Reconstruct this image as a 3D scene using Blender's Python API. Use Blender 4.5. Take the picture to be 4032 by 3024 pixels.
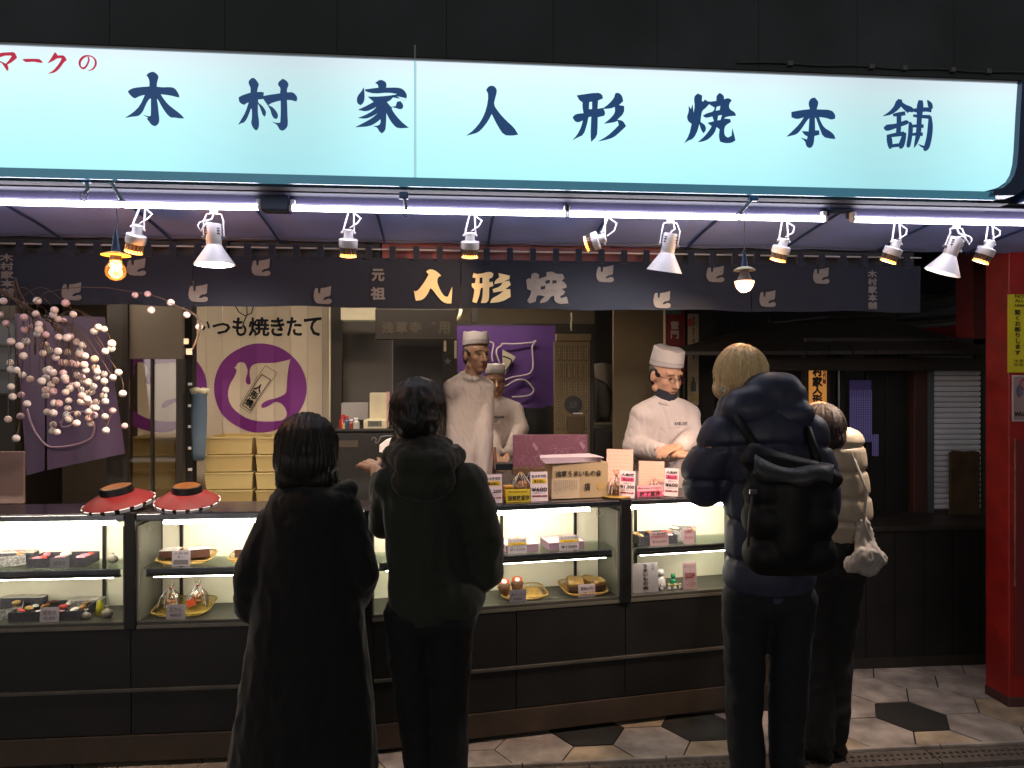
import bpy, bmesh, math, random
from mathutils import Vector, Matrix, noise
from mathutils.geometry import tessellate_polygon
random.seed(7)
SC = bpy.context.scene
COL = SC.collection
for o in list(bpy.data.objects):
    bpy.data.objects.remove(o)

# ------------------------------------------------------------------ camera
F = 2912.0                       # focal length in photo pixels (4032 wide)
YAW = math.radians(5.05)         # the shop front runs away to the right by this angle
EYE = Vector((0, 0, 1.6))
FW = Vector((math.sin(YAW), math.cos(YAW), 0))
RT = Vector((math.cos(YAW), -math.sin(YAW), 0))
cam = bpy.data.cameras.new('camera')
cam.sensor_width = 36
cam.lens = 36 * F / 4032
cam.clip_end = 200
cam_o = bpy.data.objects.new('camera', cam)
cam_o.location = EYE
cam_o.rotation_euler = (math.radians(90), 0, -YAW)
COL.objects.link(cam_o)
SC.camera = cam_o

# ------------------------------------------------------------------ world: night sky
w = bpy.data.worlds.new('World')
SC.world = w
w.use_nodes = True
nt = w.node_tree
bg = nt.nodes['Background']
sky = nt.nodes.new('ShaderNodeTexSky')
sky.sky_type = 'NISHITA'
sky.sun_disc = False
sky.sun_elevation = math.radians(2)
sky.sun_rotation = math.radians(200)
hsv = nt.nodes.new('ShaderNodeHueSaturation')
hsv.inputs['Saturation'].default_value = 0.2
nt.links.new(sky.outputs[0], hsv.inputs['Color'])
nt.links.new(hsv.outputs[0], bg.inputs[0])
bg.inputs[1].default_value = 0.085
SC.view_settings.view_transform = 'Standard'
SC.view_settings.look = 'None'
SC.view_settings.exposure = 0
SC.view_settings.gamma = 1
SC.view_settings.use_curve_mapping = False
SC.cycles.use_denoising = True
SC.cycles.max_bounces = 6
SC.cycles.transparent_max_bounces = 12
SC.cycles.sample_clamp_indirect = 3

# ------------------------------------------------------------------ pixel helpers
def ray(px, py):
    return FW + RT * ((px - 2016) / F) + Vector((0, 0, (1512 - py) / F))
def A(px, py, Y):                       # point of a pixel on the plane y = Y (parallel to the shop front)
    r = ray(px, py)
    return EYE + r * (Y / r.y)
def AG(px, py, z=0.0):                  # point of a pixel on a horizontal plane
    r = ray(px, py)
    return EYE + r * ((z - EYE.z) / r.z)
def AD(px, py, d):                      # point of a pixel at camera depth d
    return EYE + ray(px, py) * d
S3 = 1344 / 2212.0
def q(r, x, y):                         # coordinates in one ninth of the photo -> photo pixels
    return ((r - 1) % 3) * 1344 + x * S3, ((r - 1) // 3) * 1008 + y * S3
VS = 4032 / 2212.0
def W(vx, vy, d):
    return AD(vx * VS, vy * VS, d)
# the counter bends: the right half turns 9.1 degrees away
TH = math.radians(9.1)
O2 = Vector((-.338, 3.22, 0))
U2 = Vector((math.cos(TH), math.sin(TH), 0))
N2 = Vector((-math.sin(TH), math.cos(TH), 0))
def K1(u, n, z): return Vector((u, 3.22 + n, z))
def K2(u, n, z): return O2 + U2 * u + N2 * n + Vector((0, 0, z))
def u1(px, n=0): return A(px, 1512, 3.22 + n).x
def k2(px, py, n=0):                    # pixel -> (u, z) on the turned counter plane
    r = ray(px, py)
    o = O2 + N2 * n
    t = (o.xy - EYE.xy).dot(N2.xy) / r.xy.dot(N2.xy)
    p = EYE + r * t
    return (p - O2).dot(U2), p.z
def u2(px, n=0): return k2(px, 1512, n)[0]

# ------------------------------------------------------------------ materials
def lin(c):
    if isinstance(c, str):
        c = c.lstrip('#')
        c = [int(c[i:i + 2], 16) / 255 for i in (0, 2, 4)]
        return tuple(x / 12.92 if x < .04045 else ((x + .055) / 1.055) ** 2.4 for x in c)
    return tuple(c)
MATS = {}
def mat(name, col, rough=.6, metal=0, var=.12, scale=8, bump=0, bscale=60, emit=None, es=0, spec=.5, col2=None, stretch=None, sheen=0, sub=0):
    if name in MATS: return MATS[name]
    m = bpy.data.materials.new(name); MATS[name] = m
    m.use_nodes = True
    t = m.node_tree; N = t.nodes; L = t.links
    b = N['Principled BSDF']
    c = lin(col)
    b.inputs['Roughness'].default_value = rough
    b.inputs['Metallic'].default_value = metal
    b.inputs['Specular IOR Level'].default_value = spec
    if sheen: b.inputs['Sheen Weight'].default_value = sheen
    if sub:
        b.inputs['Subsurface Weight'].default_value = sub
        b.inputs['Subsurface Radius'].default_value = (.01, .004, .002)
    tc = N.new('ShaderNodeTexCoord')
    mp = N.new('ShaderNodeMapping')
    if stretch: mp.inputs['Scale'].default_value = stretch
    L.new(tc.outputs['Object'], mp.inputs[0])
    if var or col2:
        n = N.new('ShaderNodeTexNoise')
        n.inputs['Scale'].default_value = scale
        n.inputs['Detail'].default_value = 5
        L.new(mp.outputs[0], n.inputs['Vector'])
        r = N.new('ShaderNodeValToRGB')
        c2 = lin(col2) if col2 else tuple(x * (1 - var) for x in c)
        c1 = c if col2 else tuple(min(1, x * (1 + var)) for x in c)
        r.color_ramp.elements[0].position = .3; r.color_ramp.elements[1].position = .7
        r.color_ramp.elements[0].color = (*c2, 1); r.color_ramp.elements[1].color = (*c1, 1)
        L.new(n.outputs[0], r.inputs[0]); L.new(r.outputs[0], b.inputs['Base Color'])
        mr = N.new('ShaderNodeMapRange')
        mr.inputs['To Min'].default_value = max(0, rough - .08); mr.inputs['To Max'].default_value = min(1, rough + .08)
        L.new(n.outputs[0], mr.inputs[0]); L.new(mr.outputs[0], b.inputs['Roughness'])
    else:
        b.inputs['Base Color'].default_value = (*c, 1)
    if bump:
        n2 = N.new('ShaderNodeTexNoise'); n2.inputs['Scale'].default_value = bscale; n2.inputs['Detail'].default_value = 4
        L.new(mp.outputs[0], n2.inputs['Vector'])
        bp = N.new('ShaderNodeBump'); bp.inputs['Strength'].default_value = bump; bp.inputs['Distance'].default_value = .004
        L.new(n2.outputs[0], bp.inputs['Height']); L.new(bp.outputs[0], b.inputs['Normal'])
    if emit:
        b.inputs['Emission Color'].default_value = (*lin(emit), 1)
        b.inputs['Emission Strength'].default_value = es
    return m
def glass(name, tint=(1, 1, 1), gloss=.06, rough=.02):
    if name in MATS: return MATS[name]
    m = bpy.data.materials.new(name); MATS[name] = m; m.use_nodes = True
    t = m.node_tree; N = t.nodes; L = t.links
    N.remove(N['Principled BSDF'])
    tr = N.new('ShaderNodeBsdfTransparent'); tr.inputs[0].default_value = (*tint, 1)
    gl = N.new('ShaderNodeBsdfGlossy'); gl.inputs['Roughness'].default_value = rough
    lw = N.new('ShaderNodeLayerWeight'); lw.inputs[0].default_value = .25
    ma = N.new('ShaderNodeMath'); ma.operation = 'MULTIPLY_ADD'; ma.inputs[1].default_value = .5; ma.inputs[2].default_value = gloss
    L.new(lw.outputs['Fresnel'], ma.inputs[0])
    mx = N.new('ShaderNodeMixShader')
    L.new(ma.outputs[0], mx.inputs[0]); L.new(tr.outputs[0], mx.inputs[1]); L.new(gl.outputs[0], mx.inputs[2])
    L.new(mx.outputs[0], N['Material Output'].inputs[0])
    return m
def glow(name, col, s):
    return mat(name, '#ffffff', .4, var=0, emit=col, es=s)

# ------------------------------------------------------------------ mesh builder
def basis(z):
    z = z.normalized()
    a = Vector((0, 0, 1)) if abs(z.z) < .9 else Vector((1, 0, 0))
    x = a.cross(z).normalized()
    return x, z.cross(x), z
class MB:
    def __init__(s): s.v = []; s.f = []
    def add(s, vs, fs):
        k = len(s.v); s.v += [Vector(p) for p in vs]; s.f += [tuple(i + k for i in f) for f in fs]; return s
    def box8(s, p):  # 4 bottom, 4 top
        return s.add(p, [(0, 3, 2, 1), (4, 5, 6, 7), (0, 1, 5, 4), (1, 2, 6, 5), (2, 3, 7, 6), (3, 0, 4, 7)])
    def box(s, x0, x1, y0, y1, z0, z1):
        return s.box8([(x0, y0, z0), (x1, y0, z0), (x1, y1, z0), (x0, y1, z0), (x0, y0, z1), (x1, y0, z1), (x1, y1, z1), (x0, y1, z1)])
    def kbox(s, K, u0, u1_, n0, n1, z0, z1):
        return s.box8([K(u0, n0, z0), K(u1_, n0, z0), K(u1_, n1, z0), K(u0, n1, z0), K(u0, n0, z1), K(u1_, n0, z1), K(u1_, n1, z1), K(u0, n1, z1)])
    def obox(s, c, ax, ay, az):  # centre, half vectors
        c = Vector(c)
        return s.box8([c - ax - ay - az, c + ax - ay - az, c + ax + ay - az, c - ax + ay - az, c - ax - ay + az, c + ax - ay + az, c + ax + ay + az, c - ax + ay + az])
    def rings(s, rs, caps=True, closed=True):
        k = len(s.v); n = len(rs[0])
        for r in rs: s.v += [Vector(p) for p in r]
        for i in range(len(rs) - 1):
            for j in range(n if closed else n - 1):
                a = k + i * n + j; b = k + i * n + (j + 1) % n
                s.f.append((a, b, b + n, a + n))
        if caps:
            s.f.append(tuple(k + j for j in reversed(range(n)))); e = k + (len(rs) - 1) * n
            s.f.append(tuple(e + j for j in range(n)))
        return s
    def cyl(s, p0, p1, r0, r1=None, n=16, caps=True):
        p0 = Vector(p0); p1 = Vector(p1); r1 = r0 if r1 is None else r1
        x, y, z = basis(p1 - p0)
        cs = [(math.cos(2 * math.pi * i / n), math.sin(2 * math.pi * i / n)) for i in range(n)]
        return s.rings([[p0 + (x * a + y * b) * r0 for a, b in cs], [p1 + (x * a + y * b) * r1 for a, b in cs]], caps)
    def lathe(s, p0, axis, prof, n=24, sx=1, sy=1, caps=True):  # prof: (distance along axis, radius)
        x, y, z = basis(Vector(axis)); p0 = Vector(p0)
        return s.rings([[p0 + z * h + (x * math.cos(2 * math.pi * i / n) * sx + y * math.sin(2 * math.pi * i / n) * sy) * r for i in range(n)] for h, r in prof], caps)
    def tube(s, pts, r, n=6, caps=True):
        pts = [Vector(p) for p in pts]; rs = []
        rad = r if isinstance(r, (list, tuple)) else [r] * len(pts)
        x = None
        for i, p in enumerate(pts):
            t = (pts[min(i + 1, len(pts) - 1)] - pts[max(i - 1, 0)]).normalized()
            if x is None: x, y, _ = basis(t)
            else:
                x = (x - t * x.dot(t)).normalized(); y = t.cross(x)
            rs.append([p + (x * math.cos(2 * math.pi * j / n) + y * math.sin(2 * math.pi * j / n)) * rad[i] for j in range(n)])
        return s.rings(rs, caps)
    def ball(s, c, r, nu=12, nv=8, R=None):
        c = Vector(c); r = (r, r, r) if not isinstance(r, (tuple, list)) else r
        rs = []
        for i in range(nv + 1):
            a = math.pi * (i + .0) / nv
            a = min(max(a, .02), math.pi - .02)
            ring = []
            for j in range(nu):
                b = 2 * math.pi * j / nu
                p = Vector((r[0] * math.sin(a) * math.cos(b), r[1] * math.sin(a) * math.sin(b), -r[2] * math.cos(a)))
                ring.append(c + (R @ p if R else p))
            rs.append(ring)
        return s.rings(rs)
    def poly(s, outer, holes, org, ux, uy, nrm, thick=.002):  # 2-D outline placed in a plane, nrm points at the viewer
        loops = [[Vector((p[0], p[1], 0)) for p in l] for l in [outer] + list(holes)]
        tris = tessellate_polygon(loops)
        flat = [p for l in loops for p in l]
        k = len(s.v); n = len(flat)
        f3 = [org + ux * p.x + uy * p.y for p in flat]
        s.v += [p + nrm * thick for p in f3] + f3
        for t in tris:
            a, b, c = [f3[i] for i in t]
            if (b - a).cross(c - a).dot(nrm) < 0: t = (t[0], t[2], t[1])
            s.f.append(tuple(k + i for i in t)); s.f.append(tuple(k + n + i for i in reversed(t)))
        o = 0
        for l in loops:
            m = len(l)
            for i in range(m):
                a = k + o + i; b = k + o + (i + 1) % m
                s.f.append((a, b, b + n, a + n))
            o += m
        return s
    def build(s, name, m, parent=None, smooth=False, bevel=0, kind=None, fixn=False):
        off = parent_loc(parent)
        me = bpy.data.meshes.new(name)
        me.from_pydata([tuple(p - off) for p in s.v], [], s.f)
        me.update()
        if fixn or smooth:
            b = bmesh.new(); b.from_mesh(me); bmesh.ops.recalc_face_normals(b, faces=b.faces); b.to_mesh(me); b.free()
        o = bpy.data.objects.new(name, me)
        COL.objects.link(o)
        if m: me.materials.append(m)
        if smooth:
            for p in me.polygons: p.use_smooth = True
            if smooth != 'all':
                try: me.set_sharp_from_angle(angle=math.radians(40))
                except Exception: pass
        if bevel:
            md = o.modifiers.new('bevel', 'BEVEL'); md.width = bevel; md.segments = 2; md.limit_method = 'ANGLE'
        if parent: o.parent = parent
        if kind: o['kind'] = kind
        return o
def parent_loc(p):
    v = Vector((0, 0, 0))
    while p is not None: v += p.location; p = p.parent
    return v
def thing(name, label, cat, loc=(0, 0, 0), group=None, kind=None):
    o = bpy.data.objects.new(name, None); COL.objects.link(o)
    o.location = Vector(loc); o.empty_display_size = .05
    tag(o, label, cat, group, kind)
    return o
def tag(o, label=None, cat=None, group=None, kind=None):
    if label: o['label'] = label
    if cat: o['category'] = cat
    if group: o['group'] = group
    if kind: o['kind'] = kind
    return o
def struct(o): o['kind'] = 'structure'; return o
def inst(src, name, loc_world, parent):
    o = src.copy(); o.name = name; COL.objects.link(o); o.parent = parent
    o.location = Vector(loc_world) - parent_loc(parent)
    return o

# ------------------------------------------------------------------ lettering
def text_mesh(body, bold=0, vert=False):
    c = bpy.data.curves.new('lettering', 'FONT')
    c.body = '\n'.join(body) if vert else body
    c.size = 1; c.resolution_u = 2; c.space_line = 1.08 if vert else 1.15
    c.offset = .012 if bold else 0
    o = bpy.data.objects.new('lettering', c); COL.objects.link(o)
    dg = bpy.context.evaluated_depsgraph_get(); dg.update()
    me = bpy.data.meshes.new_from_object(o.evaluated_get(dg))
    bpy.data.objects.remove(o); bpy.data.curves.remove(c)
    vs = [v.co.copy() for v in me.vertices]; fs = [tuple(p.vertices) for p in me.polygons]
    bpy.data.meshes.remove(me)
    return vs, fs
def text(body, p00, px, py, nrm, m, parent, bold=0, vert=False, off=.001, name='lettering', build=True, mb=None):
    """fit text in the rectangle: p00 lower left, px full width vector, py full height vector, nrm to the viewer"""
    vs, fs = text_mesh(body, bold, vert)
    x0 = min(v.x for v in vs); x1 = max(v.x for v in vs); y0 = min(v.y for v in vs); y1 = max(v.y for v in vs)
    mb = mb or MB()
    H = py.length
    jit = [(0, 0)]
    if bold: jit += [(math.cos(a) * bold, math.sin(a) * bold) for a in [i * math.pi / 4 for i in range(8)]]
    cw = 1.0 / max(y1 - y0, .1)
    for k, (jx, jy) in enumerate(jit):
        mb.add([p00 + px * ((v.x - x0) / (x1 - x0)) + py * ((v.y - y0) / (y1 - y0)) + px.normalized() * jx * H * cw + py.normalized() * jy * H * cw + nrm * (off + k * .00012) for v in vs], fs)
    return mb.build(name, m, parent) if build else mb
# ------------------------------------------------------------------ shared materials
M_navy = mat('navy_paint', '#2c4268', .35, spec=.6, var=.2)
M_black = mat('black_paint', '#0c0c0d', .4, var=.3)
M_darkwood = mat('dark_wood', '#221c17', .55, var=.4, scale=3, stretch=(1, 1, .15), bump=.2)
M_darkpanel = mat('dark_laminate', '#12100e', .55, scale=5, col2='#060505', bump=.15, bscale=30)
M_white = mat('white_enamel', '#e8e6ea', .3, var=.04)
M_chrome = mat('chrome', '#b9bcc4', .18, metal=1, var=.08)
M_cream = mat('cream_panel', '#d9d2b4', .6, var=.06)
M_clear = glass('clear_glass', gloss=.03)
M_steel = mat('grey_steel', '#77797c', .4, metal=.6, var=.15)

# ------------------------------------------------------------------ ground, kerb, pavement of hexagonal tiles
g = MB(); g.add([(-30, -15, -.035), (30, -15, -.035), (30, 25, -.035), (-30, 25, -.035)], [(0, 1, 2, 3)])
struct(g.build('ground', mat('asphalt', '#56524e', .9, var=.35, scale=60, bump=.6, bscale=180)))
KY = 3.11
M_tile = mat('pale_stone', '#9a8e86', .75, var=.48, scale=7, bump=.35, bscale=120)
M_tile2 = mat('pale_stone_warm', '#a08e78', .75, var=.48, scale=7, bump=.35, bscale=120)
M_tiled = mat('dark_stone', '#24221f', .8, var=.3, scale=20, bump=.3, bscale=120)
M_joint = mat('mortar', '#2e2925', .95, var=.3, scale=40)
pv = struct(thing('pavement', 'pavement of pale hexagonal tiles', None)); 
MB().box(-3.6, 5.2, KY, 7.5, -.06, -.006).build('bed', M_joint, pv)
R = .176
def clip(poly, f):
    out = []
    for i, a in enumerate(poly):
        b = poly[(i + 1) % len(poly)]
        fa, fb = f(a), f(b)
        if fa >= 0: out.append(a)
        if (fa >= 0) != (fb >= 0):
            t = fa / (fa - fb); out.append((a[0] + (b[0] - a[0]) * t, a[1] + (b[1] - a[1]) * t))
    return out
c0 = AG(3587, 2818)
shared = {}
darkcells = {(0, 0), (-4, 0), (-6, 0), (-10, 0), (-2, 2), (4, 0), (-8, 2), (-13, 0), (-16,0)}
for i in range(-24, 9):
    for j in range(-4, 10):
        cx = c0.x + i * 1.5 * R; cy = c0.y + (j + (.5 if i % 2 else 0)) * math.sqrt(3) * R
        if not (KY - .2 < cy < 6.4 and -3.4 < cx < 4.6): continue
        if cy > 3.7 and cx < .9: continue
        r = R - .004
        hexa = [(cx + r * math.cos(a * math.pi / 3), cy + r * math.sin(a * math.pi / 3)) for a in range(6)]
        p = clip(hexa, lambda a: a[1] - (KY + .004))
        if len(p) < 3: continue
        dz = random.uniform(-.0025, .001)
        k = MB(); n = len(p)
        k.add([(x, y, -.02) for x, y in p] + [(x, y, dz) for x, y in p], [tuple(range(n, 2 * n))] + [(a, (a + 1) % n, (a + 1) % n + n, a + n) for a in range(n)])
        dark = (i, j) in darkcells
        k.build('tile', M_tiled if dark else random.choice([M_tile, M_tile, M_tile2]), pv)
kb = struct(thing('kerb', 'kerb of pale stone along the pavement', None))
for i in range(14):
    x = -3.4 + i * .62
    MB().box(x, x + .614, KY - .022, KY - .003, -.06, .004).build('kerb_stone', M_tile, kb, bevel=.003)
dr = struct(thing('drain_channel', 'drain channel with small round holes', None))
M_grate = mat('grate_iron', '#1b1a19', .6, var=.3); M_drain = mat('drain_concrete', '#5a5049', .85, var=.3, scale=30, bump=.3)
for i in range(17):
    x = -3.4 + i * .5
    MB().box(x, x + .494, KY - .145, KY - .027, -.05, -.008).build('drain_cover', M_drain, dr, bevel=.002)
hb = MB()
for i in range(-80, 180):
    for k in (0, 1):
        x = i * .03 + k * .015; y = KY - .065 - k * .035
        hb.cyl((x, y, -.009), (x, y, -.0065), .0075, n=8)
hb.build('drain_hole', M_grate, dr, kind='stuff')

# ------------------------------------------------------------------ far enclosure: dark buildings above and behind
M_dark = mat('dark_render', '#3a4246', .8, var=.4, scale=1.5)
fac = thing('building_facade', 'dark building front rising above the lit shop sign', 'building', (0, 3.5, 2.9))
for i in range(22):
    x = -5.5 + i * .5
    MB().box(x, x + .498, 3.45, 3.52, 2.75, 6.6).build('panel', M_dark, fac)
MB().box(-5.5, 5.5, 3.53, 3.7, 2.3, 6.6).build('wall', M_dark, fac)

# ------------------------------------------------------------------ the big sign
SY = 2.60
def sg(px, py): return A(px, py, SY)
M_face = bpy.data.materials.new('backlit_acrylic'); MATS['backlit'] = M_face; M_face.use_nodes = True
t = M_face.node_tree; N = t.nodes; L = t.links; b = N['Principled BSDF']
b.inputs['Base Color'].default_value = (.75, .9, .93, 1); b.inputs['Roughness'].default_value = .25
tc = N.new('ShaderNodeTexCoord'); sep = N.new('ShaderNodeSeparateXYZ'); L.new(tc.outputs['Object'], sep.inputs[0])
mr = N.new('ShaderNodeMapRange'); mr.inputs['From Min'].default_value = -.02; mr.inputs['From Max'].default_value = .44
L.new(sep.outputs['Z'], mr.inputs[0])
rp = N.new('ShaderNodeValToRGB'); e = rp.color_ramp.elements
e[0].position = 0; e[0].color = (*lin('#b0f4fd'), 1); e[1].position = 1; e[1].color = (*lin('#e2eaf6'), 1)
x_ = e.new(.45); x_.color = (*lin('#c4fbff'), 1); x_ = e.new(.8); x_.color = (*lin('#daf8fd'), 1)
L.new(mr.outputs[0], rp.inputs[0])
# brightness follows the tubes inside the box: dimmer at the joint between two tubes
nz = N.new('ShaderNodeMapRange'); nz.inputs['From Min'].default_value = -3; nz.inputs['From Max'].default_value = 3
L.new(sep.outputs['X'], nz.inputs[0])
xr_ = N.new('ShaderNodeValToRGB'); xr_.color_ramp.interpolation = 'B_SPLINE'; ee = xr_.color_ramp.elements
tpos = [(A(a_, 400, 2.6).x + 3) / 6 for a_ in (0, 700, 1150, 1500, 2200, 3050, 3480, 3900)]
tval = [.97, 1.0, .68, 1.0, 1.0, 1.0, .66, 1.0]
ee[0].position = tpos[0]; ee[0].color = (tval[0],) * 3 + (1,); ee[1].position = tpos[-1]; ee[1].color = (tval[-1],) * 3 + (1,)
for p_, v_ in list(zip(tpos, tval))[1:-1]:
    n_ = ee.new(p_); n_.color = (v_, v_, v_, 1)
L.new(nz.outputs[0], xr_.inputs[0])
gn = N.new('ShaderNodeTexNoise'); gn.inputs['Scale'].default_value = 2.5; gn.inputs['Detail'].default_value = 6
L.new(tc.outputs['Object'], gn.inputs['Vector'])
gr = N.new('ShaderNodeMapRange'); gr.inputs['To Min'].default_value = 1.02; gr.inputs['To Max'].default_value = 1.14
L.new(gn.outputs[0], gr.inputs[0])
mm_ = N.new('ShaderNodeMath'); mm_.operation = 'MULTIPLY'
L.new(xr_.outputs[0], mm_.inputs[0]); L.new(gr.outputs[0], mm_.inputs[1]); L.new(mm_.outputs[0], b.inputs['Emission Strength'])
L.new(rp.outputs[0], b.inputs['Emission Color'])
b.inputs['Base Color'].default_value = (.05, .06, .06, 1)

base = sg(2016, 706); zb = base.z; zt = sg(2016, 255).z
sign = thing('shop_sign', 'long pale blue backlit sign with dark blue brush lettering over the shop', 'sign', (0, SY, zb))
xl = sg(-500, 500).x; xs = sg(1634, 500).x
topR = sg(4006, 331); botR = sg(3897, 753)
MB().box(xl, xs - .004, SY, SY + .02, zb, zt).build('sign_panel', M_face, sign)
# right panel with the rounded lower right corner
pts = [(xs + .004, zb)]
c = (sg(3905, 700).x, zb + .10)
pts.append((botR.x - .02, zb))
for px_, py_ in [(3930, 738), (3958, 718), (3975, 690), (3985, 650), (3990, 600), (3998, 450), (4006, 335)]:
    p = sg(px_, py_); pts.append((p.x, p.z))
pts[-1] = (pts[-1][0], zt); pts.append((xs + .004, zt))
NV = Vector((0, -1, 0)); UX = Vector((1, 0, 0)); UZ = Vector((0, 0, 1)); O0 = Vector((0, 0, 0))
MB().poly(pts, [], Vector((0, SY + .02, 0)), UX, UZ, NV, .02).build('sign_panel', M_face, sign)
MB().box(xs - .0022, xs + .0022, SY - .003, SY + .012, zb, zt).build('joint_strip', mat('glowing_joint', '#9fc4cf', .4, emit='#a8dde8', es=.9), sign)  # strip is no lamp; glow added so it matches the lit panels
MB().box(xs - .003, xs + .003, SY - .004, SY + .012, zt + .009, zt + .055).build('joint_pin', mat('pale_metal', '#8f979c', .5), sign)
xr = sg(3998, 500).x + .005
MB().box(xl, xr + .3, SY + .03, SY + .25, zt - .004, zt + .03).build('top_rail', M_black, sign, bevel=.004)
MB().box(xl, xr, SY - .006, SY + .03, zt + .002, zt + .008).build('top_edge', mat('edge_white', '#9fa5ad', .4), sign)
MB().box(xl, botR.x + .02, SY - .004, SY + .006, zb - .034, zb - .003).build('bottom_trim', mat('teal_trim_glow', '#5f8fa6', .3, emit='#2f6478', es=.8), sign)  # trim is no lamp; reflected sign light put in as emission
MB().box(xl, xr + .02, SY + .06, SY + .22, zb - .03, zt - .01).build('housing', mat('housing', '#070b14', .7), sign)
# dark curved end cap
cap = [(sg(a, b_).x, sg(a, b_).z) for a, b_ in [(4010, 326), (4009, 335), (4002, 450), (3994, 600), (3989, 655), (3979, 692), (3962, 722), (3934, 744), (3897, 757), (3890, 775), (3980, 775), (4020, 750), (4045, 700), (4055, 600), (4065, 400), (4075, 326)]]
MB().poly(cap, [], Vector((0, SY + .25, 0)), UX, UZ, NV, .27).build('end_cap', M_navy, sign)
# next shop's sign just entering the frame
ns = thing('shop_sign', 'edge of a second backlit sign beyond the dark end cap', 'sign', sg(4100, 700))
a_ = sg(4040, 755); b2 = sg(4700, 755)
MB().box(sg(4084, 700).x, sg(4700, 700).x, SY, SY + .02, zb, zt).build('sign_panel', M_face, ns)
MB().box(sg(4084, 700).x, sg(4700, 700).x, SY + .03, SY + .3, zb - .02, zt + .02).build('housing', M_navy, ns)

# brush lettering: outlines read from the photo, one part each
M_ink = mat('ink_blue_film', '#16355c', .4, var=.12, scale=6, emit='#2b548a', es=.55)
M_red = mat('red_film', '#b02a44', .4, var=.05, emit='#d8304f', es=.6)
def glyph(crop, outer, holes, m, parent, Y=SY, name='character', off=.003, thick=.003):
    x0, y0, k = crop
    f = lambda l: [(lambda p: (p.x, p.z))(A(x0 + a * k, y0 + b_ * k, Y)) for a, b_ in l]
    mb = MB(); mb.poly(f(outer), [f(h) for h in holes], Vector((0, Y - off + thick, 0)), UX, UZ, NV, thick)
    return mb
def smooth_loop(l, it=1):
    for _ in range(it):
        out = []
        n = len(l)
        for i in range(n):
            a, b_, c_ = Vector(l[i - 1]), Vector(l[i]), Vector(l[(i + 1) % n])
            v1, v2 = (b_ - a), (c_ - b_)
            if v1.length and v2.length and v1.angle(v2) > 1.0: out.append(tuple(b_)); continue
            out.append(tuple(b_ * .75 + a * .25)); out.append(tuple(b_ * .75 + c_ * .25))
        l = out
    return l
C1 = (440, 250, 860 / 2212); C2 = (1340, 280, 860 / 1270); C3 = (2200, 330, 800 / 1270); C4 = (3050, 360, 700 / 1270); C5 = (0, 180, 420 / 1270)
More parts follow.
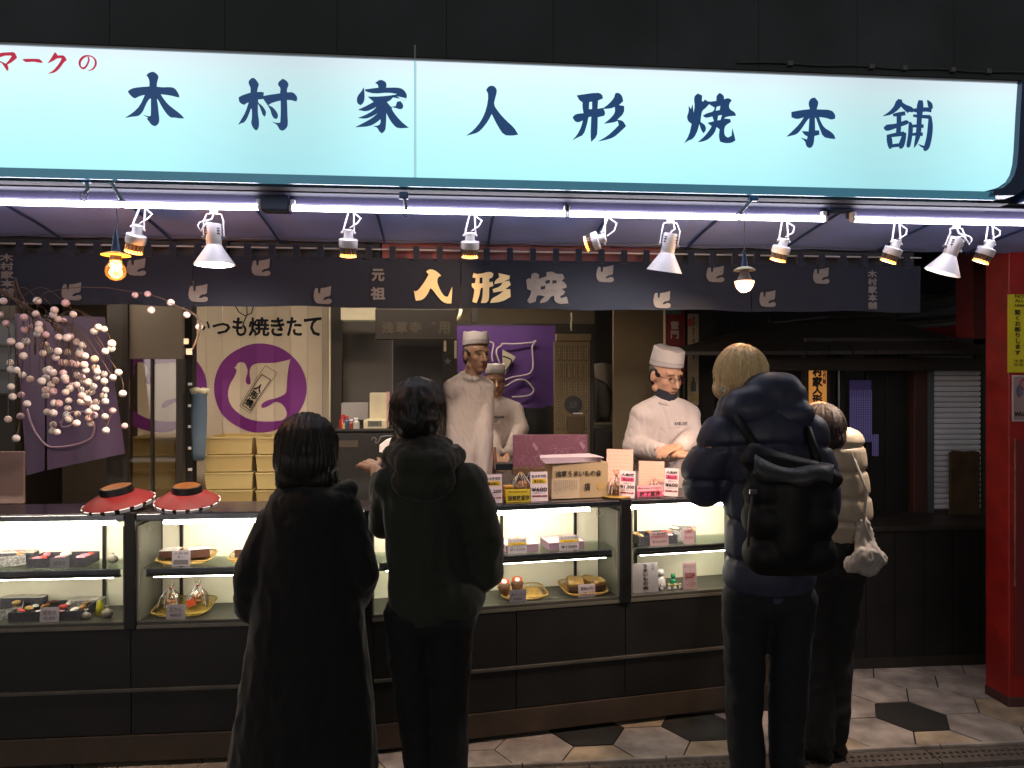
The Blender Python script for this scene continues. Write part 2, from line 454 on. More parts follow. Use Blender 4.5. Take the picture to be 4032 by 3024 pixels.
ki = [(C1, [(355, 122), (375, 100), (415, 85), (445, 95), (476, 128), (470, 155), (460, 190), (456, 238), (520, 245), (590, 242), (630, 248), (660, 275), (685, 325), (684, 344), (660, 342), (600, 325), (497, 312), (520, 350), (570, 415), (640, 470), (700, 515), (736, 557), (680, 556), (640, 548), (598, 550), (560, 515), (515, 450), (470, 365), (458, 362), (468, 420), (476, 500), (483, 560), (480, 600), (455, 630), (430, 636), (400, 620), (380, 590), (358, 562), (372, 553), (316, 519), (380, 540), (398, 530), (400, 470), (400, 360), (388, 355), (365, 380), (340, 430), (320, 480), (290, 520), (260, 535), (200, 540), (140, 551), (220, 500), (290, 430), (340, 318), (290, 328), (250, 348), (232, 355), (210, 342), (180, 312), (166, 285), (195, 262), (240, 248), (320, 240), (384, 236), (386, 190), (378, 155)], []),
      (C1, [(1385, 190), (1402, 165), (1420, 150), (1445, 150), (1470, 175), (1493, 212), (1480, 245), (1472, 292), (1510, 290), (1542, 296), (1536, 332), (1600, 320), (1660, 312), (1706, 305), (1712, 250), (1685, 222), (1690, 190), (1733, 157), (1770, 175), (1792, 205), (1788, 230), (1775, 260), (1776, 296), (1830, 292), (1865, 318), (1882, 350), (1872, 384), (1855, 383), (1820, 372), (1775, 370), (1778, 430), (1780, 520), (1785, 600), (1780, 640), (1755, 670), (1728, 683), (1700, 672), (1680, 630), (1660, 612), (1626, 593), (1680, 606), (1708, 600), (1714, 500), (1712, 376), (1660, 388), (1610, 405), (1585, 425), (1625, 440), (1660, 475), (1685, 515), (1683, 548), (1665, 564), (1640, 555), (1620, 520), (1608, 470), (1580, 425), (1535, 360), (1482, 366), (1485, 400), (1520, 425), (1545, 455), (1565, 490), (1558, 525), (1549, 540), (1530, 525), (1515, 480), (1500, 440), (1481, 408), (1480, 500), (1492, 580), (1492, 640), (1475, 675), (1455, 678), (1430, 650), (1412, 605), (1422, 560), (1422, 470), (1410, 455), (1395, 500), (1370, 560), (1340, 600), (1320, 602), (1284, 620), (1320, 560), (1355, 500), (1390, 395), (1365, 402), (1342, 420), (1310, 408), (1290, 385), (1288, 345), (1330, 322), (1408, 298), (1408, 245), (1395, 225)], []),
      (C2, [(203, 70), (232, 50), (262, 62), (270, 80), (266, 98), (330, 97), (362, 104), (385, 130), (388, 155), (372, 172), (350, 165), (335, 150), (300, 140), (305, 155), (290, 172), (270, 180), (295, 210), (322, 205), (330, 180), (350, 176), (366, 195), (365, 215), (350, 224), (322, 215), (300, 210), (300, 225), (325, 262), (360, 300), (398, 330), (335, 334), (310, 315), (285, 280), (268, 245), (266, 310), (262, 345), (242, 363), (225, 350), (215, 328), (192, 321), (225, 318), (235, 300), (234, 280), (210, 300), (170, 322), (88, 327), (140, 300), (185, 275), (225, 240), (190, 262), (150, 278), (104, 273), (145, 258), (190, 232), (215, 205), (190, 220), (150, 236), (104, 226), (150, 205), (195, 180), (160, 150), (230, 150), (320, 140), (330, 133), (280, 125), (200, 132), (148, 120), (143, 108), (222, 98), (218, 78)], []),
      (C2, [(135, 96), (140, 110), (142, 160), (135, 185), (118, 199), (100, 190), (95, 165), (105, 140), (125, 118)], []),
      (C2, [(848, 110), (862, 90), (885, 85), (905, 98), (911, 120), (900, 160), (892, 198), (920, 240), (960, 285), (1010, 330), (1034, 370), (1000, 376), (950, 373), (915, 320), (880, 250), (860, 290), (830, 330), (800, 358), (765, 368), (733, 376), (775, 345), (820, 290), (850, 220), (862, 140)], []),
      (C3, [(112, 74), (240, 55), (270, 68), (276, 92), (245, 105), (242, 158), (275, 152), (290, 180), (285, 200), (243, 210), (242, 280), (238, 330), (203, 364), (198, 330), (203, 205), (185, 210), (175, 260), (155, 320), (120, 335), (84, 354), (115, 320), (140, 270), (150, 230), (122, 243), (100, 235), (86, 210), (105, 190), (155, 185), (148, 150), (148, 115), (130, 105)], [[(190, 115), (208, 112), (208, 160), (188, 160)]]),
      (C3, [(270, 158), (310, 130), (345, 90), (352, 62), (370, 56), (395, 75), (402, 110), (375, 135), (408, 140), (408, 185), (365, 226), (400, 232), (420, 266), (385, 300), (345, 335), (300, 350), (245, 361), (300, 330), (345, 290), (375, 258), (368, 232), (345, 242), (282, 250), (325, 215), (352, 180), (350, 145), (325, 155)], []),
      (C3, [(845, 95), (850, 75), (868, 62), (895, 75), (893, 110), (905, 112), (910, 100), (938, 115), (985, 108), (985, 75), (1005, 58), (1030, 75), (1032, 98), (1060, 90), (1080, 105), (1062, 130), (1065, 160), (1100, 180), (1106, 200), (1050, 205), (1030, 218), (1070, 222), (1075, 240), (1040, 262), (1032, 290), (1035, 325), (1055, 338), (1080, 325), (1084, 280), (1095, 320), (1103, 355), (1080, 370), (1040, 372), (1008, 362), (1000, 330), (1005, 285), (985, 270), (975, 305), (940, 345), (900, 362), (868, 365), (910, 330), (945, 285), (955, 265), (930, 245), (970, 235), (960, 205), (920, 215), (900, 200), (925, 185), (965, 175), (975, 150), (940, 128), (915, 155), (895, 170), (888, 205), (885, 240), (915, 260), (920, 290), (905, 310), (890, 290), (878, 250), (865, 300), (840, 345), (810, 355), (782, 374), (815, 320), (830, 250), (808, 235), (800, 205), (812, 175), (812, 140), (825, 160), (835, 130), (842, 185), (850, 140)], [[(985, 145), (1010, 138), (1005, 165), (980, 170)], [(995, 200), (1020, 195), (1010, 228), (990, 230)]]),
      (C4, [(243, 75), (258, 50), (285, 46), (310, 75), (308, 95), (298, 130), (400, 133), (430, 165), (430, 195), (405, 203), (370, 190), (315, 183), (325, 215), (350, 260), (400, 290), (425, 315), (431, 340), (395, 338), (345, 325), (320, 260), (295, 190), (285, 188), (287, 280), (315, 280), (318, 310), (282, 320), (278, 370), (265, 400), (245, 406), (225, 390), (218, 355), (188, 333), (230, 345), (235, 322), (212, 310), (195, 285), (242, 288), (248, 190), (225, 215), (190, 270), (160, 305), (125, 316), (83, 324), (125, 285), (175, 235), (208, 186), (160, 200), (120, 185), (119, 148), (190, 135), (252, 128), (243, 98)], []),
      (C5, [(-40, 100), (40, 86), (155, 80), (180, 88), (202, 130), (200, 150), (165, 178), (130, 205), (90, 225), (102, 260), (98, 300), (85, 298), (60, 260), (30, 215), (-20, 185), (0, 183), (40, 200), (75, 218), (110, 180), (145, 130), (130, 118), (60, 120), (-40, 150)], [])]
def brush(crop, strokes, m, parent, Y, name='character'):
    x0, y0, k_ = crop; mb = MB()
    for si, st in enumerate(strokes):
        P2_ = []
        for a in range(len(st) - 1):
            p0, p1, p2, p3 = st[max(a - 1, 0)], st[a], st[a + 1], st[min(a + 2, len(st) - 1)]
            for t_ in range(4):
                u = t_ / 4
                P2_.append([.5 * ((2 * p1[c]) + (p2[c] - p0[c]) * u + (2 * p0[c] - 5 * p1[c] + 4 * p2[c] - p3[c]) * u * u + (3 * p1[c] - p0[c] - 3 * p2[c] + p3[c]) * u ** 3) for c in range(3)])
        P2_.append(list(st[-1]))
        L_, R_ = [], []
        for a, p in enumerate(P2_):
            q0, q1 = P2_[max(a - 1, 0)], P2_[min(a + 1, len(P2_) - 1)]
            dx, dy = q1[0] - q0[0], q1[1] - q0[1]; l_ = math.hypot(dx, dy) or 1
            w2 = max(p[2], 1) * .66
            L_.append((p[0] - dy / l_ * w2, p[1] + dx / l_ * w2)); R_.append((p[0] + dy / l_ * w2, p[1] - dx / l_ * w2))
        f = lambda l: [(lambda v: (v.x, v.z))(A(x0 + a * k_, y0 + b_ * k_, Y)) for a, b_ in l]
        lp, rp = f(L_), f(R_); yy = Y - .003 - si * .00015
        base_i = len(mb.v)
        mb.v += [Vector((x, yy, z)) for x, z in lp] + [Vector((x, yy, z)) for x, z in rp]
        n_ = len(lp)
        for a in range(n_ - 1): mb.f.append((base_i + a, base_i + a + 1, base_i + n_ + a + 1, base_i + n_ + a))
    mb.build(name, m, parent)
brush(C4, [[(892, 58, 20), (885, 85, 38), (862, 122, 30), (822, 156, 20), (770, 178, 2)], [(895, 85, 20), (925, 112, 28), (965, 138, 40), (968, 150, 16)],
    [(842, 172, 14), (880, 166, 22), (930, 158, 22)], [(884, 160, 26), (884, 230, 26), (880, 300, 26)], [(777, 258, 8), (800, 262, 34), (870, 246, 24), (938, 222, 24), (944, 218, 12)],
    [(796, 318, 8), (812, 330, 28), (820, 380, 28), (822, 412, 12)], [(800, 322, 16), (860, 312, 22), (922, 304, 24)], [(926, 296, 16), (915, 340, 28), (900, 390, 30), (893, 412, 8)], [(830, 392, 18), (895, 384, 20)],
    [(972, 134, 10), (1010, 138, 24), (1070, 132, 24), (1116, 136, 26)], [(1086, 66, 6), (1104, 96, 26), (1112, 128, 20)], [(1038, 66, 22), (1034, 110, 36), (1028, 200, 28), (1022, 300, 28), (1004, 370, 18), (990, 406, 2)],
    [(984, 176, 14), (1040, 182, 18), (1106, 186, 22)], [(958, 222, 10), (966, 250, 24), (962, 320, 24), (950, 390, 22), (950, 404, 6)], [(1104, 180, 16), (1106, 250, 28), (1098, 330, 30), (1080, 400, 30), (1060, 424, 14)], [(1068, 404, 16), (1040, 392, 10), (1020, 380, 2)],
    [(972, 252, 14), (1012, 250, 18), (1058, 252, 20)], [(972, 312, 14), (1012, 308, 18), (1052, 310, 20)]], M_ink, sign, SY)
for crop, o_, h_ in ki[:-1]:
    glyph(crop, smooth_loop(o_), h_, M_ink, sign).build('character', M_ink, sign)
glyph(*ki[-1], M_red, sign).build('character', M_red, sign)
glyph(C5, smooth_loop([(270, 170), (300, 160), (380, 160), (455, 160), (485, 168), (512, 198), (500, 206), (460, 202), (400, 190), (310, 198), (290, 185)]), [], M_red, sign).build('character', M_red, sign)
glyph(C5, smooth_loop([(575, 208), (610, 160), (655, 85), (670, 87), (690, 120), (755, 118), (775, 130), (797, 172), (760, 200), (720, 260), (660, 320), (580, 334), (640, 300), (700, 230), (740, 160), (735, 150), (680, 150), (640, 180)]), [], M_red, sign).build('character', M_red, sign)
glyph(C5, smooth_loop([(1050, 303), (1100, 280), (1130, 240), (1135, 190), (1110, 145), (1060, 125), (1010, 138), (970, 180), (960, 225), (975, 258), (1000, 262), (1025, 240), (1045, 200), (1055, 165), (1045, 140), (1058, 134), (1072, 160), (1060, 210), (1035, 255), (1010, 280), (980, 283), (950, 255), (937, 210), (950, 165), (990, 125), (1045, 112), (1110, 128), (1148, 165), (1157, 215), (1140, 255), (1110, 290)]), [], M_red, sign).build('character', M_red, sign)

cd_ = thing('cable_run', 'thin grey cable with clips along the dark wall above the right end of the sign', 'cable', A(3500, 258, 3.44))
MB().tube([A(x_, 250 + .04 * (x_ - 3100) + 3 * math.sin(x_ * .02), 3.44) for x_ in range(2900, 4300, 60)], .006, 6).build('cable', mat('cable_grey', '#4a4c50', .6), cd_, smooth='all')
for x_ in (3110, 3430, 3560, 3750, 3890): MB().obox(A(x_, 250 + .04 * (x_ - 3100), 3.435), Vector((.012, 0, 0)), Vector((0, .010, 0)), Vector((0, 0, .011))).build('clip', mat('clip_grey', '#6a6c70', .5), cd_)
# ------------------------------------------------------------------ tube lights, rails and soffit under the sign
TY = 2.78
ztube = A(2016, 837, TY).z
M_tube = glow('tube_light', '#f3eeff', 20)
M_tube2 = glow('tube_light_dim', '#e8e0ff', 2.2)
def tubelamp(pa, pb, Y, z, r, m, label):
    xa = A(pa, 800, Y).x; xb = A(pb, 800, Y).x
    r0 = thing('tube_lamp', label, 'lamp', (xa, Y, z), group='fluorescent tubes under the sign')
    MB().cyl((xa, Y, z), (xb, Y, z), r, n=12).build('tube', m, r0, smooth=True)
    for x in (xa, xb):
        d = .012 if x == xa else -.012
        MB().cyl((x - d * .9, Y, z), (x, Y, z), r * 1.05, n=12).build('end_cap', M_white, r0)
        MB().box(x - .008, x + .008, Y - .006, Y + .02, z, z + .03).build('holder', M_white, r0)
tubelamp(-520, 1017, TY, ztube, .0112, M_tube, 'leftmost bright tube light under the sign, above the hanging bulb')
tubelamp(1152, 2230, TY, ztube, .0112, M_tube, 'bright tube light above the cream lettering of the dark shop curtain')
tubelamp(2236, 3245, TY, ztube, .0112, M_tube, 'bright tube light above the blond customer, right of the clip')
tubelamp(3362, 4500, TY, ztube, .0112, M_tube, 'rightmost bright tube light, beside the red pillar')
z2 = A(507, 706, 2.70).z
tubelamp(-520, 1014, 2.70, z2, .0065, M_tube2, 'thin dim upper tube light directly below the left end of the sign')
tubelamp(1152, 1690, 2.70, z2, .0065, M_tube2, 'short thin dim upper tube light below the joint of the sign')
rail = thing('light_rail', 'long dark blue rail that carries the lamps under the sign', 'rail', (0, 2.74, ztube))
za = A(2016, 784, 2.74).z; zb_ = A(2016, 748, 2.74).z
MB().box(-3.4, 3.6, 2.715, 2.765, za, zb_).build('beam', mat('beam_navy', '#101b34', .6), rail, bevel=.004)
MB().box(-3.4, 3.6, 2.708, 2.714, za + .012, za + .016).build('trim_line', M_steel, rail)
M_fix = mat('fixture_paint', '#3c3a50', .45, var=.1)
for pa, pb in [(-520, 1030), (1140, 3260), (3350, 4500)]:
    MB().box(A(pa, 800, 2.81).x, A(pb, 800, 2.81).x, 2.795, 2.85, ztube + .018, ztube + .06).build('fixture', M_fix, rail, bevel=.003)
M_soff = mat('soffit_grey', '#a2b4f0', .6, var=.15, scale=3)
aw = thing('awning', 'grey-blue awning cloth stretched back from the lamp rail to the curtain rod', 'awning', (0, 3.1, ztube))
zA = A(2016, 800, 2.88).z; zB = A(2016, 968, 3.36).z
k = MB(); n = 60
ring = []
for i in range(n + 1):
    x = -3.4 + 6.6 * i / n
    sag = .004 * math.sin(i * 1.9)
    ring.append([(x, 2.88, zA), (x, 3.2, (zA + zB) / 2 + .01 + sag), (x, 3.44, zB + .02 + sag), (x, 3.44, zB + .035), (x, 3.2, (zA + zB) / 2 + .025), (x, 2.88, zA + .015)])
k.rings(ring); k.build('cloth', M_soff, aw, smooth=True)
for i in range(14):
    x = -3.1 + i * .47
    MB().tube([(x, 2.88, zA - .006), (x, 3.2, (zA + zB) / 2 + .002), (x, 3.42, zB + .01)], .006, 6).build('rib', M_navy, aw)
# junction boxes in the gaps of the tube row
for px_, lb in [(1085, 'dark junction box in the gap between the left and middle tube lights'), (3304, 'dark junction box in the gap between the middle and right tube lights')]:
    p = A(px_, 810, 2.79)
    jb = MB().box(p.x - .05, p.x + .05, 2.77, 2.84, p.z - .02, p.z + .05).build('junction_box', M_navy, None, bevel=.004)
    tag(jb, lb, 'box')
# crank arms / clips
def arm(pts, label, Y=2.66):
    r0 = thing('crank_bracket', label, 'bracket', A(*pts[0], Y))
    MB().tube([A(a, b_, Y) for a, b_ in pts], .0065, 8).build('arm', M_steel, r0, smooth=True)
    a, b_ = pts[0]
    MB().box(A(a - 18, b_, Y).x, A(a + 18, b_, Y).x, Y - .008, Y + .012, A(a, b_ + 14, Y).z, A(a, b_ - 14, Y).z).build('clamp', M_navy, r0, bevel=.003)
    c = A(*pts[-1], Y)
    MB().tube([c + Vector((math.cos(t_) * .012, 0, math.sin(t_) * .016 - .01)) for t_ in [i * .7 for i in range(10)]], .002, 6).build('hook', M_steel, r0)
arm([(340, 706), (345, 745), (330, 762)], 'small dark bracket with hook ring under the left end of the sign')
arm([(480, 704), (440, 722), (480, 790)], 'slanted metal awning arm just above the left hanging bulb')
arm([(1590, 770), (1596, 800), (1600, 826)], 'small metal bracket right below the joint of the sign')
arm([(2966, 778), (2935, 815), (2912, 840)], 'slanted metal awning arm just above the right hanging bulb')
# ------------------------------------------------------------------ curtain rod and dark shop curtain (noren)
NY = 3.40
def nz_(px, py): return A(px, py, NY).z
ztop = nz_(2016, 1024); zbot = nz_(2016, 1216); zrod = nz_(2016, 990); zrod2 = nz_(2016, 960)
xn0 = A(-260, 1200, NY).x; xn1 = A(3627, 1200, NY).x
M_noren = mat('curtain_cotton', '#181d2b', .9, var=.15, scale=5, bump=.25, bscale=400, sheen=.2)
M_emb = mat('dye_resist_white', '#7a746e', .85, var=.08, scale=40)
M_cream_lit = mat('lit_cream_print', '#f2d9a0', .8, var=.05)  # bright copy of the print for the letters under the spot
nr = thing('shop_curtain', 'long dark curtain over the shop opening with doves and cream lettering', 'curtain', (0, NY, ztop))
def nfold(x, z):                          # soft folds that grow towards the hem
    t = (ztop - z) / (ztop - zbot)
    return (math.sin(x * 9.0) * .006 + math.sin(x * 23 + 1) * .002) * t
def ndrop(x): return .003 * math.sin(x * 7.3) + .002 * math.sin(x * 17)
seams = [xn0, A(760, 1200, NY).x, A(1815, 1200, NY).x, A(2960, 1200, NY).x, xn1]
for a_, b_ in zip(seams[:-1], seams[1:]):
    n = 48; r0 = []; 
    for j in range(9):
        ring = []
        for i in range(n + 1):
            x = a_ + .002 + (b_ - a_ - .004) * i / n
            z = ztop - (ztop - zbot - ndrop(x) * 1.0) * j / 8
            ring.append((x, NY + nfold(x, z), z))
        r0.append(ring)
    MB().rings(r0, caps=False, closed=False).build('cloth', M_noren, nr, smooth='all')
def on_cloth(mb, off=.006):               # push flat print onto the folds
    for p in mb.v: p.y = NY - off + nfold(p.x, p.z) - (.0015 if p.y < NY - .0019 else 0)
    return mb
# loops on the rod
i = 0; x = xn0 + .02
while x < xn1 - .02:
    MB().box(x, x + .028, NY - .012, NY + .012, ztop - .01, zrod + .014).build('loop', M_noren, nr)
    x += .107; i += 1
rod = thing('curtain_rod', 'thin bright metal rod threading the loops of the dark curtain', 'rod', (0, NY, zrod))
MB().cyl((xn0 - .1, NY, zrod), (xn1, NY, zrod), .0035, n=8).build('rod', mat('rod_metal', '#d9d4c8', .3, metal=.4, emit='#d9d4c8', es=0), rod)
rod2 = thing('curtain_rod', 'second thin rod just above the one carrying the dark curtain', 'rod', (0, NY - .03, zrod2))
MB().cyl((xn0 - .1, NY - .03, zrod2), (xn1, NY - .03, zrod2), .0022, n=8).build('rod', M_steel, rod2)
lintel = thing('lintel_board', 'red-brown board behind the loops of the dark curtain', 'board', (0, NY + .06, zrod))
M_redw = mat('red_lacquer_board', '#7c3a2e', .5, var=.25, scale=4, stretch=(.3, 1, 1))
for a_, b_ in [(-260, 900), (904, 1500), (1504, 2100), (2104, 2640), (2644, 3600)]:
    M_lb = M_redw if 1400 < a_ < 2200 else M_darkwood
    MB().box(A(a_, 900, NY + .06).x, A(b_, 900, NY + .06).x - .003, NY + .06, NY + .09, ztop - .05, zrod2 + .03).build('board', M_lb, lintel)
MB().box(xn0 - .1, xn1, NY + .09, NY + .12, ztop - .1, ztop + .35).build('back_board', M_dark, lintel)
# doves
DOVE = [(388, 1045), (405, 1010), (432, 1005), (446, 1025), (442, 1060), (458, 1088), (474, 1078), (480, 1040), (484, 1010), (560, 1000), (645, 978), (640, 1040), (635, 1105), (612, 1126), (572, 1130), (540, 1146), (522, 1172), (532, 1182), (560, 1176), (600, 1160), (640, 1168), (652, 1195), (640, 1225), (600, 1238), (480, 1235), (420, 1225), (385, 1185), (375, 1130), (382, 1085)]
def dove(r, x0, y0, x1, y1):
    o = []
    for a, b_ in DOVE:
        px, py = q(r, x0 + (a - 375) / 278 * (x1 - x0), y0 + (b_ - 978) / 262 * (y1 - y0))
        p = A(px, py, NY); o.append((p.x, p.z))
    mb = MB().poly(o, [], Vector((0, NY, 0)), UX, UZ, NV, .002)
    on_cloth(mb).build('dove_crest', M_emb, nr)
for a in [(4, 825, 15, 950, 130), (4, 405, 172, 537, 290), (4, 1223, 182, 1350, 300), (4, 1633, 18, 1756, 132), (4, 2033, 195, 2150, 312), (5, 1650, 60, 1765, 172), (5, 2020, 228, 2132, 340), (6, 150, 65, 266, 172), (6, 494, 222, 602, 332), (6, 840, 75, 945, 183)]:
    dove(*a)
# cream letters: the spot's light is painted in, two bright, the third grey
C6 = (1420, 1020, 840 / 1270)
L1 = [([(390, 75), (415, 60), (450, 72), (480, 100), (460, 110), (455, 140), (475, 190), (500, 225), (520, 225), (545, 165), (545, 200), (540, 265), (505, 265), (470, 240), (430, 185), (415, 175), (400, 210), (370, 245), (330, 250), (325, 235), (318, 190), (330, 195), (350, 180), (385, 130), (405, 95)], [])]
L2 = [([(665, 110), (672, 85), (700, 92), (770, 75), (790, 88), (785, 110), (765, 118), (765, 140), (785, 135), (790, 160), (765, 170), (765, 240), (750, 262), (715, 262), (725, 230), (728, 170), (715, 175), (705, 225), (690, 262), (665, 255), (675, 205), (678, 180), (660, 165), (662, 145), (680, 145), (685, 115)], [(708, 112), (725, 110), (725, 145), (708, 147)]),
      ([(800, 128), (825, 110), (820, 85), (855, 92), (888, 100), (885, 120), (850, 135), (885, 130), (893, 155), (860, 180), (890, 180), (893, 225), (840, 255), (770, 262), (780, 235), (820, 215), (850, 190), (790, 200), (785, 180), (830, 165), (845, 140), (795, 150)], [])]
L3 = [([(985, 125), (1000, 115), (1012, 120), (1018, 90), (1040, 82), (1062, 95), (1058, 120), (1072, 115), (1105, 105), (1105, 80), (1140, 75), (1160, 90), (1200, 90), (1212, 115), (1195, 130), (1222, 150), (1225, 170), (1195, 180), (1215, 195), (1205, 215), (1185, 220), (1190, 235), (1225, 225), (1235, 265), (1180, 270), (1150, 250), (1150, 220), (1130, 225), (1110, 255), (1065, 265), (1070, 245), (1095, 225), (1060, 215), (1045, 225), (1040, 255), (1005, 265), (990, 250), (1010, 215), (1015, 190), (990, 180)], [(1098, 130), (1125, 125), (1125, 145), (1100, 150)], [(1140, 128), (1165, 128), (1165, 145), (1140, 148)], [(1070, 165), (1100, 160), (1095, 180), (1070, 185)])]
for lst, m in ((L1, M_cream_lit), (L2, M_cream_lit), (L3, M_emb)):
    for item in lst:
        mb = glyph(C6, smooth_loop(item[0]), [h for h in item[1:] if h], m, nr, Y=NY, off=.002, thick=.002)
        on_cloth(mb).build('character', m, nr)
def ntext(s, r, x0, y0, x1, y1, m, vert=True, bold=.03):
    p0 = A(*q(r, x0, y1), NY); p1 = A(*q(r, x1, y0), NY)
    mb = text(s, Vector((p0.x, NY, p0.z)), UX * (p1.x - p0.x), UZ * (p1.z - p0.z), NV, m, None, bold=bold, vert=vert, build=False)
    for p in mb.v: p.y = NY - .006 + nfold(p.x, p.z) + (p.y - NY) * 1
    mb.build('lettering', m, nr)
ntext('元', 5, 200, 88, 278, 163, M_emb); ntext('祖', 5, 193, 205, 283, 283, M_emb)
ntext('木村家本舗', 4, 6, -12, 92, 258, M_emb)
ntext('木村家本舗', 6, 1193, 95, 1252, 345, M_emb)

# ------------------------------------------------------------------ hanging lamps
M_amb = glow('amber_glow', '#ff9a30', 6)
M_bulbhot = glow('bulb_filament', '#ffd98a', 40)
M_bulb2 = glow('frosted_bulb_lit', '#ffb884', 3.2)
M_plate = mat('cream_plate', '#cfc6a8', .4, var=.06)
M_amberglass = glass('amber_glass', (1, .72, .38), .1)
_t = M_amberglass.node_tree; _e = _t.nodes.new('ShaderNodeEmission'); _e.inputs[0].default_value = (1, .42, .08, 1); _e.inputs[1].default_value = .32
_a = _t.nodes.new('ShaderNodeAddShader'); _o = _t.nodes['Material Output']; _s = _o.inputs[0].links[0].from_socket
_t.links.new(_s, _a.inputs[0]); _t.links.new(_e.outputs[0], _a.inputs[1]); _t.links.new(_a.outputs[0], _o.inputs[0])
def spotlight(parent, loc, dirv, power, col, size=70, blend=.6, rad=.03):
    l = bpy.data.lights.new('spot', 'SPOT'); l.energy = power * 2.2; l.color = lin(col) if isinstance(col, str) else col
    l.spot_size = math.radians(size); l.spot_blend = blend; l.shadow_soft_size = rad
    o = bpy.data.objects.new('lamp_light', l); COL.objects.link(o)
    o.parent = parent; o.location = Vector(loc) - parent_loc(parent)
    o.rotation_euler = Vector(dirv).to_track_quat('-Z', 'Y').to_euler()
    return o
LY = 2.83
def pointlight(parent, loc, power, col, rad=.03):
    l = bpy.data.lights.new('glow', 'POINT'); l.energy = power; l.color = lin(col); l.shadow_soft_size = rad
    o = bpy.data.objects.new('lamp_light', l); COL.objects.link(o); o.parent = parent; o.location = Vector(loc) - parent_loc(parent)
def halogen(t, b_, label, aim, power, tilt=.25, Y=LY, col='#ffcf9a', size=60):
    """t: pixel of the neck top, b_: pixel of the glowing rim"""
    p0 = A(*t, Y); p1 = A(*b_, Y + tilt * .12)
    ax = (p1 - p0); Ln = ax.length; ax.normalize()
    r0 = thing('spot_lamp', label, 'lamp', (p0.x, Y, ztube), group='small white halogen spot lamps')
    x, y, z = basis(ax)
    MB().lathe(p0, ax, [(0, .0135), (Ln * .02, .018), (Ln * .33, .0185), (Ln * .34, .019)], 20).build('neck', M_white, r0, smooth=True)
    MB().lathe(p0 + ax * Ln * .32, ax, [(0, .020), (Ln * .03, .033), (Ln * .05, .0355), (Ln * .30, .0355), (Ln * .33, .034)], 24).build('housing', M_white, r0, smooth=True)
    hs_ = [o for o in r0.children if o.name.startswith('housing')][0]
    fins = MB()
    for i in range(16):
        a = 2 * math.pi * i / 16; d = x * math.cos(a) + y * math.sin(a)
        e_ = x * -math.sin(a) + y * math.cos(a)
        c = p0 + ax * Ln * .80 + d * .0285
        fins.obox(c, d * .003, e_ * .0012, ax * Ln * .17)
    fins.build('cooling_fins', M_steel, hs_, kind='stuff')
    MB().lathe(p0 + ax * Ln * .62, ax, [(0, .012), (Ln * .36, .025)], 20, caps=False).build('reflector', mat('dichroic', '#8a6a50', .3, metal=.5), r0, smooth=True)
    MB().lathe(p0 + ax * Ln * .88, ax, [(0, .0285), (Ln * .11, .0315)], 24, caps=False).build('amber_ring', M_amb, r0, smooth=True)
    MB().lathe(p0 + ax * Ln * .985, ax, [(0, .026), (.002, .024)], 24).build('lens', glow('halogen_lens', '#ffd9a8', 6), hs_)
    top = Vector((p0.x, Y, ztube + .01)) + Vector((.01, .02, .01))
    for s in (-1, 1):
        MB().tube([top + Vector((s * .008, 0, 0)), p0 + x * s * .021 + ax * Ln * .12 if abs(x.x) > .5 else p0 + y * s * .021 + ax * Ln * .12], .0035, 6).build('yoke_arm', M_white, r0)
    for s in (-1, 1):
        c = p0 + (x if abs(x.x) > .5 else y) * s * .024 + ax * Ln * .13
        MB().ball(c, .005, 8, 6).build('screw', M_white, r0, smooth=True)
    kx = Vector((.035, -.01, 0))
    MB().tube([top, top + Vector((.012, 0, -.02)), top + Vector((.035, -.01, -.04)), top.lerp(p0, .75) + Vector((.03, -.01, 0)), p0 + Vector((.004, 0, .004))], .0032, 8).build('cord', M_white, r0, smooth=True)
    MB().box(top.x - .018, top.x + .018, Y + .005, Y + .03, ztube + .006, ztube + .055).build('mount', M_fix, r0, bevel=.002)
    spotlight(r0, p0 + ax * (Ln + .012), (Vector(aim) - p1), power, col, size)
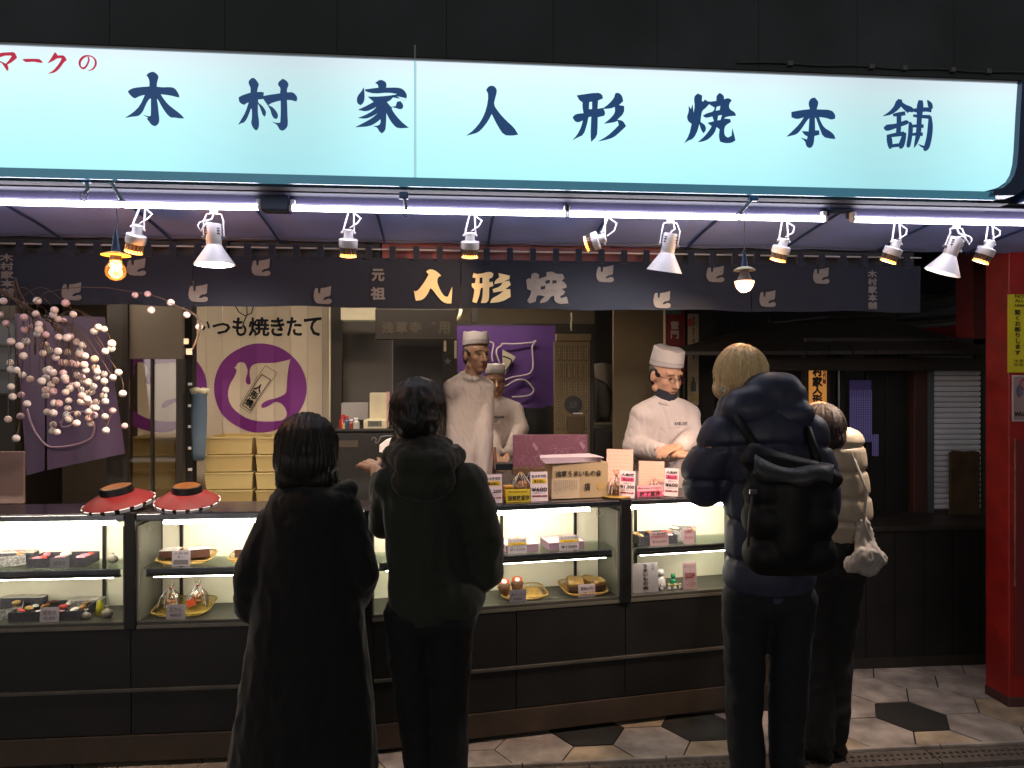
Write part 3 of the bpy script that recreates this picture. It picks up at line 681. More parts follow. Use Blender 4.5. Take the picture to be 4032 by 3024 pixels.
def reflector(t, n, b_, half, label, aim, power, Y=LY, tilt=.0, loop=-1):
    """t: pixel at the cylinder top, n: where the cone starts, b_: middle of the mouth, half: mouth half width (m)"""
    p0 = A(*t, Y); p1 = A(*n, Y + tilt * .4); p2 = A(*b_, Y + tilt)
    ax = (p2 - p0).normalized(); x, y, z = basis(ax)
    r0 = thing('reflector_lamp', label, 'lamp', (p0.x, Y, ztube), group='large white cone reflector lamps')
    L1_ = (p1 - p0).dot(ax); L2_ = (p2 - p0).dot(ax); rc = .0275
    MB().lathe(p0, ax, [(-.001, rc * .8), (0, rc), (L1_ * .95, rc), (L1_ * .96, rc * .98), (L1_, rc * 1.0)], 28).build('cylinder', M_white, r0, smooth=True)
    MB().lathe(p0, ax, [(L1_ + .0005, rc * 1.02), (L1_ + .012, rc * 1.25), (L2_, half), (L2_, half - .003), (L1_ + .014, rc * 1.1)], 36, caps=False).build('shade', mat('shade_white', '#f4f0f4', .35, var=.02, emit='#fff4ff', es=.0), r0, smooth=True)
    MB().ball(p0 + ax * (L1_ + (L2_ - L1_) * .45), .022, 14, 10).build('bulb', glow('lamp_bulb_lit', '#fff0e0', 12), r0, smooth=True)
    top = Vector((p0.x, Y + .005, ztube - .002))
    hx = x if abs(x.x) > abs(y.x) else y
    if hx.x < 0: hx = -hx
    for s in (-1, 1):
        e = p0 + ax * L1_ * .62 + hx * s * .036
        MB().tube([top + Vector((0, 0, -.012)), top + Vector((s * .026, 0, -.014)), p0 + hx * s * .036 - ax * .012, e], .003, 6).build('yoke_arm', M_white, r0)
        MB().cyl(e - hx * s * .008, e + hx * s * .007, .006, n=10).build('screw', M_steel, r0)
    MB().cyl(top, top + Vector((0, 0, -.016)), .015, n=14).build('mount', M_white, r0)
    MB().box(top.x - .016, top.x + .016, Y + .005, Y + .03, ztube + .006, ztube + .05).build('mount_plate', M_fix, r0, bevel=.002)
    sl = MB()
    for s in (-1, 1):
        for i in range(3):
            c = p0 + ax * (.018 + .010 * i) + hx * s * .022 - Vector((0, .0185, 0))
            sl.obox(c, hx * .005, Vector((0, .003, 0)), ax * .0012)
    sl.build('vent_slots', M_black, r0, kind='stuff')
    MB().tube([top + Vector((0, -.004, -.014)), top + Vector((loop * .005, -.01, -.035)), top + Vector((loop * .045, -.02, -.05)), p0 + Vector((loop * .05, -.02, -.01)), p0 + Vector((loop * .04, -.02, -.03)), p0 + Vector((loop * .02, -.012, .004)), p0 + Vector((0, 0, .003))] if loop else [top + Vector((.01, -.01, -.012)), top + Vector((.014, -.012, -.04)), p0 + Vector((0, 0, .003))], .0034, 8).build('cord', M_white, r0, smooth=True)
    spotlight(r0, p2 - ax * .03, Vector(aim) - p2, power, '#fff0e6', 110, .8, .04)
cu = lambda px, py, r, x, y: q(r, x, y)
c4 = lambda x, y: (400 + x * 600 / 2212, 750 + y * 600 / 2212)
c5 = lambda x, y: (2200 + x * 900 / 2212, 800 + y * 900 / 2212)
c7 = lambda x, y: (3300 + x * 732 / 1349, 800 + y * 732 / 1349)
halogen(c4(535, 500), c4(462, 905), 'white halogen spot lamp between the left hanging bulb and the first cone lamp', (-1.4, 3.95, .9), 16)
halogen((1372, 903), (1371, 1012), 'white halogen spot lamp pointing down over the small characters of the curtain', (-.75, 4.0, 1.0), 18)
halogen((1851, 915), (1850, 1015), 'white halogen spot lamp hanging above the cream lettering near the middle of the curtain', (-.25, 3.9, 1.0), 8, size=42)
halogen(c5(455, 330), c5(262, 395), 'white halogen spot lamp turned sideways, its glowing rim facing left', (-.17, 3.4, 2.0), 13, size=40)
halogen(c5(2185, 340), c5(2118, 560), 'white halogen spot lamp to the right of the frosted hanging bulb', (.75, 4.05, 1.25), 12)
halogen(c7(432, 268), c7(360, 430), 'tilted white halogen spot lamp on the left side of the rightmost cone lamp', (1.25, 3.3, 1.0), 24)
halogen(c7(1112, 268), c7(1030, 432), 'tilted white halogen spot lamp nearest the red pillar', (1.7, 3.1, 1.0), 12)
reflector(c4(1625, 492), c4(1635, 800), c4(1640, 1080), .074, 'upright white cone lamp near the left end, with cord looping left', (-1.5, 4.4, .8), 34)
reflector(c5(1083, 292), c5(1062, 485), c5(1020, 660), .070, 'white cone lamp over the middle, slightly tilted, left of the frosted bulb', (.55, 4.2, 1.15), 28, tilt=.03, loop=0)
reflector(c7(862, 252), c7(822, 385), c7(755, 505), .070, 'strongly tilted white cone lamp close to the right end of the tubes', (1.5, 3.2, 1.0), 40, tilt=.03, loop=1)
# hanging bulbs
p = A(*c4(205, 940), 2.74)
r0 = thing('hanging_bulb', 'clear amber glowing bulb with flat plate hanging on a thin wire at left', 'bulb', p)
MB().tube([A(455, 790, 2.73), A(462, 860, 2.74), A(458, 925, 2.74), p + Vector((0, 0, .02))], .0018, 6).build('wire', M_navy, r0)
MB().lathe(p + Vector((0, 0, .09)), (0, 0, -1), [(0, .004), (.02, .008), (.05, .012), (.08, .016)], 16).build('socket_cover', M_navy, r0, smooth=True)
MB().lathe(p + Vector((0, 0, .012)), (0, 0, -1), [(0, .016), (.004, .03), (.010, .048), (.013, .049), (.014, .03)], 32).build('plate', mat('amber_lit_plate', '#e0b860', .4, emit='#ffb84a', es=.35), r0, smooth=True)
MB().cyl(p + Vector((0, 0, -.001)), p + Vector((0, 0, -.022)), .019, n=20).build('socket', M_steel, r0, smooth=True)
pc = A(*c4(203, 1120), 2.74)
MB().lathe(p + Vector((0, 0, -.016)), (0, 0, -1), [(0, .019), (.012, .022), (.026, .032), (.042, .035), (.058, .031), (.070, .018), (.074, .005)], 28).build('glass', M_amberglass, r0, smooth='all')
MB().ball(pc, (.012, .006, .011), 12, 8).build('filament', M_bulbhot, [o for o in r0.children if o.name.startswith('glass')][0], smooth=True)
pointlight(r0, pc, 7, '#ffb066')
p = A(*c5(1797, 645), 2.74)
r0 = thing('hanging_bulb', 'frosted bulb with brightly glowing lower half hanging on a thin wire at right', 'bulb', p)
MB().tube([A(2933, 862, 2.73), A(*c5(1797, 300), 2.74), A(*c5(1795, 450), 2.74), A(*c5(1755, 510), 2.74), p + Vector((0, 0, .05))], .0018, 6).build('wire', M_steel, r0)
MB().lathe(p + Vector((0, 0, .07)), (0, 0, -1), [(0, .004), (.02, .008), (.05, .012), (.065, .016)], 16).build('socket_cover', M_navy, r0, smooth=True)
MB().lathe(p + Vector((0, 0, .012)), (0, 0, -1), [(0, .012), (.003, .025), (.012, .040), (.015, .041), (.012, .02)], 32).build('plate', M_plate, r0, smooth=True)
MB().lathe(p, (0, 0, -1), [(0, .016), (.012, .017), (.035, .026), (.043, .031)], 24).build('bulb_base', mat('grey_plastic', '#7d7a78', .5), r0, smooth=True)
MB().lathe(p, (0, 0, -1), [(.0435, .0365), (.05, .0365), (.066, .031), (.080, .020), (.086, .006)], 28).build('glass_dome', M_bulb2, r0, smooth='all')
pointlight(r0, p - Vector((0, 0, .12)), 5, '#ffc890')

# ------------------------------------------------------------------ shop interior
BY = 5.25
for k_, (x_, y_, w_, lb_) in enumerate([(-2.3, 4.1, .6, 'added unseen light panel over the left end of the shop interior'), (-.3, 4.2, .6, 'added unseen light panel over the middle of the shop interior'), (-1.4, 5.6, .6, 'added unseen rear light panel over the folding door'), (.2, 5.6, .45, 'added unseen rear light panel over the two cooks')]):
    r_ = thing('added_ceiling_light', lb_, 'lamp', (x_, y_, 2.5))  # lamps added out of view behind the curtain to fill the interior
    MB().box(x_ - w_, x_ + w_, y_ - .09, y_ + .09, 2.50, 2.549).build('casing', M_white, r_)
    MB().box(x_ - w_ + .02, x_ + w_ - .02, y_ - .07, y_ + .07, 2.492, 2.4985).build('diffuser', glow('added_diffuser', '#ffead0', 36), r_)
floor_in = struct(MB().box(-3.6, 1.9, 3.5, 7.4, -.004, .12).build('floor', M_darkwood))
ceil = MB().box(-3.6, 2.0, 3.56, 7.4, 2.55, 2.6).build('ceiling', mat('dark_ceiling', '#2a2622', .8)); struct(ceil)
lw_ = MB().box(-3.66, -3.6, 3.4, 7.4, 0, 2.6).build('wall_left', M_darkwood); struct(lw_)
rw_ = MB().box(1.74, 1.80, 4.96, 7.4, 0, 2.6).build('wall_right', mat('beige_wall', '#6f6354', .8, var=.12, scale=3)); struct(rw_)
bw = MB().box(-3.6, 1.5, 7.3, 7.4, 0, 2.6).build('wall_back', mat('brown_wall', '#5c5146', .8, var=.2, scale=2)); struct(bw)

# folding door of cream panels with the dove crest
zf = .12
foldx = [680 + v_ * .546 for v_ in (-255, -135, -20, 100, 140, 232, 360, 478, 605, 724, 850, 965, 1080, 1140)]  # leftmost panels added behind the glass door to imitate its reflection
foldX = [A(p_, 1400, BY).x for p_ in foldx]
amp = .028
def foldy(x):
    for i in range(len(foldX) - 1):
        if x <= foldX[i + 1] or i == len(foldX) - 2:
            t = (x - foldX[i]) / (foldX[i + 1] - foldX[i])
            a_, b_ = (0, amp) if i % 2 == 0 else (amp, 0)
            return BY + a_ + (b_ - a_) * t
M_fold = mat('cream_vinyl', '#dccdb8', .6, var=.05, scale=3)
fd = thing('folding_door', 'cream folding door printed with lettering and a purple dove circle', 'door', (foldX[0], BY, zf))
for i in range(len(foldX) - 1):
    a_, b_ = foldX[i], foldX[i + 1]
    MB().box8([(a_ + .0015, foldy(a_ + 1e-6), zf), (b_ - .0015, foldy(b_ - 1e-6), zf), (b_ - .0015, foldy(b_ - 1e-6) + .01, zf), (a_ + .0015, foldy(a_ + 1e-6) + .01, zf),
               (a_ + .0015, foldy(a_ + 1e-6), 2.4), (b_ - .0015, foldy(b_ - 1e-6), 2.4), (b_ - .0015, foldy(b_ - 1e-6) + .01, 2.4), (a_ + .0015, foldy(a_ + 1e-6) + .01, 2.4)]).build('panel', M_fold, fd)
def fold_print(mb, name, m, lift):
    me = bpy.data.meshes.new('tmp'); me.from_pydata([tuple(v) for v in mb.v], [], mb.f)
    b = bmesh.new(); b.from_mesh(me); bpy.data.meshes.remove(me)
    for x in foldX:
        bmesh.ops.bisect_plane(b, geom=b.verts[:] + b.edges[:] + b.faces[:], plane_co=(x, 0, 0), plane_no=(1, 0, 0))
    for v in b.verts: v.co.y = foldy(v.co.x) - lift
    me = bpy.data.meshes.new(name); 
    off = parent_loc(fd)
    for v in b.verts: v.co -= off
    b.to_mesh(me); b.free(); me.materials.append(m)
    o = bpy.data.objects.new(name, me); COL.objects.link(o); o.parent = fd
    return o
def flat(outer, holes, k0=(680, 1200, .546)):
    f = lambda l: [(lambda p: (p.x, p.z))(A(k0[0] + a * k0[2], k0[1] + b_ * k0[2], BY)) for a, b_ in l]
    loops = [[Vector((p[0], p[1], 0)) for p in f(l)] for l in [outer] + list(holes)]
    fl = [p for l in loops for p in l]
    return MB().add([(p.x, BY, p.y) for p in fl], [tuple(reversed(t)) for t in tessellate_polygon(loops)])
BIG = smooth_loop([(436, 452), (450, 447), (458, 425), (475, 413), (510, 415), (528, 440), (540, 480), (520, 540), (528, 570), (545, 577), (560, 570), (560, 545), (550, 500), (555, 460), (575, 432), (620, 420), (680, 420), (750, 415), (800, 405), (850, 393), (835, 450), (825, 530), (822, 590), (818, 635), (790, 655), (740, 675), (690, 685), (650, 705), (636, 725), (640, 742), (655, 745), (690, 730), (735, 698), (780, 710), (815, 750), (826, 795), (800, 830), (740, 842), (640, 843), (540, 825), (460, 780), (410, 720), (393, 640), (410, 570), (440, 520), (456, 480), (450, 460)])
M_purple = mat('purple_print', '#7d2a86', .55, var=.05, scale=3)
circ = [(628 + 334 * math.cos(2 * math.pi * i / 64), 600 + 322 * math.sin(2 * math.pi * i / 64)) for i in range(64)]
fold_print(flat(circ, [BIG]), 'dove_circle', M_purple, .003)
# repeated crest behind the glass, standing in for the door's reflection
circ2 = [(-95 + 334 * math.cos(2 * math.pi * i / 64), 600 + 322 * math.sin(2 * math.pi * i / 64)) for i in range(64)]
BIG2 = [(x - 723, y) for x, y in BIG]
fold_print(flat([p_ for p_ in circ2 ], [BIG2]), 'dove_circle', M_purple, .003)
M_inkd = mat('dark_ink', '#16172a', .6, var=0)
M_inkk = mat('black_ink', '#0e0d0e', .6, var=0)
# label on the dove's breast
def rectline(c, ax, ay, hw, hh, t):
    f = lambda s, u: (c[0] + ax[0] * s + ay[0] * u, c[1] + ax[1] * s + ay[1] * u)
    o_ = [f(-hw, -hh), f(hw, -hh), f(hw, hh), f(-hw, hh)]; i_ = [f(-hw + t, -hh + t), f(hw - t, -hh + t), f(hw - t, hh - t), f(-hw + t, hh - t)]
    return o_, i_
th = math.radians(-57); ay = (math.cos(th), math.sin(th)); ax_ = (-ay[1], ay[0])
for hw, hh, cc, t_ in [(50, 175, (612, 610), 3), (40, 135, (600, 632), 6)]:
    o_, i_ = rectline(cc, ax_, ay, hw, hh, t_)
    fold_print(flat(o_, [i_]), 'label_border', M_inkk, .0045)
for ch, s in (('人', .30), ('形', -.18), ('焼', -.68)):
    vs, fs = text_mesh(ch)
    mb = MB()
    x0 = min(v.x for v in vs); x1 = max(v.x for v in vs); y0 = min(v.y for v in vs); y1 = max(v.y for v in vs)
    cx, cy = 600 + ay[0] * s * 130, 632 + ay[1] * s * 130
    for k_, (jx, jy) in enumerate([(0, 0), (2.5, 0), (-2.5, 0), (0, 2.5), (0, -2.5)]):
        def mp(v):
            a_ = ((v.x - x0) / (x1 - x0) - .5) * 56 + jx; b_ = ((v.y - y0) / (y1 - y0) - .5) * 56 + jy
            px = cx + ax_[0] * a_ + ay[0] * b_; py = cy + ax_[1] * a_ + ay[1] * b_
            p = A(680 + px * .546, 1200 + py * .546, BY); return (p.x, BY, p.z)
        mb.add([mp(v) for v in vs], fs)
    fold_print(mb, 'character', M_inkk, .0055)
xs_ = [(190, 258), (285, 410), (430, 525), (548, 690), (705, 800), (825, 925), (945, 1070)]
for ch, (xa, xb) in zip('いつも焼きたて', xs_):
    if ch == 'い': ya, yb = 118, 180
    elif ch == 'つ': ya, yb = 135, 208
    else: ya, yb = 93, 222
    mb = MB()
    vs, fs = text_mesh(ch)
    x0 = min(v.x for v in vs); x1 = max(v.x for v in vs); y0 = min(v.y for v in vs); y1 = max(v.y for v in vs)
    for k_, (jx, jy) in enumerate([(0, 0)] + [(4 * math.cos(a), 4 * math.sin(a)) for a in [j * math.pi / 4 for j in range(8)]]):
        def mp(v):
            px = xa + (v.x - x0) / (x1 - x0) * (xb - xa) + jx; py = yb - (v.y - y0) / (y1 - y0) * (yb - ya) + jy
            p = A(680 + px * .546, 1200 + py * .546, BY); return (p.x, BY, p.z)
        mb.add([mp(v) for v in vs], fs)
    fold_print(mb, 'character', M_inkd, .0035)
# vertical frame post right of the folding door
def post(px0, px1, Y, z0, z1, label, m=M_darkwood, d=.06, name='post', cat='post'):
    r_ = MB().box(A(px0, 1500, Y).x, A(px1, 1500, Y).x, Y, Y + d, z0, z1).build(name, m, None, bevel=.004)
    return tag(r_, label, cat)
post(1300, 1346, 5.1, .12, 2.5, 'dark wooden post right of the cream folding door')
tag(MB().box(A(1297, 1500, 5.08).x, A(1302, 1500, 5.08).x, 5.06, 5.09, .12, 2.4).build('trim_strip', M_cream), 'thin pale strip along the right edge of the folding door', 'strip')
# cords above the lettering
cr = MB()
cr.tube([A(*q(4, a, b_), 5.0) for a, b_ in [(1525, 325), (1550, 365), (1590, 388), (1630, 370), (1642, 325)]], .004, 6)
cr.tube([A(*q(4, a, b_), 5.0) for a, b_ in [(1600, 325), (1602, 380), (1585, 415), (1572, 455)]], .004, 6)
tag(cr.build('looped_wire', M_black), 'looped dark cord hanging in front of the cream folding door', 'cord')

# left part: dark column with bolts, smoked glass door, posts
cl = thing('steel_column', 'dark column with a row of small bolts left of the folding door', 'column', A(728, 2000, 4.6))
MB().box(A(697, 1500, 4.6).x, A(758, 1500, 4.6).x, 4.6, 4.68, .12, 2.5).build('shaft', M_darkpanel, cl, bevel=.004)
for y_ in (830, 970, 1105, 1245, 1383):
    p = A(*q(4, 1233, y_), 4.6); MB().obox(p + Vector((0, -.004, 0)), Vector((.011, 0, 0)), Vector((0, .004, 0)), Vector((0, 0, .008))).build('bolt', M_white, cl)
um = thing('folded_parasol', 'folded blue cloth hanging beside the dark column', 'cloth', A(*q(4, 1290, 870), 4.5))
pr = []
for t_, rr in [(0, .030), (.02, .046), (.05, .040), (.3, .043), (.6, .040), (.9, .036), (1, .030)]:
    c = A(*q(4, 1290 - 6 * t_, 885 + 440 * t_), 4.5)
    pr.append([c + Vector((math.cos(a) * rr * (1 + .14 * math.sin(a * 5)), math.sin(a) * rr * .6, .006 * math.sin(a * 4) if t_ < .05 else 0)) for a in [2 * math.pi * i / 30 for i in range(30)]])
MB().rings(pr).build('fabric', mat('blue_cloth', '#53687c', .85, var=.2, scale=6), um, smooth='all')
tp = []
c = A(*q(4, 1290, 880), 4.5)
MB().rings([[c + Vector((math.cos(a) * r_ * (1 + .25 * math.sin(a * 5)), math.sin(a) * r_ * .6, h + .008 * math.sin(a * 3))) for a in [2 * math.pi * i / 20 for i in range(20)]] for h, r_ in [(-.01, .046), (.012, .05), (.02, .02)]]).build('white_tip', M_cream, um, smooth='all')
gd = thing('glass_door', 'smoked glass door with dark frame and a made-up reflection behind it', 'door', A(600, 2000, 4.42))  # crates and crest set behind the pane imitate what it mirrors
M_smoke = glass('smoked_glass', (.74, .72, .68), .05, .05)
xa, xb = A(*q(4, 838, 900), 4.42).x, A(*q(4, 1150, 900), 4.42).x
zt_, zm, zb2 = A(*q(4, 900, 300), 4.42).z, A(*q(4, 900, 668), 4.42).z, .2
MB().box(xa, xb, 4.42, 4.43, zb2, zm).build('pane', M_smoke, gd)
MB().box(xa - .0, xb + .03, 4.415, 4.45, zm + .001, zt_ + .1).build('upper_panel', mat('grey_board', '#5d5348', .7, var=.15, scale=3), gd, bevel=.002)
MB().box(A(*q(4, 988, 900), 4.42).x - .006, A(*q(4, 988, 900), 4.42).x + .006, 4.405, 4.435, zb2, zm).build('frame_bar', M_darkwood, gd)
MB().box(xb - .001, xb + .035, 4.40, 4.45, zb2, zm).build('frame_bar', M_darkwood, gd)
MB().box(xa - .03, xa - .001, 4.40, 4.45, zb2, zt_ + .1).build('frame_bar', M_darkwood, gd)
post(*[q(4, x, 0)[0] for x in (690, 835)], 4.5, .12, 2.5, 'wide dark post between the purple curtain and the glass door')
post(*[q(4, x, 0)[0] for x in (-60, 100)], 4.5, .12, 2.5, 'dark post at the far left edge behind the purple curtain')
# left-edge window and paper
wn = thing('window', 'small grey-blue window at the left edge beside the purple curtain', 'window', A(*q(4, 45, 650), 4.46))
MB().box(*sorted([A(*q(4, -60, 400), 4.46).x, A(*q(4, 95, 400), 4.46).x]), 4.46, 4.48, A(*q(4, 0, 895), 4.46).z, A(*q(4, 0, 400), 4.46).z).build('pane', mat('dull_pane', '#2c3036', .3), wn)
for y_ in (400, 580, 740, 895):
    z_ = A(*q(4, 0, y_), 4.45).z
    MB().box(A(*q(4, -60, 0), 4.45).x, A(*q(4, 97, 0), 4.45).x, 4.44, 4.459, z_ - .006, z_ + .006).build('frame', M_darkwood, wn)
pp = tag(MB().box(A(*q(4, -60, 0), 3.9).x, A(*q(4, 155, 0), 3.9).x, 3.9, 3.915, A(*q(4, 0, 1605), 3.9).z, A(*q(4, 0, 1268), 3.9).z).build('board', mat('pinkish_board', '#8a6f68', .7, var=.12), None, bevel=.003), 'plain pinkish board standing at the left edge on the counter', 'board')
# left purple curtain with slit
PY = 4.2
pc_ = thing('purple_curtain', 'purple cloth curtain with pale outline behind the blossom branch', 'curtain', A(*q(4, 400, 380), PY))
M_purc = mat('purple_cotton', '#574664', .85, var=.15, scale=4, sheen=.2)
def cloth_quad(tl, tr, br, bl, Y, name, m, parent, n=20, wob=.02):
    rs = []
    for j in range(11):
        t_ = j / 10; row = []
        for i in range(n + 1):
            s = i / n
            px = (tl[0] * (1 - s) + tr[0] * s) * (1 - t_) + (bl[0] * (1 - s) + br[0] * s) * t_
            py = (tl[1] * (1 - s) + tr[1] * s) * (1 - t_) + (bl[1] * (1 - s) + br[1] * s) * t_
            p = A(*q(4, px, py), Y); p.y += wob * math.sin(p.x * 24) * t_
            row.append(p)
        rs.append(row)
    return MB().rings(rs, caps=False, closed=False).build(name, m, parent, smooth='all')
cloth_quad((95, 370), (295, 385), (302, 1388), (160, 1425), PY, 'cloth', M_purc, pc_)
cloth_quad((298, 385), (680, 395), (802, 1282), (318, 1385), PY, 'cloth', M_purc, pc_)
M_line = mat('pale_outline', '#8d7387', .8)
def line(pts, Y, r, m, parent, rg=4, name='outline', K=None):
    P_ = [Vector(p) for p in pts]
    out = []
    for i in range(len(P_) - 1):
        p0, p1, p2, p3 = P_[max(i - 1, 0)], P_[i], P_[i + 1], P_[min(i + 2, len(P_) - 1)]
        for k_ in range(5):
            u = k_ / 5
            out.append(.5 * ((2 * p1) + (p2 - p0) * u + (2 * p0 - 5 * p1 + 4 * p2 - p3) * u * u + (3 * p1 - p0 - 3 * p2 + p3) * u ** 3))
    out.append(P_[-1])
    MB().tube([A(*(K(*p) if K else q(rg, *p)), Y) for p in out], r, 6).build(name, m, parent, smooth='all')
line([(175, 990), (200, 1080), (240, 1160), (300, 1225), (360, 1240), (450, 1230), (520, 1215), (590, 1180), (610, 1120), (605, 1075)], PY - .03, .0055, M_line, pc_)
line([(395, 1090), (420, 1040), (480, 1010), (560, 1010)], PY - .03, .0045, M_line, pc_)
line([(390, 1070), (400, 1105), (440, 1105), (480, 1085)], PY - .03, .0045, M_line, pc_)

# yellow crates
M_crate = mat('yellow_plastic', '#bcaa74', .45, var=.10, scale=2)
def crate(px0, px1, ytop, Y, label, h=.105, depth=.38, grp='yellow plastic crates stacked before the folding door'):
    x0, x1 = A(px0, ytop, Y).x, A(px1, ytop, Y).x; z1 = A(px0, ytop, Y).z; z0 = z1 - h
    r_ = thing('crate', label, 'crate', (x0, Y, z0), group=grp)
    t = .008; lip = .010
    k = MB(); k.box(x0 + lip, x1 - lip, Y + lip, Y + depth - lip, z0 + .002, z0 + .010)
    k.build('bottom', M_crate, r_)
    k = MB()
    k.box8([(x0 + lip, Y + lip, z0 + .002), (x1 - lip, Y + lip, z0 + .002), (x1 - lip, Y + lip + t, z0 + .002), (x0 + lip, Y + lip + t, z0 + .002), (x0 + .003, Y + .003, z1 - .012), (x1 - .003, Y + .003, z1 - .012), (x1 - .003, Y + .011, z1 - .012), (x0 + .003, Y + .011, z1 - .012)])
    k.build('front_wall', M_crate, r_)
    for xx in (x0 + lip, x1 - lip - t): MB().box(xx, xx + t, Y + lip + t, Y + depth - lip, z0 + .01, z1 - .012).build('side_wall', M_crate, r_)
    MB().box(x0 + lip + t, x1 - lip - t, Y + depth - lip - t, Y + depth - lip, z0 + .01, z1 - .012).build('back_wall', M_crate, r_)
    k = MB()
    k.box(x0, x1, Y - .004, Y + .012, z1 - .012, z1).box(x0, x0 + .014, Y + .012, Y + depth, z1 - .012, z1).box(x1 - .014, x1, Y + .012, Y + depth, z1 - .012, z1).box(x0 + .014, x1 - .014, Y + depth - .014, Y + depth, z1 - .012, z1)
    k.build('rim', M_crate, r_, bevel=.003)
    k = MB(); k.box(x0 + .012, x1 - .012, Y + .014, Y + depth - .016, z1 - .03, z1 - .022); k.build('lid_sheet', M_crate, r_)
    return r_
ordn = ['top', 'second from the top', 'third from the top', 'fourth from the top', 'fifth from the top', 'sixth from the top']
for side, (a_, b_) in (('left', (q(4, 1322, 0)[0], q(4, 1636, 0)[0])), ('right', (q(4, 1652, 0)[0], q(4, 1968, 0)[0]))):
    for i in range(6):
        crate(a_ + random.uniform(-2, 2), b_ + random.uniform(-2, 2), q(4, 0, 1175 + i * 115)[1], 4.66, f'yellow crate, {ordn[i]} in the {side} stack before the dove circle')
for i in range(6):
    crate(q(4, 842, 0)[0], q(4, 1140, 0)[0], q(4, 0, 1175 + i * 112)[1], 4.64, f'added yellow crate standing for a reflection in the glass door, {ordn[i]} in its stack')  # made-up stack imitating the crates mirrored in the glass
tag(MB().box(-3.0, -.55, 4.62, 5.1, .12, .66).build('low_bench', M_darkwood), 'dark low bench under the stacked yellow crates', 'bench')
def kitchen_x(px, Y): return A(px, 1500, Y).x
# ------------------------------------------------------------------ middle of the interior
def slab(r, x0, y0, x1, y1, Y, d, name, label, cat, m, bevel=0, group=None):
    p0 = A(*q(r, x0, y1), Y); p1 = A(*q(r, x1, y0), Y)
    o = MB().box(p0.x, p1.x, Y, Y + d, p0.z, p1.z).build(name, m, None, bevel=bevel)
    return tag(o, label, cat, group)
def sub(r, x0, y0, x1, y1, Y, d, name, m, parent, bevel=0):
    p0 = A(*q(r, x0, y1), Y); p1 = A(*q(r, x1, y0), Y)
    return MB().box(p0.x, p1.x, Y, Y + d, p0.z, p1.z).build(name, m, parent, bevel=bevel)
def ftext(s, r, x0, y0, x1, y1, Y, m, parent, bold=0, vert=False, K=None):
    f = K or (lambda a, b_: q(r, a, b_))
    p0 = A(*f(x0, y1), Y); p1 = A(*f(x1, y0), Y)
    return text(s, Vector((p0.x, Y, p0.z)), UX * (p1.x - p0.x), UZ * (p1.z - p0.z), NV, m, parent, bold=bold, vert=vert)
M_greyw = mat('grey_brown_wall', '#4a4239', .7, var=.2, scale=2)
sc_ = thing('partition', 'grey-brown partition with a pane between the folding door and the dark pillar', 'partition', A(*q(5, 160, 1000), 5.3))
sub(5, -10, 425, 335, 955, 5.3, .03, 'panel', mat('grey_pane', '#57504a', .4, var=.15, scale=3), sc_)
sub(5, -14, 950, 335, 1900, 5.3, .03, 'lower_panel', M_darkpanel, sc_)
sub(5, 328, 425, 345, 955, 5.27, .05, 'edge_strip', M_steel, sc_)
lb = thing('light_box', 'pale ceiling light box above the partition, left of the dark signboard', 'light', A(*q(5, 110, 380), 4.9))
sub(5, -4, 330, 220, 416, 4.9, .12, 'casing', mat('cream_box', '#b5aa90', .5, emit='#b5aa90', es=.15), lb, .004)
sb = thing('signboard', 'dark wooden signboard with faint raised characters above the man', 'signboard', A(*q(5, 480, 440), 4.55))
sub(5, 220, 345, 748, 542, 4.55, .04, 'board', M_darkwood, sb, .004)
M_faint = mat('worn_gilt', '#3c342b', .6)
for i, ch in enumerate('浅草寺御用'):
    ftext(ch, 5, 262 + i * 92, 428, 335 + i * 92, 502, 4.549, M_faint, sb, bold=.03)
post(*[q(5, x, 0)[0] for x in (335, 655)], 4.75, .12, 2.4, 'broad dark pillar under the signboard, behind the man', M_darkwood, .12, 'pillar', 'pillar')
gp = thing('wall_panel', 'grey panel with paper strips left of the tall cook', 'panel', A(*q(5, 695, 1000), 5.6))
sub(5, 655, 540, 752, 1500, 5.6, .03, 'board', mat('dark_grey_board', '#37332f', .7, var=.2), gp)
sub(5, 664, 548, 680, 618, 5.59, .008, 'paper_strip', M_cream, gp); sub(5, 732, 548, 748, 664, 5.59, .008, 'paper_strip', M_cream, gp)
p = A(*q(5, 690, 682), 5.585)
MB().poly([(math.sin(i * math.pi / 5) * (.03 if i % 2 == 0 else .013), math.cos(i * math.pi / 5) * (.03 if i % 2 == 0 else .013)) for i in range(10)], [], p, UX, UZ, NV, .004).build('star', M_steel, gp)
# side counter with till
wc = thing('side_counter', 'dark side counter with till and bottles left of the man', 'counter', A(*q(5, 160, 1800), 4.5))
sub(5, -60, 1122, 335, 1140, 4.3, .45, 'top', M_darkpanel, wc, .003)
sub(5, -60, 1142, 335, 2600, 4.32, .42, 'body', M_darkpanel, wc)
sub(5, -60, 1195, 110, 1240, 4.31, .008, 'drawer', M_greyw, wc)
tl = thing('till', 'cream till with small display on the side counter', 'till', A(*q(5, 215, 1120), 4.45))
sub(5, 183, 886, 298, 1062, 4.50, .06, 'screen', mat('cream_plastic', '#c0b89c', .5), tl, .004)
sub(5, 143, 1062, 292, 1120, 4.36, .18, 'body', mat('cream_plastic', '#c0b89c', .5), tl, .004)
sub(5, 172, 1068, 262, 1105, 4.353, .006, 'display', mat('display_grey', '#5c6258', .3), tl)
ftext('EXIT' if 0 else '000', 5, 190, 1078, 240, 1096, 4.352, M_inkk, tl)
pk = slab(5, 292, 880, 312, 1110, 4.4, .02, 'pink_folder', 'thin pink folder standing upright beside the cream till', 'folder', mat('pink_card', '#b78f88', .6))
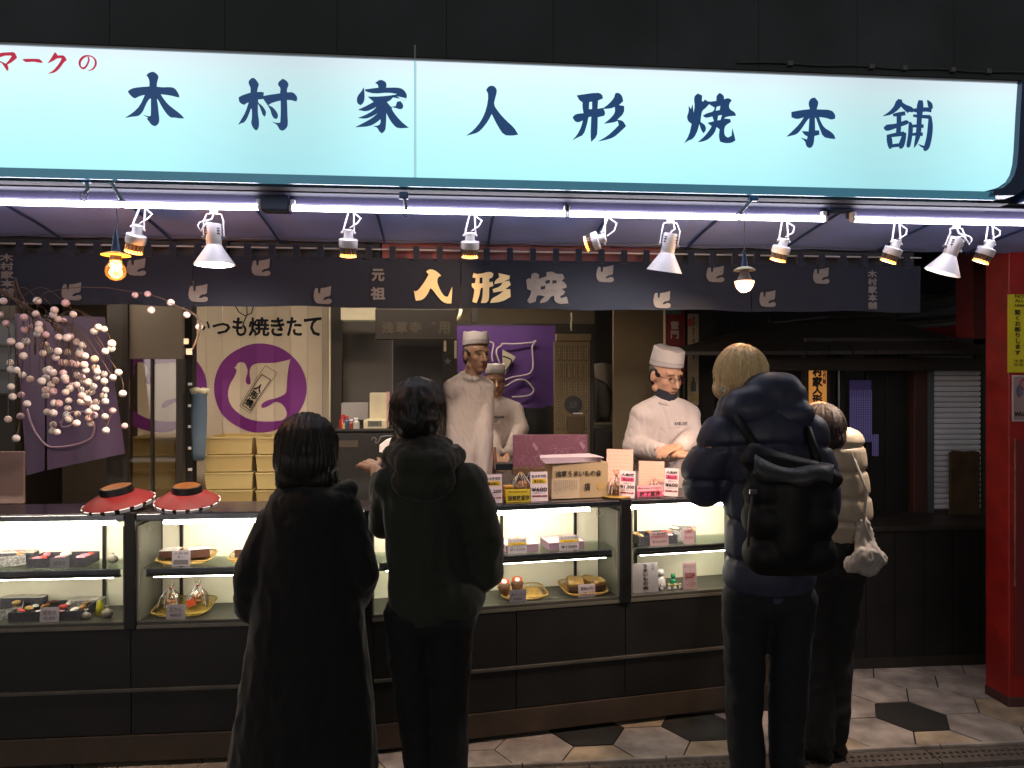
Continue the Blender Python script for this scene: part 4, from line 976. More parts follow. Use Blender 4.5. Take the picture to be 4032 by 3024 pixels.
bx = slab(5, 0, 952, 172, 1062, 4.62, .1, 'paper_box', 'pale slanted paper box behind the little bottles', 'box', mat('pale_paper', '#8f8c8c', .7, var=.1))
for (x, y, c, h, lb_) in [(10, 1010, '#8e2320', 90, 'small red-capped bottle at the left of the side counter'), (35, 1030, '#1c3a5c', 80, 'small dark blue bottle on the side counter'), (18, 1080, '#a8a02a', 60, 'short yellow-green jar at the front of the side counter'), (95, 1060, '#9b9992', 70, 'clear crumpled bag on the side counter'), (62, 1050, '#6a2a1e', 60, 'small brown jar on the side counter')]:
    p = A(*q(5, x, 1120), 4.38); r_ = thing('bottle', lb_, 'bottle', p)
    hh = h * S3 * 4.4 / F
    MB().lathe(p, (0, 0, 1), [(0, .022), (hh * .6, .022), (hh * .75, .012), (hh * .85, .011)], 14).build('body', mat('bottle_' + c, c, .3), r_, smooth=True)
    MB().lathe(p + Vector((0, 0, hh * .855)), (0, 0, 1), [(0, .013), (hh * .15, .013)], 12).build('cap', mat('cap_red', '#a02a20', .4) if h > 75 else M_white, r_)
bg_ = thing('paper_bag', 'small white paper bag in front of the side counter', 'bag', A(*q(5, 290, 1270), 4.1))
pts = [q(5, *p_) for p_ in [(245, 1272), (246, 1225), (285, 1195), (322, 1180), (334, 1215), (334, 1272)]]
pl = [(A(*p_, 4.1).x, A(*p_, 4.1).z) for p_ in pts]
MB().poly(pl, [], Vector((0, 4.16, 0)), UX, UZ, NV, .06).build('body', M_white, bg_, bevel=.004)
line([(196, 1195), (205, 1175), (225, 1185), (222, 1210), (240, 1205), (262, 1170), (335, 1165)], 4.2, .003, M_steel, bg_, rg=5, name='wire_handle')

# deep part: purple curtain with dove outline, beam, notice board
KY2 = 6.3
tag(MB().box(A(*q(5, 640, 0), 6.5).x, 1.5, 6.5, 6.56, .12, 2.6).build('rear_wall', mat('rear_beige', '#5a4f40', .8, var=.12, scale=2)), 'beige rear wall behind the cooks', 'wall')
slab(5, 745, 440, 1665, 530, 6.2, .1, 'beam', 'dark beam over the rear purple curtain', 'beam', M_darkwood)
slab(5, 845, 340, 882, 440, 6.2, .1, 'bracket', 'short dark upright above the rear beam', 'post', M_darkwood)
dp = thing('purple_curtain', 'purple curtain with white dove outline behind the two cooks', 'curtain', A(*q(5, 1060, 450), 6.1))
M_purd = mat('violet_cotton', '#48286a', .85, var=.12, scale=3, sheen=.2)
rs = []
for j in range(9):
    row = []
    for i in range(41):
        px, py = q(5, 748 + 640 * i / 40, 452 + (985 - 452) * j / 8)
        p = A(px, py, 6.1); p.y += .018 * math.sin(p.x * 16) * (j / 8 + .2); row.append(p)
    rs.append(row)
MB().rings(rs, caps=False, closed=False).build('cloth', M_purd, dp, smooth='all')
M_wl = mat('white_outline', '#b5a6ad', .8)
k1_ = lambda x, y: (1700 + x * 700 / 2212, 1250 + y * 700 / 2212)
line([(720, 305), (760, 315), (770, 350), (755, 420), (748, 480), (760, 550)], 6.06, .007, M_wl, dp, K=k1_)
line([(845, 570), (820, 500), (805, 440), (815, 385), (865, 350), (880, 328), (1000, 330), (1150, 322), (1250, 310), (1295, 292), (1255, 350), (1255, 450), (1262, 600), (1235, 680), (1170, 715), (1000, 745), (890, 785)], 6.06, .007, M_wl, dp, K=k1_)
line([(890, 860), (940, 845), (1010, 800), (1090, 772), (1170, 785), (1230, 840), (1268, 905), (1235, 955), (1150, 980), (1000, 990)], 6.06, .007, M_wl, dp, K=k1_)
p4_ = [k1_(*a) for a in [(880, 400), (1045, 490), (905, 720), (880, 640)]]
pl = [(A(*p_, 6.06).x, A(*p_, 6.06).z) for p_ in p4_]
MB().poly(pl, [], Vector((0, 6.06, 0)), UX, UZ, NV, .004).build('crest_label', mat('crest_label', '#a59c8c', .8), dp)
line([(885, 480), (995, 540), (890, 700)], 6.055, .006, M_inkk, dp, K=k1_)
nb = thing('notice_board', 'tall standing board covered with small paper slips and a dark round crest', 'board', A(*k1_(1750, 1500), 5.2))
f_ = lambda x, y, Y=5.2: A(*k1_(x, y), Y)
def kbx(x0, y0, x1, y1, Y, d, name, m, parent, bevel=0):
    p0 = f_(x0, y1, Y); p1 = f_(x1, y0, Y)
    return MB().box(p0.x, p1.x, Y, Y + d, p0.z, p1.z).build(name, m, parent, bevel=bevel)
M_nb = mat('tan_board', '#6e5f44', .7, var=.1, scale=6); M_slip = mat('paper_slip', '#8c7c5e', .7, var=.1)
kbx(1525, 300, 1968, 1760, 5.2, .03, 'board', M_nb, nb)
kbx(1550, 205, 1985, 292, 5.19, .05, 'header', M_nb, nb, .004)
kbx(1968, 292, 2020, 1760, 5.21, .05, 'frame_side', M_darkwood, nb)
cols = [1582, 1652, 1720, 1790, 1858, 1925]
strokes = MB()
M_ink2 = mat('faded_ink', '#2e241b', .7)
for (ya, yb, skip) in [(360, 540, ()), (568, 755, ()), (780, 968, ()), (992, 1175, (1, 2, 3, 4)), (1210, 1390, (2, 3, 4))]:
    for ci, cx in enumerate(cols):
        if ci in skip: continue
        kbx(cx - 24, ya, cx + 24, yb, 5.196, .004, 'slip_border', M_ink2, nb)
        kbx(cx - 19, ya + 5, cx + 19, yb - 5, 5.193, .003, 'paper_slip', M_slip, nb)
        for k_ in range(5):
            yy = ya + 18 + k_ * 34
            for s_ in range(3):
                a0 = f_(cx - random.uniform(8, 14), yy + s_ * 8, 5.191); a1 = f_(cx + random.uniform(6, 14), yy + s_ * 8 + random.uniform(-3, 3), 5.191)
                strokes.cyl(a0, a1, .0012, n=4)
            a0 = f_(cx, yy - 6, 5.191); a1 = f_(cx + random.uniform(-4, 4), yy + 22, 5.191); strokes.cyl(a0, a1, .0012, n=4)
strokes.build('faded_writing', M_ink2, nb, kind='stuff')
c = f_(1760, 1085, 5.19)
MB().cyl(c + Vector((0, .005, 0)), c - Vector((0, .004, 0)), .063, n=36).build('round_crest', mat('crest_dark', '#14181b', .5), nb)
tc_ = f_(1712, 1130, 5.18); tc2 = f_(1812, 1040, 5.18)
text('人形', Vector((tc_.x, 5.185, tc_.z)), UX * (tc2.x - tc_.x), UZ * (tc2.z - tc_.z), NV, mat('dim_white', '#5a5d58', .6), nb)
kbx(1690, 1230, 1890, 1440, 5.18, .01, 'blank_patch', mat('tan_patch', '#55462f', .7), nb)
kbx(1760, 1185, 1880, 1202, 5.17, .01, 'clip', M_white, nb)
wf = thing('wall_fixture', 'white cord hanging from above the notice board', 'cord', f_(1735, 0))
MB().tube([f_(1735, -60), f_(1742, 20), f_(1735, 90), f_(1738, 165)], .0065, 6).build('cord', M_cream, wf, smooth='all')
hc = tag(MB().tube([A(*q(5, 775, 345), 5.9), A(*q(5, 770, 375), 5.9), A(*q(5, 752, 420), 5.9)], .014, 8).build('rolled_cloth', M_cream, smooth='all'), 'pale rolled cloth end hanging left above the rear curtain', 'cloth')
# cabinet behind the cooks, mauve patterned screen
slab(5, 1200, 985, 1340, 1160, 6.0, .3, 'cabinet', 'dark cabinet under the rear purple curtain', 'cabinet', M_darkpanel)
slab(5, 1340, 975, 1385, 1160, 6.0, .3, 'post', 'dark narrow post under the rear purple curtain', 'post', M_darkwood)
SYc = 4.02
ps = thing('patterned_screen', 'mauve screen with fine pale floral lines behind the carton', 'screen', A(*q(5, 1350, 1370), SYc))
sub(5, 1112, 1156, 1596, 1375, SYc, .012, 'panel', mat('mauve_cloth', '#7a4858', .6, var=.12, scale=5), ps, .003)
M_fl = mat('pale_pink_line', '#a8778a', .6)
fl = MB()
for i in range(46):
    x, y = random.uniform(1130, 1580), random.uniform(1172, 1360); rr = random.uniform(12, 38); a0 = random.uniform(0, 6.28); sp = random.uniform(1.5, 4.2)
    pts = []
    for k_ in range(9):
        a_ = a0 + sp * k_ / 8
        pts.append(A(*q(5, min(1592, max(1116, x + rr * math.cos(a_) * (1 + .2 * k_ / 8))), min(1372, max(1160, y + rr * math.sin(a_)))), SYc - .001))
    fl.tube(pts, .0011, 4)
fl.build('floral_lines', M_fl, ps, kind='stuff')
for x, y in [(1255, 1235), (1560, 1225)]:
    c = A(*q(5, x, y), SYc - .002); MB().obox(c, Vector((.006, 0, .008)), Vector((0, .002, 0)), Vector((-.012, 0, .016))).build('pale_motif', M_fl, ps)
slab(5, 1112, 1377, 1340, 1420, 3.9, .10, 'tray', 'brown wooden tray edge below the mauve screen', 'tray', mat('tray_wood', '#5a3f2a', .5))
slab(5, 1000, 1348, 1112, 1388, 3.92, .10, 'tray', 'dark metal tray with bright rim below the cooks', 'tray', mat('dark_tray', '#20242a', .3, metal=.5))
# hanging cloths and shelf
hcl = thing('hanging_cloth', 'grey work clothes hanging right of the notice board', 'cloth', A(*q(5, 1740, 700), 5.9))
M_gcl = mat('grey_cloth', '#5b534a', .9, var=.2, scale=8)
def drape(r, poly_, Y, name, m, parent, fold=.02, freq=40):
    pl = [(A(*q(r, *p_), Y).x, A(*q(r, *p_), Y).z) for p_ in poly_]
    mb = MB().poly(pl, [], Vector((0, Y + .01, 0)), UX, UZ, NV, .01)
    b = bmesh.new(); vs = [b.verts.new(v) for v in mb.v]
    for f in mb.f:
        try: b.faces.new([vs[i] for i in f])
        except ValueError: pass
    bmesh.ops.subdivide_edges(b, edges=b.edges[:], cuts=3, use_grid_fill=True)
    bmesh.ops.triangulate(b, faces=b.faces[:])
    off = parent_loc(parent)
    for v in b.verts:
        v.co.y += fold * math.sin(v.co.x * freq + v.co.z * 6); v.co -= off
    me = bpy.data.meshes.new(name); b.to_mesh(me); b.free(); me.materials.append(m)
    for p_ in me.polygons: p_.use_smooth = True
    o = bpy.data.objects.new(name, me); COL.objects.link(o); o.parent = parent
drape(5, [(1640, 700), (1700, 690), (1755, 705), (1790, 700), (1830, 810), (1820, 830), (1770, 800), (1775, 880), (1815, 900), (1820, 940), (1780, 920), (1760, 880), (1720, 830), (1650, 790)], 5.9, 'cloth', M_gcl, hcl)
drape(5, [(1760, 720), (1800, 712), (1840, 808), (1772, 795)], 5.86, 'towel', mat('pale_towel', '#8b7f72', .9), hcl)
drape(5, [(1650, 800), (1720, 835), (1760, 890), (1740, 1070), (1645, 1080)], 5.92, 'apron', mat('dark_apron', '#2c2924', .9), hcl)
slab(5, 1640, 1090, 1835, 1135, 5.7, .3, 'shelf', 'grey shelf below the hanging clothes', 'shelf', mat('grey_shelf', '#5a5648', .5))
slab(5, 1648, 340, 1760, 1000, 6.1, .05, 'dark_panel', 'dark upright panel behind the hanging clothes', 'panel', M_darkpanel)
slab(5, 1645, 1135, 1850, 1900, 5.2, .4, 'equipment_cabinet', 'dark grey equipment cabinet behind the mauve screen', 'cabinet', mat('dark_cab', '#262422', .4))
slab(5, 1845, 1275, 2110, 1320, 3.86, .18, 'work_table', 'grey work surface in front of the right cook', 'table', mat('steel_top', '#5c5450', .35, metal=.5))
# beige side wall near the right cook, posters
wall2 = MB().box(A(*q(5, 1765, 0), 5.0).x, A(*q(5, 2100, 0), 5.0).x, 5.0, 5.04, .12, 2.5).build('wall', mat('beige_plaster', '#6d5f48', .8, var=.15, scale=2)); tag(wall2, 'beige plaster wall behind the right cook', 'wall')
k2_ = lambda x, y: (2380 + x * 520 / 2212, 1250 + y * 520 / 2212)
def k2box(x0, y0, x1, y1, Y, d, name, m, parent, bevel=0):
    p0 = A(*k2_(x0, y1), Y); p1 = A(*k2_(x1, y0), Y)
    return MB().box(p0.x, p1.x, Y, Y + d, p0.z, p1.z).build(name, m, parent, bevel=bevel)
rp_ = thing('poster', 'dark red poster with white stacked characters behind the right cook', 'poster', A(*k2_(1180, 1100), 4.6))
k2box(985, -160, 1345, 1100, 4.6, .006, 'sheet', mat('dark_red_paper', '#6d1f24', .6, var=.1), rp_)
k2box(990, -160, 1024, 1100, 4.596, .003, 'pale_border', M_cream, rp_)
k2box(1030, -170, 1280, -60, 4.594, .003, 'picture_strip', mat('teal_print', '#4b6b6a', .6, var=.3, scale=30), rp_)
M_dw = mat('dim_white_ink', '#a59c92', .6)
ftext('雷門', 1, 1110, 70, 1240, 350, 4.596, M_dw, rp_, bold=.02, vert=True, K=k2_)
ftext('名物人形焼', 1, 1262, 90, 1320, 700, 4.596, mat('dark_ink_r', '#2a1212', .6), rp_, vert=True, K=k2_)
k2box(1345, -160, 1400, 1500, 4.62, .04, 'post', M_darkwood, rp_)
sp_ = thing('poster', 'tall narrow pale poster with brush writing and a bottle picture beside the red poster', 'poster', A(*k2_(1490, 1470), 4.5))
k2box(1400, -60, 1578, 1470, 4.5, .006, 'sheet', mat('aged_paper', '#857a66', .7, var=.08, scale=5), sp_)
p = A(*k2_(1437, 85), 4.496); MB().lathe(p, (0, -1, 0), [(0, .018), (.002, .018)], 16, sy=1.4).build('red_seal', mat('seal_red', '#8a3038', .6), sp_)
ftext('やきたてのおもま', 1, 1470, -20, 1515, 700, 4.499, M_ink2, sp_, bold=.02, vert=True, K=k2_)
ftext('にほん', 1, 1412, 690, 1440, 900, 4.499, M_ink2, sp_, vert=True, K=k2_)
pb = A(*k2_(1490, 1240), 4.49)
MB().poly([(-.016, 0), (.016, 0), (.016, .05), (.006, .07), (.005, .09), (-.005, .09), (-.006, .07), (-.016, .05)], [], pb, UX, UZ, NV, .002).build('bottle_picture', mat('bottle_print', '#2c332a', .6), sp_)
k2box(1450, 1270, 1565, 1400, 4.497, .002, 'yellow_picture', mat('yellow_print', '#7d6a34', .6, var=.2, scale=40), sp_)
slab(5, 2205, 340, 2420, 2200, 4.9, .05, 'dark_wall', 'dark wall right of the pale poster', 'wall', M_darkpanel)

# ------------------------------------------------------------------ display counter
M_glow_strip = glow('case_lamp_lit', '#fff6e2', 50)
M_back = mat('case_lining', '#f3ecd4', .6, var=.05, scale=4)
M_cside = mat('case_side_grey', '#6b6a60', .5, var=.12, scale=4)
M_deck = mat('case_deck', '#3a3933', .45, var=.15)
Z0, Z1, ZS, D = .605, 1.035, .824, .25
def case(K, ua, ub, label, lpx=None, joints=(), lampend=(0.02, .02), right_side=True, left_side=True):
    r_ = thing('display_case', label, 'display case', K((ua + ub) / 2, 0, Z0), group='lit glass display cases of the counter')
    MB().kbox(K, ua, ub, .0, D + .04, Z0 - .028, Z0).build('deck', M_deck, r_, bevel=.002)
    MB().kbox(K, ua, ub, -.004, -.0005, Z0 - .028, Z0 - .014).build('front_sill', mat('sill_grey', '#6a665c', .4, metal=.3), r_)
    joints = sorted(joints)
    js = [ua + .012] + [j for j in joints if ua < j < ub] + [ub - .012]
    for a_, b_ in zip(js[:-1], js[1:]):
        MB().kbox(K, a_ + .003, b_ - .003, D - .006, D, Z0 + .001, Z1 - .03).build('back_panel', M_back, r_)
    for j in joints:
        if ua < j < ub: MB().kbox(K, j - .006, j + .006, D - .02, D - .006, Z0 + .001, Z1 - .03).build('door_joint', M_black, r_)
    if left_side: MB().kbox(K, ua, ua + .008, .0, D, Z0 + .001, Z1 - .03).build('side_panel', M_cside, r_)
    if right_side: MB().kbox(K, ub - .008, ub, .0, D, Z0 + .001, Z1 - .03).build('side_panel', M_cside, r_)
    MB().kbox(K, ua + .012, ub - .012, .008, .0115, Z0 + .004, Z1 - .035).build('front_glass', M_clear, r_)
    MB().kbox(K, ua + .014, ub - .014, .035, D - .025, ZS - .006, ZS).build('glass_shelf', glass('shelf_glass', (.88, .95, .90), .08), r_)
    sr_ = MB().kbox(K, ua + .03, ub - .03, .018, .034, ZS - .024, ZS - .001).build('shelf_rail', M_chrome, r_, bevel=.004)
    MB().kbox(K, ua + .03, ub - .03, .019, .033, ZS - .036, ZS - .0245).build('shelf_lamp_housing', M_black, sr_)
    MB().kbox(K, ua + .06, ub - .06, .022, .032, ZS - .040, ZS - .0365).build('shelf_lamp', glow('shelf_lamp_lit', '#fff6e2', 28), sr_)
    MB().kbox(K, ua, ub, .0, D + .04, Z1 + .006, Z1 + .024).build('top_slab', mat('top_slab', '#2c2730', .18, spec=.7, var=.2, scale=6), r_, bevel=.003)
    MB().kbox(K, ua, ub, -.008, .012, Z1 - .004, Z1 + .020).build('chrome_edge', M_chrome, r_, bevel=.003)
    MB().kbox(K, ua + .004, ub - .004, .013, D + .03, Z1 - .012, Z1 + .004).build('top_underside', M_cside, r_)
    MB().kbox(K, ua + lampend[0], ub - lampend[1], .02, .045, Z1 - .026, Z1 - .0125).build('case_lamp', M_glow_strip, r_)
    return r_
joint1 = [A(q(7, 685, 0)[0], 1500, 3.22 + D).x, A(q(7, 1183, 0)[0], 1500, 3.22 + D).x]
case(K1, -3.1, u1(492), 'leftmost lit display case, cut by the left edge, with open boxes of sweets', joints=[joint1[0], -2.7], lampend=(.02, .05))
case(K1, u1(538), -.35, 'lit display case behind the woman in the dark coat, holding two wicker trays', joints=[joint1[1]], lampend=(.10, .02))
joint2 = [u2(q(8, 1035, 0)[0], D), u2(q(8, 1510, 0)[0], D)]
case(K2, .02, u2(2440), 'lit display case right of the man, with wrapped boxes on the shelf', joints=joint2 + [.35], lampend=(.02, .14))
case(K2, u2(2484), u2(2965), 'rightmost lit display case, partly hidden by the blond customer', joints=[u2(q(8, 1900, 0)[0], D)], lampend=(.0, .02))
def pillar(K, ua, ub, label):
    tag(MB().kbox(K, ua, ub, -.012, D + .05, Z0 - .03, Z1 + .028).build('counter_post', M_black, None, bevel=.004), label, 'post')
pillar(K1, u1(493), u1(537), 'black post between the two left display cases')
pillar(K2, u2(2441), u2(2483), 'black post between the two right display cases')
tag(MB().box8([K1(-.35, -.001, Z0 - .03), K2(.02, -.001, Z0 - .03), K2(.02, D, Z0 - .03), K1(-.35, D, Z0 - .03), K1(-.35, -.001, Z1 + .02), K2(.02, -.001, Z1 + .02), K2(.02, D, Z1 + .02), K1(-.35, D, Z1 + .02)]).build('counter_post', M_black), 'black corner post where the counter bends, behind the man', 'post')
# lower front: dark boards, light ledge, brown plinth
bs = thing('counter_cladding', 'dark panelled front under the display cases', 'counter', K1(0, 0, 0))
for K, us in ((K1, [-3.2, -2.35, u1(515), -.36]), (K2, [.025, .66, u2(2462), u2(2968)])):
    for a_, b_ in zip(us[:-1], us[1:]):
        MB().kbox(K, a_ + .002, b_ - .002, .0, .02, .33, Z0 - .03).build('upper_panel', M_darkpanel, bs)
        MB().kbox(K, a_ + .002, b_ - .002, .004, .02, .135, .312).build('lower_panel', M_darkpanel, bs)
    MB().kbox(K, us[0], us[-1], -.010, .02, .314, .328).build('ledge', mat('ledge_grey', '#48443e', .45, var=.2), bs, bevel=.002)
    MB().kbox(K, us[0], us[-1], .0, .03, .02, .13).build('plinth', mat('plinth_brown', '#3e3126', .7, var=.25, scale=8), bs, bevel=.003)
    MB().kbox(K, us[0], us[-1], .05, .06, .0, .6).build('back_board', M_black, bs)
MB().box8([K1(-.36, 0, 0), K2(.025, 0, 0), K2(.025, .03, 0), K1(-.36, .03, 0), K1(-.36, 0, Z0 - .03), K2(.025, 0, Z0 - .03), K2(.025, .03, Z0 - .03), K1(-.36, .03, Z0 - .03)]).build('corner_panel', M_darkpanel, bs)
e_ = u2(2968)
MB().kbox(K2, e_, e_ + .02, 0, .32, 0, Z1 + .02).build('end_panel', M_darkpanel, bs)

# ------------------------------------------------------------------ wares
M_pinkw = mat('pale_pink_paper', '#c9aeb6', .6, var=.05)
M_wcard = mat('card_white', '#cbb9bd', .6, var=.03)
M_wcard2 = mat('card_grey_white', '#b0a6ac', .6, var=.03)
M_yel = mat('yellow_band', '#d2a90a', .6, var=0); M_pk = mat('pink_band', '#d04a72', .6, var=0)
M_redi = mat('red_ink', '#8a1f26', .6, var=0)
def card(K, u, n, z, w_, h, items, label, m=None, lean=.12, name='price_card', cat='price card', yaw=0, roll=0, th_=.002):
    """items: (text or None, x0, y0, x1, y1 in 0..1 from lower left, material, bold)"""
    r_ = thing(name, label, cat, K(u, n, z))
    X = (K(1, 0, 0) - K(0, 0, 0)).normalized(); Nn = (K(0, 1, 0) - K(0, 0, 0)).normalized()
    X = Matrix.Rotation(yaw, 3, 'Z') @ X; Nn = Matrix.Rotation(yaw, 3, 'Z') @ Nn
    Z = Vector((0, 0, 1)) * math.cos(lean) + Nn * math.sin(lean)
    if roll: X, Z = X * math.cos(roll) + Z * math.sin(roll), Z * math.cos(roll) - X * math.sin(roll)
    nrm = X.cross(Z); nrm = nrm if nrm.dot(Nn) < 0 else -nrm
    o = K(u, n, z + .001) - X * w_ / 2
    c = o + X * w_ / 2 + Z * h / 2
    MB().obox(c, X * w_ / 2, nrm * th_ / 2, Z * h / 2).build('sheet', m or M_wcard, r_)
    MB().obox(o + X * w_ / 2 + Z * h * .25 - nrm * .012, X * .006, nrm * .010, Z * .004).build('stand', M_steel, r_)
    mbs = {}
    for it in items:
        s, x0, y0, x1, y1, mm = it[:6]; bo = it[6] if len(it) > 6 else 0
        p0 = o + X * w_ * x0 + Z * h * y0 + nrm * (th_ / 2)
        if s is None:
            MB().obox(p0 + X * w_ * (x1 - x0) / 2 + Z * h * (y1 - y0) / 2 + nrm * .0004, X * w_ * (x1 - x0) / 2, nrm * .0003, Z * h * (y1 - y0) / 2).build('band', mm, r_)
        else:
            key = mm.name
            mbs[key] = (text(s, p0, X * w_ * (x1 - x0), Z * h * (y1 - y0), nrm, mm, None, bold=bo, vert=len(it) > 7, off=.0014, build=False, mb=mbs[key][0] if key in mbs else None), mm)
    for k_, (mb, mm) in mbs.items(): mb.build('lettering', mm, r_)
    return r_
ZT = Z1 + .0245
def on2(px, py, n):            # pixel of a foot point on the right counter -> u
    return k2(px, py, n)[0]
k3 = lambda x, y: (1860 + x * 840 / 2212, 1750 + y * 840 / 2212)
def U3(x, y, n): return k2(*k3(x, y), n)
def carduz(K3, x0, x1, ytop, ybot, n):
    a_ = U3(x0, ybot, n); b_ = U3(x1, ybot, n); t_ = U3((x0 + x1) / 2, ytop, n)
    return (a_[0] + b_[0]) / 2, b_[0] - a_[0], t_[1] - a_[1]
def price(x0, x1, yt, yb, n, title, band, bm, sub_, pr_, last, label, z=ZT, m=None, roll=0):
    u, w_, h = carduz(None, x0, x1, yt, yb, n)
    items = [(title, .08, .80, .92, .90, M_inkk, .02), (None, .08, .60, .92, .76, bm), (band, .2, .63, .8, .73, M_inkk, .02)]
    if sub_: items.append((sub_, .25, .50, .75, .57, M_inkk))
    items += [(pr_, .06, .33, .94, .47, M_inkk, .01), ('(消費税込みです)', .15, .26, .85, .30, M_inkk), (last, .08, .15, .92, .21, M_redi, .03)]
    return card(K2, u, n, z, w_, h, items, label, m or mat('card_pinkish', '#d9c2c6', .6, var=.02), lean=.10, roll=roll)
NF = .035
price(132, 310, 322, 622, NF, 'カステラ焼', 'あんなし', M_yel, None, '¥1,200', '賞味期限 8日間', 'white price card with yellow band reading ¥1,200, nearest the man')
price(608, 785, 298, 606, NF, 'カステラ焼', 'あんなし', M_yel, None, '¥600', '賞味期限 5日間', 'white price card with yellow band reading ¥600, left of the carton')
price(1518, 1680, 278, 560, NF, '人形焼', 'あん入り', M_pk, '16個入り', '¥1,200', '賞味期限 8日間', 'white price card with pink band reading ¥1,200, right of the carton', roll=-.09)
price(1985, 2130, 260, 548, NF, '人形焼', 'あん入り', M_pk, '8個入り', '¥600', '賞味期限 5日間', 'white price card with pink band reading ¥600, beside the blond customer', roll=-.09)
u, w_, h = carduz(None, 348, 612, 462, 600, NF + .004)
card(K2, u, NF + .004, ZT, w_, h, [('No bean paste', .12, .68, .85, .9, M_inkk), ('没有放豆沙', .08, .12, .92, .5, M_inkk, .02), (None, .0, .58, 1, .595, mat('grey_ln', '#8a8060', .6))], 'yellow card with English and Chinese text in front of the bagged cakes', m=mat('yellow_card', '#c8ab10', .6, var=.03), name='text_card', cat='card')
u, w_, h = carduz(None, 1712, 1975, 425, 548, NF + .004)
card(K2, u, NF + .004, ZT, w_, h, [('Bean paste containing', .05, .64, .95, .86, M_redi), (None, 0, .02, 1, .5, M_pk), ('放了豆沙', .08, .06, .9, .46, M_inkk, .02)], 'pink card with English and Chinese text near the blond customer', m=mat('pink_card2', '#d59aa6', .6, var=.03), name='text_card', cat='card')
# carton
nC = .10
u0, z0_ = U3(808, 545, nC); u1_, _ = U3(1385, 535, nC); _, zt1 = U3(1100, 165, nC)
zt1 = ZT + (zt1 - z0_)
ct = thing('carton', 'tan carton with brush-written characters and a pasted sheet, papers on top', 'carton', K2((u0 + u1_) / 2, nC, ZT))
M_card = mat('cardboard', '#a08868', .75, var=.08, scale=8)
MB().kbox(K2, u0, u1_, nC - .03, nC + .10, ZT + .001, zt1).build('box', M_card, ct, bevel=.003)
Xc = U2; NVc = -N2
def ctext(s, x0, y0, x1, y1, m, bold=.02, vert=False):
    a_ = U3(x0, y1, nC - .03); b_ = U3(x1, y0, nC - .03)
    text(s, K2(a_[0], nC - .03, a_[1]), U2 * (b_[0] - a_[0]), UZ * (b_[1] - a_[1]), NVc, m, ct, bold=bold, vert=vert, off=.0035)
ctext('浅草うまいもの会', 862, 262, 1335, 338, M_inkk, .008); ctext('店', 1160, 395, 1222, 475, M_inkk, .01)
a_ = U3(820, 545, nC - .03); b_ = U3(1108, 348, nC - .03)
MB().kbox(K2, a_[0], b_[0], nC - .0335, nC - .0305, ZT + .004, b_[1]).build('pasted_sheet', mat('sheet_tan', '#b39c82', .7, var=.04), ct)
tx = MB()
for i in range(11):
    xx = a_[0] + .012 + i * (b_[0] - a_[0] - .02) / 11
    hh = random.uniform(.5, .9) * (b_[1] - ZT - .02)
    vs, fs = text_mesh('浅草名物人形焼本舗木村家'[: 8 + i % 4], vert=True)
    X0 = min(v.x for v in vs); X1 = max(v.x for v in vs); Y0 = min(v.y for v in vs); Y1 = max(v.y for v in vs)
    o_ = K2(xx, nC - .0345, b_[1] - .008 - hh)
    tx.add([o_ + U2 * ((v.x - X0) / (X1 - X0) * .005) + UZ * ((v.y - Y0) / (Y1 - Y0) * hh) for v in vs], fs)
tx.build('small_print', M_ink2, ct)
sc2 = U3(1330, 430, nC - .03); MB().cyl(K2(sc2[0], nC - .0305, sc2[1]), K2(sc2[0], nC - .032, sc2[1]), .019, n=24).build('stain_seal', mat('tan_seal', '#a58650', .7), ct)
pps = thing('paper_stack', 'loose stack of pale pink papers lying on the carton', 'papers', K2((u0 + u1_) / 2, nC, zt1))
for i in range(6):
    du = random.uniform(-.008, .008); tl_ = .004 * i
    z_ = zt1 + .002 + i * .0045
    MB().box8([K2(u0 - .045 + du - .002 * i, nC - .045 + tl_, z_), K2(u1_ - .035 + du, nC - .03 - tl_, z_ + .001), K2(u1_ - .045 + du, nC + .10, z_ + .004), K2(u0 - .02 + du, nC + .09, z_ + .002), K2(u0 - .045 + du - .002 * i, nC - .045 + tl_, z_ + .003), K2(u1_ - .035 + du, nC - .03 - tl_, z_ + .004), K2(u1_ - .045 + du, nC + .10, z_ + .0065), K2(u0 - .02 + du, nC + .09, z_ + .0045)]).build('sheet', M_pinkw, pps)
# dotted pink display cards
def dotted(x0, x1, yt, yb, n, label, seed, roll=-.05):
    u, w_, h = carduz(None, x0, x1, yt, yb, n)
    r_ = card(K2, u, n, ZT, w_, h, [], label, m=mat('dotted_pink', '#d9aa98', .6, var=.04), name='display_card', cat='card', lean=.08, roll=roll)
    rnd = random.Random(seed); mb = MB()
    X = U2 * math.cos(roll) + UZ * math.sin(roll); Z = UZ * math.cos(roll) - U2 * math.sin(roll)
    Z = Z * math.cos(.08) + N2 * math.sin(.08)
    for i in range(9):
        for j in range(12):
            a_ = (i + .3 + .4 * (j % 2)) / 9.4; b_ = (j + .5) / 12
            c = K2(u, n, ZT) + X * (a_ - .5) * w_ + Z * b_ * h - N2 * .0022
            mb.obox(c, X * .0011, N2 * .0003, Z * .0016)
    mb.build('dots', mat('dark_dot', '#6d3a38', .6), r_, kind='stuff')
    return r_
dotted(1385, 1660, 38, 520, .11, 'tall pink dotted display card right of the carton', 1)
d2 = dotted(1722, 1985, 190, 540, .10, 'smaller pink dotted display card with a line drawing near the blond customer', 2)
